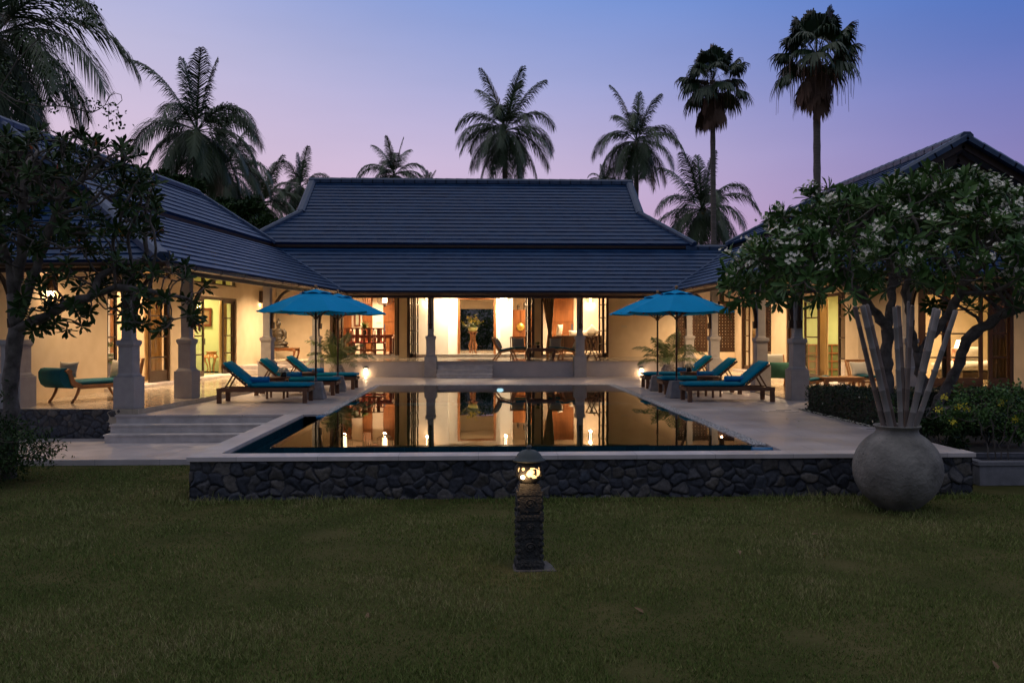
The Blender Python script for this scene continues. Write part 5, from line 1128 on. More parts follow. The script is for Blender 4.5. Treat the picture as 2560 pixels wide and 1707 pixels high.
n = 60; a = rng.random(n) * 2 * PI; e = rng.uniform(.1, 1.4, n); d = np.stack([np.cos(a) * np.cos(e), np.sin(a) * np.cos(e), np.sin(e)], -1)
link('foliage', scatter_mesh('foliage', [(0, 0, 0), (.15, .03, .02), (.34, 0, -.04), (.15, -.03, .02)], [(0, 1, 2, 3)], frame_rot(d, np.tile([[0, 0, 1.]], (n, 1))), np.tile([[0, 0, .2]], (n, 1)) + d * .04, M_areca), None, dp)
painting('pale green print hanging on the dining room wall', (xu(885, 38.4), 38.48), (xu(901, 38.4), 38.48), 1.75, 2.35, M_art2)
def birdcage(u, label):
    Y = 34.0; x = xu(u, Y); t = thing('pendant_lamp', label, 'pendant lamp', (x, Y, 2.55), 0, 'birdcage pendant lamps over the dining table')
    link('lamp_shade', MB().lathe([(0, .12), (.095, .12), (.095, .50), (0, .50)], 20), M_shade, t)
    c = MB()
    for k in range(22): a = 2 * PI * k / 22; c.tube([(.06 * math.cos(a), .06 * math.sin(a), .02), (.24 * math.cos(a), .24 * math.sin(a), .07), (.31 * math.cos(a), .31 * math.sin(a), .16), (.31 * math.cos(a), .31 * math.sin(a), .55), (.05 * math.cos(a), .05 * math.sin(a), .72)], .0045, 4)
    c.lathe([(.0, -.05), (.03, -.04), (.075, .02), (.07, .04), (0, .05)], 16); c.tube([(0, 0, .72), (0, 0, .80)], .008, 6); link('cage', c, M_frame, t)
    light('lamp_light', (0, 0, .0), 22, (1, .62, .32), .06, t)
birdcage(962, 'birdcage pendant lamp with a glowing shade, at the right of the dining room'); birdcage(861, 'birdcage pendant lamp behind the left parasols, over the left end of the dining table')
vl = thing('ceiling_vent', 'slatted timber lantern hanging between the two birdcage lamps', 'lantern', (xu(917, 36), 36, 2.72)); f = MB()
for i in range(5): f.box(-.16 + i * .075, -.135 + i * .075, -.1, .1, 0, .55)
f.box(-.17, .17, -.11, .11, -.03, 0); link('slat', f, M_frame, vl)
vl.name = 'hanging_lantern'
# flower stand in the doorway
fY = 36.3; fs_ = thing('flower_stand', 'tall carved wood plant stand in the bright hall doorway', 'plant stand', (xu(1182, fY), fY, IZ))
link('tabletop', MB().lathe([(0, .86), (.21, .86), (.22, .88), (.20, .90), (0, .90)], 20), M_panel, fs_)
for k in range(5):
    a = 2 * PI * k / 5 - PI / 2; c, s = math.cos(a), math.sin(a); link('leg', MB().tube([(.12 * c, .12 * s, .86), (.09 * c, .09 * s, .70), (.10 * c, .10 * s, .5), (.17 * c, .17 * s, .34), (.14 * c, .14 * s, .16), (.12 * c, .12 * s, .08), (.17 * c, .17 * s, 0)], [.035, .022, .02, .035, .022, .02, .03], 7), M_panel, fs_)
fb_ = thing('flower_bowl', 'green ceramic bowl of yellow orchids on the tall plant stand', 'flower bowl', (xu(1182, fY), fY, IZ + .90)); link('bowl', MB().lathe([(0, 0), (.13, 0), (.19, .08), (.22, .17), (.21, .175), (.17, .08), (.0, .03)], 22), mat('green_glaze', (.30, .28, .08), (.36, .33, .12), 8, .3), fb_)
n = 130; a = rng.random(n) * 2 * PI; e = rng.uniform(.15, 1.4, n); d = np.stack([np.cos(a) * np.cos(e), np.sin(a) * np.cos(e) * .8, np.sin(e)], -1); Pn = d * rng.uniform(.1, .42, (n, 1)) + np.array([0, 0, .14])
link('foliage', scatter_mesh('foliage', [(0, 0, 0), (.05, .022, .01), (.12, 0, -.02), (.05, -.022, .01)], [(0, 1, 2, 3)], frame_rot(d + rng.normal(0, .5, (n, 3)), rng.normal(0, .3, (n, 3)) + [0, 0, 1]), Pn, M_areca), None, fb_)
n = 120; k5 = rng.integers(0, 9, n); aa = np.linspace(0, 2 * PI, 10)[:9] + .3; ee = np.array([1.3, .6, .9, 1.0, .5, 1.2, .7, .95, .55]); d = np.stack([np.cos(aa[k5]) * np.cos(ee[k5]), .7 * np.sin(aa[k5]) * np.cos(ee[k5]), np.sin(ee[k5])], -1); Pn = d * rng.uniform(.28, .60, (n, 1)) + rng.normal(0, .025, (n, 3)) + np.array([0, 0, .16])
link('blossom', scatter_mesh('blossom', [(0, 0, 0), (.03, .02, .01), (.05, 0, 0), (.03, -.02, .01)], [(0, 1, 2, 3)], rand_rot(n), Pn, M_yel), None, fb_)
# cabinet with ornaments
cY = 37.2; cb = thing('cabinet', 'tall dark brown cabinet with a gold disc behind the hall doorway wall', 'cabinet', (xu(1300, cY), cY, IZ)); wv = xu(1334, cY) - xu(1276, cY)
link('carcass', MB().box(-wv / 2, wv / 2, 0, .5, 0, 1.85), M_panel, cb, bev=.006)
for s in (-1, 1): link('door', MB().box(s * wv / 4 - wv / 4 + .03, s * wv / 4 + wv / 4 - .03, -.02, -.001, .08, 1.8), M_panel, cb, bev=.004)
link('disc', MB().lathe([(0, 0), (.17, 0), (.17, .02), (0, .03)], 24, Matrix.Translation((.02, -.021, 1.1)) @ Matrix.Rotation(PI / 2, 4, 'X')), mat('gold_leaf', (.5, .35, .08), None, rough=.35, metal=.7), cb)
for u, lb, hh in ((1296, 'small dark twin-spired ornament on the cabinet', .24), (1312, 'larger dark head ornament on the cabinet', .34)):
    o = thing('ornament', lb, 'ornament', (xu(u, cY), cY + .2, IZ + 1.851)); b = MB().lathe([(0, 0), (.07, 0), (.05, .04), (.03, .06), (.06, hh * .5), (.05, hh * .8), (.015, hh), (0, hh)], 14); link('ornament_body', b, M_bronze, o)
# lounge inside the right opening
sfY = 34.6; so_ = thing('sofa', 'dark wooden sofa seen from behind with pale cushions in the right opening', 'sofa', (xu(1450, sfY), sfY, IZ)); wv = xu(1506, sfY) - xu(1390, sfY)
link('backrest', MB().box(-wv / 2, wv / 2, 0, .06, .12, .74), M_wood, so_, bev=.01); link('seat', MB().box(-wv / 2, wv / 2, .061, .8, .15, .42), M_linen, so_, bev=.03)
for s in (-1, 1): link('armrest', MB().box(s * wv / 2 - .04, s * wv / 2 + .04, .061, .8, .421, .72), M_wood, so_, bev=.01)
for sx in (-1, 1):
    for y in (.03, .75): link('leg', MB().box(sx * (wv / 2 - .06) - .03, sx * (wv / 2 - .06) + .03, y - .03, y + .03, 0, .119 if y < .1 else .149), M_wood, so_)
pillow('white cushion standing upright at the left end of the dark sofa', (xu(1400, sfY), sfY + .2, IZ + .95), .5, .5, .16, M_linen, R(8), R(60)); pillow('pale diamond-set cushion on the right end of the dark sofa', (xu(1483, sfY), sfY + .3, IZ + .88), .5, .5, .16, M_pillow, R(5), R(-8)).rotation_euler.y = R(42)
pillow('long cream bolster behind the right terrace column', (xu(1450, sfY), sfY + .35, IZ + .78), .9, .36, .2, M_linen)
# switch plates
for u, v, Y, lb in ((1560, 816, FY, 'cream switch plate on the wall right of the folded doors'), (947, 807, 38.5, 'cream switch plate on the dining room wall')):
    o = link('switch_plate', MB().box(-.11, .11, -.012, 0, -.04, .04), mat('ivory_plastic', (.6, .52, .4), None, rough=.4), label=lb, cat='switch'); o.location = at(u, v, Y) + Vector((0, -.002, 0))

# ---- right veranda and bedroom
gd = daybed('green daybed with rolled orange-edged arm, seen end-on between the right columns', (8.05, 22.75, .03), R(81), M_tgreen, M_oak)
fx = (xu(2035, 20.3), 20.3, .03)
opium_table('low_table', 'low golden wood table behind the hedge on the right veranda', (xu(2100, 20.0), 20.0, .03), .95, .6, .44, M_oak)
c2 = dup(c0, (xu(2158, 20.7), 20.7, .03), R(2), 'golden wood armchair with a striped cushion behind the bamboo poles'); c2['group'] = 'lounge chairs on the right veranda'
c3 = dup(c0, (xu(2033, 20.3), 20.3, .03), R(76), 'golden wood lounge chair half hidden by the nearest right column'); c3['group'] = 'lounge chairs on the right veranda'
cbn = thing('lattice_cabinet', 'green wooden cabinet front with square lattice inside the right bedroom', 'cabinet', (xu(2080, 26.8), 26.8, .05)); wv = 1.5
link('carcass', MB().box(-wv / 2, wv / 2, .03, .5, 0, 1.08), mat('olive_paint', (.07, .08, .02), (.09, .10, .03), 5, .5), cbn)
f = MB()
for i in range(7): x = -wv / 2 + wv * i / 6; f.box(x - .018, x + .018, 0, .029, 0, 1.08)
for j in range(5): z = .02 + 1.04 * j / 4; f.box(-wv / 2, wv / 2, .002, .027, z - .018, z + .018)
link('lattice', f, M_panel, cbn)
bd = thing('bed', 'wide bed with cream cover behind the bedroom window', 'bed', (xu(2452, 24.4), 24.4, .05)); link('base', MB().box(-1.0, 1.0, -.8, .9, .12, .34), M_frame, bd); 
c = MB(); cushion(c, -1.0, 1.0, -.82, .9, .34, .62); link('mattress', c, M_linen, bd); link('headboard', MB().box(1.0, 1.08, -.85, .95, .1, 1.2), M_frame, bd)
for x in (-.9, .9):
    for y_ in (-.7, .8): link('leg', MB().box(x - .04, x + .04, y_ - .04, y_ + .04, 0, .119), M_frame, bd)
pillow('patterned red and cream cushion on the bed', (xu(2400, 24.2), 24.3, .86), .5, .46, .2, mat('floral_fabric', (.62, .50, .36), (.50, .12, .06), 9, .85, 0, detail=1), R(-14), R(20))
pillow('large white pillow on the bed', (xu(2440, 24.3), 24.5, .88), .62, .48, .22, M_linen, R(-18), R(-5)); 
bl_ = thing('bedside_lamp', 'lit bedside lamp behind the bedroom window', 'table lamp', (xu(2402, 26.2), 26.2, .05)); link('nightstand', MB().box(-.25, .25, -.2, .2, 0, .62), M_panel, bl_); link('lamp_base', MB().lathe([(0, .62), (.08, .62), (.05, .7), (.09, .8), (.03, .95), (0, .95)], 16), M_pot, bl_); link('lamp_shade', MB().lathe([(.20, .93), (.12, 1.22), (.11, 1.22), (.19, .93)], 20), M_shade, bl_); light('lamp_light', (0, 0, 1.08), 30, (1, .66, .36), .06, bl_)
gl = thing('gable_lamp', 'round pale globe lamp mounted under the right gable', 'lamp', (xu(2396, 20.9), 20.9, zv(408, xu(2396, 20.9), 20.9))); link('globe', MB().sph((0, -.12, 0), .11, 20, 12), mat('opal_glass', (.6, .68, .75), None, rough=.2), gl); link('bracket', MB().box(-.16, -.08, -.08, .1, -.12, .05), M_conc, gl)
# ---- planter box
pbx = thing('planter_box', 'low grey stone planter box at the right edge of the lawn', 'planter', (7.75, 11.75, LZ)); f = MB(); f.box(-.95, .95, -.42, -.33, 0, .27); f.box(-.95, .95, .33, .42, 0, .27); f.box(-.95, -.86, -.33, .33, 0, .27); f.box(.86, .95, -.33, .33, 0, .27)
link('box', f, M_conc, pbx, bev=.008); f = MB(); f.box(-.97, .97, -.44, -.31, .271, .33); f.box(-.97, .97, .31, .44, .271, .33); f.box(-.97, -.84, -.31, .31, .271, .33); f.box(.84, .97, -.31, .31, .271, .33); link('rim', f, M_conc, pbx, bev=.008); link('soil', MB().box(-.86, .86, -.33, .33, .0, .24), M_soil, pbx)

# ================================================================== VEGETATION
def coco_crown(seed, nf=31, L=4.5, droop=1.0):
    r = random.Random(seed); mb_v, mb_f, var = [], [], []
    for k in range(nf):
        az = k * 2.39996 + r.uniform(-.3, .3); t = k / (nf - 1); el = R(78 - 135 * t ** .85 + r.uniform(-9, 9)); Lf = L * r.uniform(.82, 1.05) * (.8 + .2 * math.sin(PI * min(1, t + .25)))
        h = Vector((math.cos(az), math.sin(az), 0)); p = Vector((0, 0, 0)); d = h * math.cos(el) + Vector((0, 0, math.sin(el))); n = 16; pts = [p.copy()]; side = h.cross(Vector((0, 0, 1))).normalized(); tw = r.uniform(-.5, .5)
        for i in range(n):
            p = p + d * (Lf / n); pts.append(p.copy()); d = (d + Vector((0, 0, -1)) * (.020 + .012 * i) * droop * (1.2 if el < 1 else .65) * (.4 + max(0, h.dot(d)))).normalized()
        fv = r.random()
        # rachis
        for i in range(n):
            w = .045 * (1 - i / n) + .008; a, b = pts[i], pts[i + 1]; base = len(mb_v); u = Vector((0, 0, 1)) * w
            mb_v += [a - side * w, a + side * w, b + side * w * .9, b - side * w * .9, a - u, b - u * .9]; mb_f += [(base, base + 1, base + 2, base + 3), (base, base + 4, base + 5, base + 3), (base + 1, base + 4, base + 5, base + 2)]; var += [.55] * 6
        m = 84
        for j in range(m):
            s = .14 + .86 * j / (m - 1); x = s * n; i = min(int(x), n - 1); q = pts[i].lerp(pts[i + 1], x - i); dr = (pts[i + 1] - pts[i]).normalized()
            ll = (1.2 * math.sin(PI * min(1, .16 + .82 * s)) ** .6 + .12) * r.uniform(.85, 1.1) * L / 4.5; lw_ = .024 * L / 4.5
            for sg in (-1, 1):
                o = (side * sg * r.uniform(.75, 1) + dr * (.75 + .6 * s) + Vector((0, 0, r.uniform(-.35, .1) + tw * sg * .5))).normalized()
                a = q; b = q + o * ll * .5 + Vector((0, 0, -.07 * ll)); c = q + o * ll * .88 + Vector((0, 0, -ll * r.uniform(.28, .6))); wv = dr * lw_
                base = len(mb_v); mb_v += [a - wv, a + wv, b + wv, b - wv, c]; mb_f += [(base, base + 1, base + 2, base + 3), (base + 3, base + 2, base + 4)]; v = min(1, max(0, fv * .6 + r.uniform(0, .4))); var += [v] * 5
    return raw_mesh('crown', mb_v, mb_f, var, M_palm)
def raw_mesh(name, v, f, var, m):
    me = bpy.data.meshes.new(name); me.from_pydata([tuple(x) for x in v], [], f); a = me.attributes.new('var', 'FLOAT', 'POINT'); a.data.foreach_set('value', np.array(var, np.float32)); me.materials.append(m); return me
def fan_crown(seed, Rr=2.3):
    r = random.Random(seed); V, Fc, var = [], [], []; V2, F2, var2 = [], [], []
    def leaf(az, el, pl, bl_, dead=False, droop=.35):
        v, f, va = (V2, F2, var2) if dead else (V, Fc, var)
        h = Vector((math.cos(az), math.sin(az), 0)); d = h * math.cos(el) + Vector((0, 0, math.sin(el))); side = h.cross(Vector((0, 0, 1))).normalized(); mid = d * pl + Vector((0, 0, -.06 * pl * pl)); b = len(v); w = .02
        v += [-side * w, side * w, mid + side * w, mid - side * w]; f.append((b, b + 1, b + 2, b + 3)); va += [.3] * 4
        d2 = (d + Vector((0, 0, -.25))).normalized(); nrm = side.cross(d2); n = 30; fv = r.random(); sp = 1.15 if dead else 2.0
        for i in range(n):
            a = (i / (n - 1) - .5) * 2 * sp; o = d2 * math.cos(a) + side * math.sin(a) + nrm * .14 * math.cos(a * 2); o.normalize(); ll = bl_ * (1 - .22 * abs(a) / sp) * r.uniform(.9, 1.05)
            p1 = mid + o * ll * .55; t2 = mid + o * ll * .86 + Vector((0, 0, -ll * droop * r.uniform(.35, .8))); p2 = t2 + Vector((r.uniform(-.03, .03), r.uniform(-.03, .03), -ll * r.uniform(.15, .45))) + o * .03; q = side * math.cos(a) - d2 * math.sin(a); wv = q * (bl_ * .075)
            b = len(v); v += [mid, mid + o * .02, p1 + wv, p1 - wv, t2 + wv * .45, t2 - wv * .45, p2]; f += [(b, b + 2, b + 3), (b + 3, b + 2, b + 4, b + 5), (b + 5, b + 4, b + 6)]; va += [min(1, fv * .7 + r.uniform(0, .3))] * 7
    for k in range(30):
        t = k / 29; leaf(k * 2.39996 + r.uniform(-.3, .3), R(84 - 112 * t + r.uniform(-10, 10)), Rr * .60 * r.uniform(.7, 1.15), Rr * .42 * r.uniform(.85, 1.1), droop=.25 + .55 * t)
    for k in range(15): leaf(k * 2.39996, R(-62 - 24 * r.random()), Rr * r.uniform(.3, .75), Rr * .36, True, .9)
    for k in range(90):   # hanging seed strands
        az = r.random() * 2 * PI; rad = r.uniform(.1, .95) * Rr * .8; p = Vector((math.cos(az) * rad * .5, math.sin(az) * rad * .5, r.uniform(-.1, .25) * Rr)); q = Vector((math.cos(az) * rad, math.sin(az) * rad, p.z - Rr * .35)); e = q + Vector((r.uniform(-.08, .08), r.uniform(-.08, .08), -Rr * r.uniform(.25, .75)))
        for a, c in ((p, q), (q, e)):
            b = len(V2); w = Vector((.012, .012, 0)); V2.extend([a - w, a + w, c + w * .7, c - w * .7]); F2.append((b, b + 1, b + 2, b + 3)); var2.extend([r.random()] * 4)
    return raw_mesh('crown', V, Fc, var, M_fan), raw_mesh('dead_fronds', V2, F2, var2, M_dead)
CC = [coco_crown(3), coco_crown(8, 29, droop=1.2), coco_crown(15, 32, droop=.9)]
FCM = [fan_crown(5), fan_crown(9)]
def trunk_mesh(H, r0, r1, lean=(0, 0), n=14, rings=True):
    mb = MB(); pts = []; rd = []
    for i in range(n * 3 + 1):
        s = i / (n * 3); pts.append((-lean[0] * (1 - s) ** 2, -lean[1] * (1 - s) ** 2, -H + H * s)); rd.append((r0 + (r1 - r0) * s ** .6) * (1 + (.05 if i % 3 == 0 else -.02)))
    return mb.tube(pts, rd, 12)
def palm(name, uD, vD, Y, rm, variant, label, rz=0, fan=False, group=None, lean=(.5, 0), tr=.16):
    u, v = uD * 1.0884, vD * 1.0884; X = xu(u, Y); z = zv(v, X, Y); t = thing(name, label, 'palm tree', (X, Y, z), rz, group); s = rm / (2.05 if fan else 3.3)
    if fan:
        a, b = FCM[variant]; o = link('crown', a, None, t); o.scale = (s,) * 3; o = link('dead_fronds', b, None, t); o.scale = (s,) * 3
    else:
        o = link('crown', CC[variant], None, t); o.scale = (s,) * 3
        nb = MB(); rr = random.Random(int(uD))
        for k in range(13): a = rr.random() * 2 * PI; nb.sph((.30 * math.cos(a), .30 * math.sin(a), -.15 - rr.random() * .45), (.13, .13, .16), 8, 6)
        link('coconut_cluster', nb, M_nut, t)
    link('trunk', trunk_mesh(z - LZ + .1, tr * 1.25, tr, lean), M_trunk, t)
G = 'coconut palms behind the houses'
palm('coconut_palm', 452, 300, 50, 3.75, 0, 'tallest coconut palm at left, large and dark against the pink sky', .4, group=G, lean=(1.2, 0))
palm('coconut_palm', 516, 392, 62, 3.5, 1, 'coconut palm partly hidden behind the tallest left palm', 2.0, group=G)
palm('coconut_palm', 602, 470, 75, 3.7, 2, 'small coconut palm just above the left wing roof', 1.0, group=G)
palm('coconut_palm', 690, 430, 80, 2.9, 1, 'small coconut palm right beside the left end of the central roof', 3.0, group=G)
palm('coconut_palm', 905, 402, 78, 3.0, 0, 'coconut palm with only its top showing above the central ridge', 4.1, group=G)
palm('coconut_palm', 985, 425, 120, 1.8, 2, 'tiny distant palm tip above the central ridge', 1.1, group=G)
palm('coconut_palm', 1160, 300, 55, 3.25, 2, 'full round coconut palm standing above the middle of the central roof', 5.0, group=G)
palm('coconut_palm', 1462, 325, 60, 3.2, 1, 'coconut palm with hanging fronds above the right end of the central roof', .9, group=G)
palm('coconut_palm', 1388, 418, 115, 2.2, 0, 'tiny distant palm left of the drooping palm above the central roof', 2.4, group=G)
palm('coconut_palm', 1612, 482, 66, 3.9, 0, 'bushy coconut palm behind the trunk of the shorter fan palm', 5.6, group=G)
palm('coconut_palm', -12, 80, 31, 4.0, 2, 'large near coconut palm cut by the top left corner of the picture', .2, group=G, lean=(0, 0))
palm('fan_palm', 1637, 185, 50, 2.15, 0, 'shorter of the two fan palms, with brown hanging fronds', 0, True, 'fan palms', (-.2, 0), .15)
palm('fan_palm', 1876, 128, 42, 2.35, 1, 'taller fan palm with a long skirt of dead fronds, near the top right', 1.0, True, 'fan palms', (-.5, 0), .17)

def leaf_cloud(n, c, rad, size, m, name='crown', flat=.5, shell=.55, tpl=None):
    """n leaf sprays through an uneven volume built of clumps"""
    nc = max(5, n // 260); cd_ = rng.normal(size=(nc, 3)); cd_ /= np.linalg.norm(cd_, axis=1)[:, None]; cd_[:, 2] = cd_[:, 2] * .9; cr_ = rng.uniform(.35, .95, (nc, 1)); cen = cd_ * cr_ * np.array(rad)
    k = rng.integers(0, nc, n); d = rng.normal(size=(n, 3)); d /= np.linalg.norm(d, axis=1)[:, None]; P = cen[k] + d * (rng.random((n, 1)) ** .4) * np.array(rad) * .36 + np.array(c)
    tv = tpl or [(0, 0, 0), (.5, .22, .03), (1, 0, -.08), (.5, -.22, .03)]
    M = frame_rot(d + rng.normal(0, .5, (n, 3)), rng.normal(0, .6, (n, 3)) + np.array([0, 0, 1.])) * (size * rng.uniform(.6, 1.2, (n, 1, 1)))
    return scatter_mesh(name, tv, [(0, 1, 2, 3)], M, P, m, var=np.clip(rng.random(n) * .5 + (k % 5) / 8, 0, 1))
for u, v, Y, rd_, lb in ((590, 530, 47, (1.9, 1.5, 1.0), 'rounded leafy tree behind the left wing roof ridge'), (440, 470, 46, (1.2, 1.2, .8), 'dark leafy tree at the foot of the tallest left palm'), (655, 590, 44, (1.3, 1.2, .8), 'low leafy tree in the gap between left wing and central roof')):
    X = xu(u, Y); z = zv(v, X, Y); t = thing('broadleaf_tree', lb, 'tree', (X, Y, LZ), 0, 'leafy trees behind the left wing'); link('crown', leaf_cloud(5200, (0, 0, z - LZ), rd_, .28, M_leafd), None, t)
    b = MB(); b.tube([(0, 0, 0), (.1, 0, (z - LZ) * .6), (0, 0, z - LZ)], [.2, .16, .06], 8); b.tube([(.1, 0, (z - LZ) * .6), (rd_[0] * .5, 0, z - LZ)], [.1, .03], 6); b.tube([(.1, 0, (z - LZ) * .6), (-rd_[0] * .5, .2, z - LZ)], [.1, .03], 6); link('trunk', b, M_bark, t)
# dark garden seen through the hall doorway
for i, (x, y_, s, lb) in enumerate(((-1.6, 44.5, 1.1, 'dark garden bush seen low through the hall doorway on the left'), (.2, 45.2, 1.3, 'tall dark garden bush straight behind the hall doorway'), (2.1, 44.4, 1.2, 'dark garden bush seen through the hall doorway on the right'))):
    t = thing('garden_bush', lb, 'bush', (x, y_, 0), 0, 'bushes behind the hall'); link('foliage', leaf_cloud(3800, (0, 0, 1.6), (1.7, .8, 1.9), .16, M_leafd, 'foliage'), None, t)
    b = MB(); 
    for k in range(5): b.tube([(k * .1 - .2, 0, LZ), (k * .3 - .6, 0, 1.0), (k * .45 - .9, .1, 2.2)], [.04, .03, .01], 6)
    link('stem', b, M_bark, t)
link('garden_wall', MB().box(-12, 14, 47, 47.25, LZ, 3.1), M_col, label='plain boundary wall in the dark garden behind the central hall', cat='wall')

# ---- branching trees by space colonisation
def grow(limbs, attr, step=.13, di=1.6, dk=.24, it=90, tip=.011, p=2.5, rmax=.105):
    pos = []; par = []
    for L in limbs:
        prev = -1
        if L[0] is not None and pos: # attach to nearest
            A = np.array(pos); prev = int(np.argmin(np.linalg.norm(A - np.array(L[0]), axis=1))) if L[0] is not None and np.min(np.linalg.norm(A - np.array(L[0]), axis=1)) < .3 else -1
        for a, b in zip(L[:-1], L[1:]):
            a, b = np.array(a, float), np.array(b, float); n = max(1, int(np.linalg.norm(b - a) / step))
            for i in range(n + (0)):
                pos.append(a + (b - a) * ((i + (1 if prev != -1 or i else 0) * 0) / n) + rng.normal(0, .008, 3)); par.append(prev); prev = len(pos) - 1
        pos.append(np.array(L[-1], float)); par.append(prev)
    nb = len(pos); A = np.array(attr); alive = np.ones(len(A), bool)
    for _ in range(it):
        if not alive.any(): break
        P = np.array(pos); Q = A[alive]; D = np.linalg.norm(Q[:, None] - P[None], axis=2); nn_ = D.argmin(1); dm = D[np.arange(len(Q)), nn_]; ok = dm < di
        if not ok.any(): di *= 1.5; continue
        new = {}
        for a, k in zip(Q[ok], nn_[ok]): v = a - P[k]; new.setdefault(int(k), []).append(v / np.linalg.norm(v))
        add = []
        for k, vs in new.items():
            v = np.sum(vs, 0) + rng.normal(0, .22, 3); nv = np.linalg.norm(v)
            if nv < 1e-3: continue
            q = P[k] + v / nv * step
            if np.min(np.linalg.norm(P - q, axis=1)) > step * .4: add.append((q, k))
        if not add: break
        for q, k in add: pos.append(q); par.append(k)
        P = np.array([q for q, _ in add]); idx = np.where(alive)[0]; D = np.linalg.norm(A[idx][:, None] - P[None], axis=2).min(1); alive[idx[D < dk]] = False
    N = len(pos); P = np.array(pos); ch = [[] for _ in range(N)]
    for i, q in enumerate(par):
        if q >= 0: ch[q].append(i)
    rad = np.zeros(N)
    order = list(range(N)); depth = [0] * N
    for i in range(N):
        if par[i] >= 0 and par[i] < i: depth[i] = depth[par[i]] + 1
    for i in sorted(order, key=lambda i: -depth[i]):
        rad[i] = tip if not ch[i] else min(rmax, sum(rad[c] ** p for c in ch[i]) ** (1 / p))
    mb = MB(); 
    starts = [i for i in range(N) if par[i] < 0] + [c for i in range(N) for c in ch[i] if c != max(ch[i], key=lambda q: rad[q])]
    for s in starts:
        chain = ([par[s]] if par[s] >= 0 else []) + [s]; c = s
        while ch[c]: c = max(ch[c], key=lambda q: rad[q]); chain.append(c)
        rs = [rad[k] for k in chain]
        if par[s] >= 0: rs[0] = rs[1]
        if len(chain) > 1: mb.tube(P[chain] + (rng.normal(0, .012, (len(chain), 3)) if max(rs) > .05 else 0), [q_ * (1 + .10 * rng.normal()) if q_ > .04 else q_ for q_ in rs], 9 if max(rs) > .05 else 5, True)
    tips = [i for i in range(N) if not ch[i] and par[i] >= 0]; T = P[tips]; Dv = np.array([P[i] - P[par[par[i]] if par[par[i]] >= 0 else par[i]] for i in tips])
    return mb, T, Dv
LEAFT = [(0, 0, 0), (.38, .10, .03), (.75, .15, 0), (1, 0, -.12), (.75, -.15, 0), (.38, -.10, .03), (.42, 0, -.02), (.76, 0, -.05)]
LEAFF = [(0, 6, 1), (0, 5, 6), (1, 6, 7, 2), (5, 4, 7, 6), (2, 7, 3), (4, 3, 7)]
def rosettes(T, Dv, m, nl=13, L=.24, name='leaves', spread=(.5, 1.75)):
    n = len(T); ax = Dv / np.maximum(np.linalg.norm(Dv, axis=1)[:, None], 1e-6) + np.array([0, 0, .55]) + rng.normal(0, .2, (n, 3)); ax /= np.linalg.norm(ax, axis=1)[:, None]
    rf_ = np.tile([[1., .3, .1]], (n, 1)); s = np.cross(ax, rf_); s /= np.linalg.norm(s, axis=1)[:, None]; t = np.cross(ax, s); Ms, Ls, Vs = [], [], []; base = rng.random(n) * 2 * PI; cv = rng.random(n)
    for k in range(nl):
        a = base + k * 2.39996; th = spread[0] + (spread[1] - spread[0]) * (k + .5) / nl + rng.normal(0, .12, n)
        rd_ = s * np.cos(a)[:, None] + t * np.sin(a)[:, None]; d = ax * np.cos(th)[:, None] + rd_ * np.sin(th)[:, None]
        Ms.append(frame_rot(d, ax + .2 * rng.normal(size=(n, 3))) * (L * rng.uniform(.7, 1.15, n) * (.75 + .35 * math.sin(PI * min(1, .25 + k / nl))))[:, None, None]); Ls.append(T - ax * (.05 * k / nl) * (L / .24)); Vs.append(np.clip(cv * .6 + rng.random(n) * .45 - .02 * k, 0, 1))
    return scatter_mesh(name, LEAFT, LEAFF, np.concatenate(Ms), np.concatenate(Ls), m, var=np.concatenate(Vs)), ax

# right frangipani
def dome(n, cx, cy, rx, ry_, zt, dz, th, zcut=-9):
    a = rng.random(n) * 2 * PI; r = rng.random(n) ** .5; x = cx + rx * r * np.cos(a); y = cy + ry_ * r * np.sin(a); bump = .22 * np.sin(x * 2.3 + 1) * np.sin(y * 2.7) + .12 * np.sin(x * 5.1) * np.cos(y * 4.3)
    return np.stack([x, y, zt - dz * r ** 2.2 + bump - th * rng.random(n) ** 1.3], -1)
fc = (7.75, 14.5)
A1 = dome(2100, fc[0], fc[1], 3.5, 2.2, 4.18, 1.45, .75)
low = np.concatenate([np.stack([rng.uniform(4.7, 5.9, 16), rng.uniform(12.9, 14.6, 16), rng.uniform(2.0, 2.7, 16)], -1), np.stack([rng.uniform(8.8, 10.4, 26), rng.uniform(12.8, 15.2, 26), rng.uniform(1.8, 2.7, 26)], -1), np.stack([rng.uniform(6.0, 8.3, 7), rng.uniform(12.8, 14.6, 7), rng.uniform(2.2, 2.7, 7)], -1)])
limbs = [[(7.15, 14.5, -.35), (7.08, 14.5, .5), (7.0, 14.45, 1.1), (7.08, 14.5, 1.6), (7.2, 14.6, 2.1), (7.35, 14.9, 2.6)],
         [(7.08, 14.5, 1.6), (6.75, 14.4, 1.95), (6.45, 14.3, 2.2), (6.2, 14.2, 2.5)],
         [(7.55, 14.35, -.35), (7.6, 14.3, .6), (7.45, 14.2, 1.2), (7.2, 14.0, 1.8), (7.0, 13.8, 2.2)],
         [(7.45, 14.2, 1.2), (7.8, 14.0, 1.7), (8.0, 13.8, 2.3)],
         [(7.75, 14.6, -.35), (8.05, 14.6, .35), (8.35, 14.6, .9), (8.6, 14.6, 1.5), (9.2, 14.6, 1.85), (9.8, 14.5, 2.1)]]
wood, T, Dv = grow(limbs, np.concatenate([A1, low]), dk=.14, step=.11)
ft = thing('frangipani_tree', 'broad flowering frangipani tree with white blossoms in front of the right wing', 'tree', (7.4, 14.5, 0))
link('trunk', wood, M_bark, ft, wc=True)
rm_, ax = rosettes(T, Dv, M_leaf, 14, .25, 'crown'); link('crown', rm_, None, ft, wc=True)
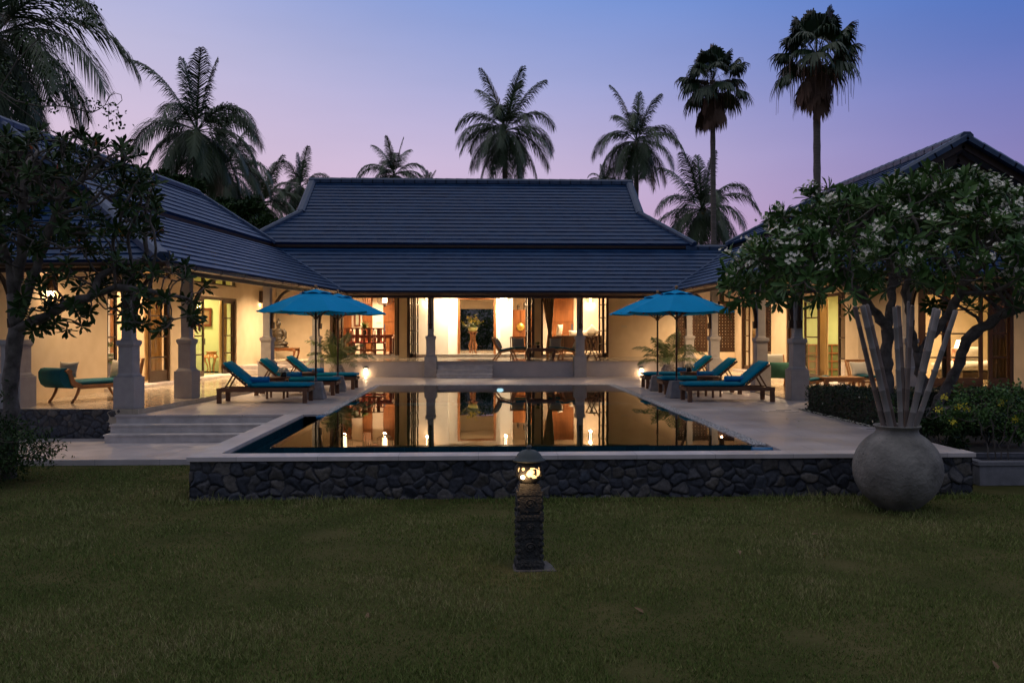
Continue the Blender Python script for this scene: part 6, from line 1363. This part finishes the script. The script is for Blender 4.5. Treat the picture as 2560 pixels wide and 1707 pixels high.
up_ = (T[:, 2] > 2.45) & (ax[:, 2] > -.2); idx = np.where(up_)[0]; idx = idx[rng.random(len(idx)) < .72]
def blossoms(T, ax, m, n_each=13):
    K = len(T); cen = np.repeat(T + ax * .13, n_each, 0) + rng.normal(0, 1, (K * n_each, 3)) * np.array([.075, .075, .035]); aa = np.repeat(ax, n_each, 0) + rng.normal(0, .45, (K * n_each, 3)); aa /= np.linalg.norm(aa, axis=1)[:, None]
    s = np.cross(aa, np.tile([[1., .2, .3]], (len(aa), 1))); s /= np.linalg.norm(s, axis=1)[:, None]; t = np.cross(aa, s); Ms, Ls = [], []
    for k in range(5): a = 2 * PI * k / 5; d = s * math.cos(a) + t * math.sin(a) + aa * .45; Ms.append(frame_rot(d, aa) * .038); Ls.append(cen)
    return scatter_mesh('blossoms', [(0, 0, 0), (.55, .38, .05), (1, .1, -.05), (.6, -.30, .05)], [(0, 1, 2, 3)], np.concatenate(Ms), np.concatenate(Ls), m)
link('blossoms', blossoms(T[idx], ax[idx], M_petal), None, ft, wc=True, kind='stuff')
# left frangipani, darker
n = 1100; U = rng.uniform(-150, 400, n); Yd = 12.6 + rng.uniform(-1.1, 1.3, n); top_ = np.interp(U, [-150, 0, 60, 150, 250, 330, 400], [350, 342, 335, 328, 338, 368, 450]); Vd = top_ + (650 - top_) * rng.random(n) ** 1.15
k_ = ~((U > 300) & (Vd > 600)); sh = np.cos((U + 150) / 550 * PI / 2 * .8); Yd = 12.6 + (Yd - 12.6) * (.4 + .6 * sh); A = np.array([at(u, v, y) for u, v, y in zip(U[k_], Vd[k_], Yd[k_])])
n = 260; U = rng.uniform(70, 500, n); lo_ = np.interp(U, [70, 120, 260, 400, 500], [800, 850, 800, 840, 800]); hi_ = np.interp(U, [70, 300, 500], [690, 650, 650]); Vd = hi_ + (lo_ - hi_) * rng.random(n); A2 = np.array([at(u, v, 12.5) for u, v in zip(U, Vd)]); A2[:, 1] += rng.uniform(-.5, .6, n)
q = lambda u, v, y=12.5: tuple(at(u, v, y))
limbs = [[q(22, 1215, 12.5), q(26, 1050), q(30, 920), q(42, 820), q(34, 740), q(14, 640), q(-10, 540)], [q(34, 740), q(52, 640), q(60, 560), q(58, 480)], [q(42, 820), q(74, 720), q(100, 640), q(135, 560, 12.4), q(150, 500, 12.3)],
         [q(42, 820), q(90, 800, 12.4), q(160, 766, 12.35), q(225, 742, 12.3), q(285, 720, 12.3), q(345, 722, 12.3), q(400, 735, 12.4), q(450, 742, 12.5)], [q(225, 742, 12.3), q(250, 690, 12.4), q(300, 660, 12.6), q(360, 650, 12.8)]]
wood, T, Dv = grow(limbs, np.concatenate([A, A2]), dk=.15)
ft2 = thing('frangipani_tree', 'dark leafy frangipani tree at the left with an arm reaching over the veranda', 'tree', (-6.7, 12.5, LZ)); link('trunk', wood, M_bark, ft2, wc=True)
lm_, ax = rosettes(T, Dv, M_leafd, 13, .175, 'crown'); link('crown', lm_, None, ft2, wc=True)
k_ = rng.integers(0, len(T), 26); link('withered_leaves', scatter_mesh('withered_leaves', LEAFT, LEAFF, frame_rot(rng.normal(size=(26, 3)) - [0, 0, .8], rng.normal(size=(26, 3))) * .15, T[k_] + rng.normal(0, .05, (26, 3)), M_redleaf), None, ft2, wc=True)

# ---- hedges
def hedge(label, x0, x1, y0, y1, z0, z1, n, size=.035, white=0, group=None):
    t = thing('hedge', label, 'hedge', ((x0 + x1) / 2, (y0 + y1) / 2, z0), 0, group); c = Vector(t.location)
    link('core', MB().box(x0 + .05 - c.x, x1 - .05 - c.x, y0 + .05 - c.y, y1 - .05 - c.y, 0, z1 - z0 - .05), M_soil, t)
    w = np.array([(x1 - x0) * (y1 - y0), (x1 - x0) * (z1 - z0), (x1 - x0) * (z1 - z0) * .3, (y1 - y0) * (z1 - z0), (y1 - y0) * (z1 - z0)]); f = rng.choice(5, n, p=w / w.sum()); U = rng.random((n, 3))
    P = np.stack([x0 + (x1 - x0) * U[:, 0], y0 + (y1 - y0) * U[:, 1], z0 + (z1 - z0) * U[:, 2]], -1); N = np.zeros((n, 3))
    for k, (a, v, s) in enumerate(((2, z1, 1), (1, y0, -1), (1, y1, 1), (0, x0, -1), (0, x1, 1))): m = f == k; P[m, a] = v; N[m, a] = s
    bump = .03 * np.sin(P[:, 0] * 9 + P[:, 2] * 11) * np.sin(P[:, 1] * 8 + 2) + .02 * np.sin(P[:, 0] * 23) * np.sin(P[:, 2] * 27 + P[:, 1] * 19)
    P += N * (bump[:, None] - rng.random((n, 1)) * .09); d = N + rng.normal(0, .7, (n, 3)); M = frame_rot(d, rng.normal(size=(n, 3))) * (size * rng.uniform(.6, 1.3, (n, 1, 1)))
    link('foliage', scatter_mesh('foliage', [(0, 0, 0), (.5, .3, .05), (1, 0, -.05), (.5, -.3, .05)], [(0, 1, 2, 3)], M, P - np.array(c), M_hedge), None, t)
    if white:
        k = rng.integers(0, n, white); Pm = np.repeat(P[k] + N[k] * .03, 5, 0); d = np.repeat(N[k], 5, 0) * .6 + rng.normal(0, .8, (white * 5, 3)); link('fallen_blossom', scatter_mesh('fallen_blossom', [(0, 0, 0), (.55, .38, .05), (1, .1, -.05), (.6, -.3, .05)], [(0, 1, 2, 3)], frame_rot(d, rng.normal(size=(white * 5, 3))) * .03, Pm - np.array(c), M_petal), None, t)
hedge('clipped dark green hedge beside the deck with fallen white blossoms on it', 6.50, 7.35, 13.6, 16.75, -.3, .49, 17000, white=22)
hedge('long low hedge under the bedroom window at the right', 7.6, 13.2, 17.1, 17.9, -.3, .36, 17000, white=10)
# litter of blossoms at the hedge foot and a few single ones on the deck
n = 130; P = np.stack([6.42 - np.abs(rng.normal(0, .07, n)), rng.uniform(13.4, 16.7, n), np.full(n, .012)], -1); Pm = np.repeat(P, 5, 0); a = np.tile(np.arange(5) * 2 * PI / 5, n) + np.repeat(rng.random(n) * 6, 5); d = np.stack([np.cos(a), np.sin(a), rng.uniform(.1, .7, 5 * n)], -1)
link('fallen_blossoms', scatter_mesh('fallen_blossoms', [(0, 0, 0), (.55, .38, .05), (1, .1, -.05), (.6, -.3, .05)], [(0, 1, 2, 3)], frame_rot(d, np.tile([[0, 0, 1.]], (5 * n, 1))) * .026, Pm, M_petal), None, kind='stuff', label='litter of fallen white blossoms along the foot of the hedge')
a = np.arange(5) * 2 * PI / 5; bm1 = scatter_mesh('fallen_blossom', [(0, 0, 0), (.55, .38, .05), (1, .1, -.05), (.6, -.3, .05)], [(0, 1, 2, 3)], frame_rot(np.stack([np.cos(a), np.sin(a), np.full(5, .5)], -1), np.tile([[0, 0, 1.]], (5, 1))) * .036, np.zeros((5, 3)), M_petal)
for u, v, lb in ((1967, 1051, 'largest fallen white blossom on the right deck'), (1997, 1057, 'fallen white blossom right of the largest one on the deck'), (1994, 1071, 'fallen white blossom nearer the pool than its neighbours'), (1808, 1026, 'lone fallen white blossom near the right loungers')):
    Y = CAM_Z * F / (v - 826); o = link('fallen_blossom', bm1, None, label=lb, cat='blossom', group='fallen blossoms on the deck'); o.location = (xu(u, Y), Y, .006); o.rotation_euler.z = random.random() * 6
# garden plants behind the urn
for x, y, z, rd_, nn2, sz, lb in ((6.95, 12.6, -.02, (.42, .4, .32), 1500, .07, 'dark leafy plant in the garden bed just right of the urn'), (8.3, 13.6, .0, (.9, .5, .35), 2600, .09, 'low dark shrub in the shadow under the frangipani'), (9.3, 15.4, -.05, (1.2, .6, .35), 2600, .09, 'dark undergrowth behind the yellow flowered shrub')):
    t = thing('garden_plant', lb, 'shrub', (x, y, -.3), 0, 'dark plants in the right garden bed'); link('foliage', leaf_cloud(nn2, (0, 0, z + .3), rd_, sz, M_leafd, 'foliage'), None, t)
    b = MB(); 
    for k in range(5): b.tube([(0, 0, 0), (k * .1 - .2, .05 * (k % 3) - .05, z + .35)], [.012, .006], 5)
    link('stem', b, M_bark, t)
sy = thing('flowering_shrub', 'shrub with clusters of yellow flowers growing in the stone planter', 'shrub', (7.3, 11.75, LZ + .2)); 
attr = np.array(sy.location) * 0 + rng.normal(size=(150, 3)) * np.array([.48, .28, .15]) + np.array([.10, 0, .80]); k_ = np.abs(rng.normal(size=150)) < 9
wood, T, Dv = grow([[(-.1 + .09 * i, .03 * (i % 3 - 1), 0), (-.12 + .1 * i, .03, .3), (-.22 + .17 * i, 0, .55)] for i in range(4)], attr, .07, 1.2, .11, 60, .004)
link('stem', wood, M_bark, sy); n = 3400; k_ = rng.integers(0, len(T), n); P = T[k_] + rng.normal(0, .06, (n, 3)); link('foliage', scatter_mesh('foliage', [(0, 0, 0), (.5, .3, .05), (1, 0, -.05), (.5, -.3, .05)], [(0, 1, 2, 3)], frame_rot(rng.normal(size=(n, 3)), rng.normal(0, .5, (n, 3)) + [0, 0, 1]) * (.055 * rng.uniform(.6, 1.3, (n, 1, 1))), P, M_leaf), None, sy)
for u, v in ((2361, 992), (2348, 1022), (2416, 1021), (2503, 1006), (2382, 1057), (2400, 1017), (2540, 1048)):
    p = at(u, v, 11.45) - sy.location; n = 34; P = np.array(p) + rng.normal(0, .026, (n, 3)); link('flower_cluster', scatter_mesh('flower_cluster', [(0, 0, 0), (.55, .38, .05), (1, .1, -.05), (.6, -.3, .05)], [(0, 1, 2, 3)], rand_rot(n) * .024, P, M_yel), None, sy)
# bush at the bottom left corner
sb = thing('garden_bush', 'dark twiggy bush at the foot of the left tree', 'bush', (-6.8, 11.9, LZ)); attr = rng.normal(size=(420, 3)) * np.array([.40, .34, .24]) + np.array([-.12, 0, .50]); attr = attr[attr[:, 2] > .05]
wood, T, Dv = grow([[(.06 * i - .1, 0, 0), (.12 * i - .25, 0, .25)] for i in range(4)], attr, .06, 1.2, .09, 60, .003); link('stem', wood, M_bark, sb)
n = 11000; k_ = rng.integers(0, len(T), n); P = T[k_] + rng.normal(0, .07, (n, 3)); link('foliage', scatter_mesh('foliage', [(0, 0, 0), (.5, .18, .05), (1, 0, -.05), (.5, -.18, .05)], [(0, 1, 2, 3)], frame_rot(rng.normal(size=(n, 3)) + [0, 0, .3], rng.normal(0, .5, (n, 3)) + [0, 0, 1]) * (.06 * rng.uniform(.5, 1.4, (n, 1, 1))), P, M_leafd), None, sb)
# ---- potted palms
def areca(label, loc, seed, group='potted palms by the terrace wall'):
    r = random.Random(seed); t = thing('potted_palm', label, 'potted palm', loc, 0, group); link('pot', MB().lathe([(0, 0), (.15, 0), (.22, .10), (.255, .24), (.23, .38), (.17, .46), (.19, .50), (.18, .51), (.15, .46), (.14, .42), (0, .42)], 26, None, True, .01), M_pot, t)
    V, Fc, va = [], [], []
    for k in range(20):
        az = k * 2.39996 + r.uniform(-.2, .2); el = R(82 - 52 * (k / 19) + r.uniform(-6, 6)); L = r.uniform(.95, 1.35); h = Vector((math.cos(az), math.sin(az), 0)); sd_ = h.cross(Vector((0, 0, 1))); p = Vector((h.x * .05, h.y * .05, .44)); d = h * math.cos(el) + Vector((0, 0, math.sin(el))); pts = [p.copy()]
        for i in range(12): p = p + d * L / 12; pts.append(p.copy()); d = (d + Vector((0, 0, -.105)) * (.5 + i / 8)).normalized()
        for i in range(12): b = len(V); w = sd_ * .006; V += [pts[i] - w, pts[i] + w, pts[i + 1] + w, pts[i + 1] - w]; Fc.append((b, b + 1, b + 2, b + 3)); va += [.8] * 4
        for j in range(24):
            x = 2.5 + 9.4 * j / 23; i = int(x); q_ = pts[i].lerp(pts[min(i + 1, 12)], x - i); dr = (pts[min(i + 1, 12)] - pts[i]).normalized() if i < 12 else dr; ll = .34 * math.sin(PI * (.15 + .8 * j / 23)) + .05
            for sg in (-1, 1): o = (sd_ * sg + dr * .8 + Vector((0, 0, r.uniform(-.1, .25)))).normalized(); b = len(V); c = q_ + o * ll * .55; e = q_ + o * ll + Vector((0, 0, -ll * .4)); w = dr * .013; V += [q_ - w * .6, q_ + w * .6, c + w, c - w, e]; Fc += [(b, b + 1, b + 2, b + 3), (b + 3, b + 2, b + 4)]; va += [r.random()] * 5
    link('foliage', raw_mesh('foliage', V, Fc, va, M_areca), None, t); return t
areca('bushy palm in a mottled pot behind the left parasol poles', (xu(842, 26.6), 26.6, .001), 3); areca('palm in a mottled pot behind the right parasol poles', (xu(1672, 26.6), 26.6, .001), 12)
# ---- creeper twigs hanging into the top left corner
cr_ = thing('creeper', 'leafy creeper twig hanging across the sky at the top left', 'creeper', (-5.2, 9.0, 3.2)); b = MB(); zz = lambda x, y: at(x / 2.529, y / 2.529, 9.0) - cr_.location
def tw(pts, r0, r1): P = [zz(*p) for p in pts]; b.tube(P, [r0 + (r1 - r0) * i / (len(P) - 1) for i in range(len(P))], 6)
tw([(-260, 470), (0, 578), (100, 640), (250, 672), (380, 672), (460, 682), (540, 706), (590, 710), (630, 690), (665, 665), (700, 655)], .010, .004); tw([(-100, 560), (0, 590), (60, 640), (130, 690), (200, 740), (235, 772)], .006, .003); tw([(-200, 620), (0, 560), (110, 380), (200, 290), (300, 190), (400, 80), (450, 10), (480, -120)], .007, .005)
tw([(130, 520), (190, 515), (240, 505)], .004, .002); tw([(180, 660), (240, 720), (300, 790), (330, 830)], .005, .003)
tw([(665, 665), (690, 610), (730, 590), (765, 600), (772, 635), (745, 662), (700, 668), (680, 640), (700, 600), (725, 580)], .004, .003); tw([(690, 660), (686, 740), (690, 810)], .003, .002); tw([(735, 660), (750, 710), (770, 790)], .003, .002); tw([(480, 40), (560, 60), (595, 90)], .004, .002); tw([(440, 90), (500, 130), (555, 180)], .004, .002)
link('twig', b, M_bark, cr_)
L_ = []
for (cx, cy, sx, sy, n) in ((300, 650, 60, 25, 55), (140, 610, 45, 18, 26), (540, 640, 60, 18, 46), (640, 680, 35, 14, 20), (705, 735, 14, 26, 12), (758, 740, 14, 40, 26), (690, 808, 9, 9, 7), (550, 90, 40, 45, 70), (460, 70, 60, 40, 80), (420, 90, 60, 30, 40), (330, 440, 60, 45, 50), (30, 400, 40, 50, 45), (60, 540, 50, 22, 30), (440, 560, 20, 40, 22), (500, 20, 60, 20, 40)):
    for k in range(n): p = zz(cx + rng.normal(0, sx), cy + rng.normal(0, sy)); L_.append(p + Vector((0, rng.normal(0, .12), 0)))
P = np.array([tuple(x) for x in L_]); n = len(P); link('leaves', scatter_mesh('leaves', [(0, 0, 0), (.35, .33, .02), (1, 0, -.06), (.35, -.33, .02)], [(0, 1, 2, 3)], frame_rot(rng.normal(size=(n, 3)) * .7 + [0, 0, -.6], rng.normal(size=(n, 3))) * (.044 * rng.uniform(.6, 1.2, (n, 1, 1))), P, M_leafd), None, cr_)

# dry leaves on the lawn
lm1 = scatter_mesh('fallen_leaf', LEAFT, LEAFF, np.array([[[.09, 0, 0], [0, .11, 0], [0, 0, .12]]]), np.zeros((1, 3)), M_redleaf, var=np.array([.8])); lm1.materials.clear(); lm1.materials.append(mat('dry_leaf', (.16, .09, .04), (.24, .15, .07), 9, .8))
rl_ = random.Random(5)
for u, v, w_ in ((920, 1535, 'dry leaf on the lawn left of and nearer than the stone lantern'), (1584, 1531, 'dry leaf on the lawn right of and nearer than the stone lantern'), (560, 1330, 'dry leaf on the lawn below the left part of the rubble wall'), (700, 1290, 'dry leaf lying close to the rubble wall at left'), (2050, 1350, 'dry leaf on the lawn just left of the clay urn'), (1850, 1400, 'dry leaf on the lawn between the lantern and the urn'), (2480, 1680, 'dry leaf in the bottom right corner of the lawn')):
    Y = (CAM_Z - LZ) * F / (v - 826); o = link('fallen_leaf', lm1, None, label=w_, cat='leaf', group='dry leaves on the lawn'); o.location = (xu(u, Y), Y, LZ + .03); o.rotation_euler = (rl_.uniform(-.3, .3), rl_.uniform(-.3, .3), rl_.random() * 6)

# ------------------------------------------------------------------ house lighting (wall lamps, plus unseen ceiling lamps added for fill light)
WARM = (1, .69, .41); PW = 9.0
sconce('wall_lamp', 'upper and lower glowing wall lamp above the teal daybed on the left veranda', lw(WX, bl(124, WX), 2.62), (CA, -SA, 0), 45)
sconce('wall_lamp', 'brown box wall lamp beside the corner near the seated statue', lw(WX, bl(650, WX), 2.75), (CA, -SA, 0), 8, both=False)
sconce('wall_lamp', 'brown box wall lamp high between the two right veranda columns', (xr, ry(1924), 2.78), (-1, 0, 0), 8, both=False)
sconce('wall_lamp', 'brown box wall lamp mounted above the lattice screen', (xu(1803, FY), FY, 2.78), (0, -1, 0), 8, both=False)
for u, lb in ((1069, 'glowing paper wall lamp left of the hall doorway'), (1264, 'glowing paper wall lamp right of the hall doorway'), ):
    sconce('wall_lamp', lb, (xu(u, NY), NY - .25, 2.90), (0, -1, 0), 34, h=.34, glow=True)
sconce('wall_lamp', 'glowing paper wall lamp behind the lounge at the right opening', (xu(1475, 36), 36, 2.9), (0, -1, 0), 40, h=.36, glow=True)
for x, y, z, p, c in ((-4.5, 35.6, 3.34, 110, WARM), (-4.5, 37.4, 3.34, 70, WARM), (-6.4, 36, 3.34, 60, WARM),
    (D0 - .15, 33.9, 3.34, 85, (1, .84, .62)), (D1 + .15, 33.9, 3.34, 85, (1, .84, .62)), (.1, 38, 3.34, 80, WARM),
    (2.6, 36.6, 3.34, 80, WARM), (4.2, 34.6, 3.34, 70, WARM), (4.8, 37.2, 3.34, 50, WARM), (8.2, 35.4, 3.34, 30, WARM),
    (-6.4, 30.8, 3.2, 46, WARM), (-3.3, 29.5, 3.2, 34, WARM), (1.2, 29.4, 3.2, 40, WARM), (5.6, 29.8, 3.2, 44, WARM), (8.6, 31.2, 3.2, 80, WARM)):
    fill_lamp(x, y, z, p * PW, c)
for x, y, z, p, c in ((-5.6, 4.5, 3.88, 120, WARM), (-5.2, 7.0, 3.88, 90, WARM), (-4.6, 11.2, 3.88, 120, (1, .80, .45)), (-5.6, 13.2, 3.88, 80, (1, .80, .45)),
    (-1.6, 2.6, 3.3, 30, WARM), (-1.6, 6.0, 3.3, 60, WARM), (-1.6, 10.0, 3.3, 70, WARM), (-1.6, 13.2, 3.3, 70, WARM)):
    fill_lamp(x, y, z, p * PW, c, lwg)
for x, y, z, p, c in ((8.5, 20.6, 3.3, 34, WARM), (8.5, 24, 3.3, 55, WARM), (8.5, 27.6, 3.3, 70, WARM), (12.2, 20.6, 3.3, 30, WARM),
    (11.4, 25.6, 3.45, 80, (1, .80, .45)), (12.4, 24.2, 3.45, 80, (1, .72, .38)), (14.6, 25.2, 3.45, 60, WARM), (11.8, 30.5, 3.45, 90, WARM)):
    fill_lamp(x, y, z, p * PW, c)
def bulkhead(u, lab):
    Y = 29.0; x = xu(u, Y); t = thing('bulkhead_light', lab, 'wall lamp', (x, Y, zv(925, x, Y)))
    link('hood', MB().prism([(-.03, .14), (0, .14), (0, -.04), (-.02, -.04)], -.06, .06, 'x', Matrix.Scale(1, 4)).box(-.075, .075, -.11, 0, .06, .085), M_conc, t)
    link('lamp_glass', MB().box(-.06, .06, -.09, -.02, -.05, .055, None, .01), M_glow, t)
    light('lamp_light', (0, -.09, -.12), 4, (1, .62, .30), .05, t)
bulkhead(915, 'small lit lamp low on the terrace wall left of the steps'); bulkhead(1603, 'small lit lamp low on the terrace wall near the right umbrellas')
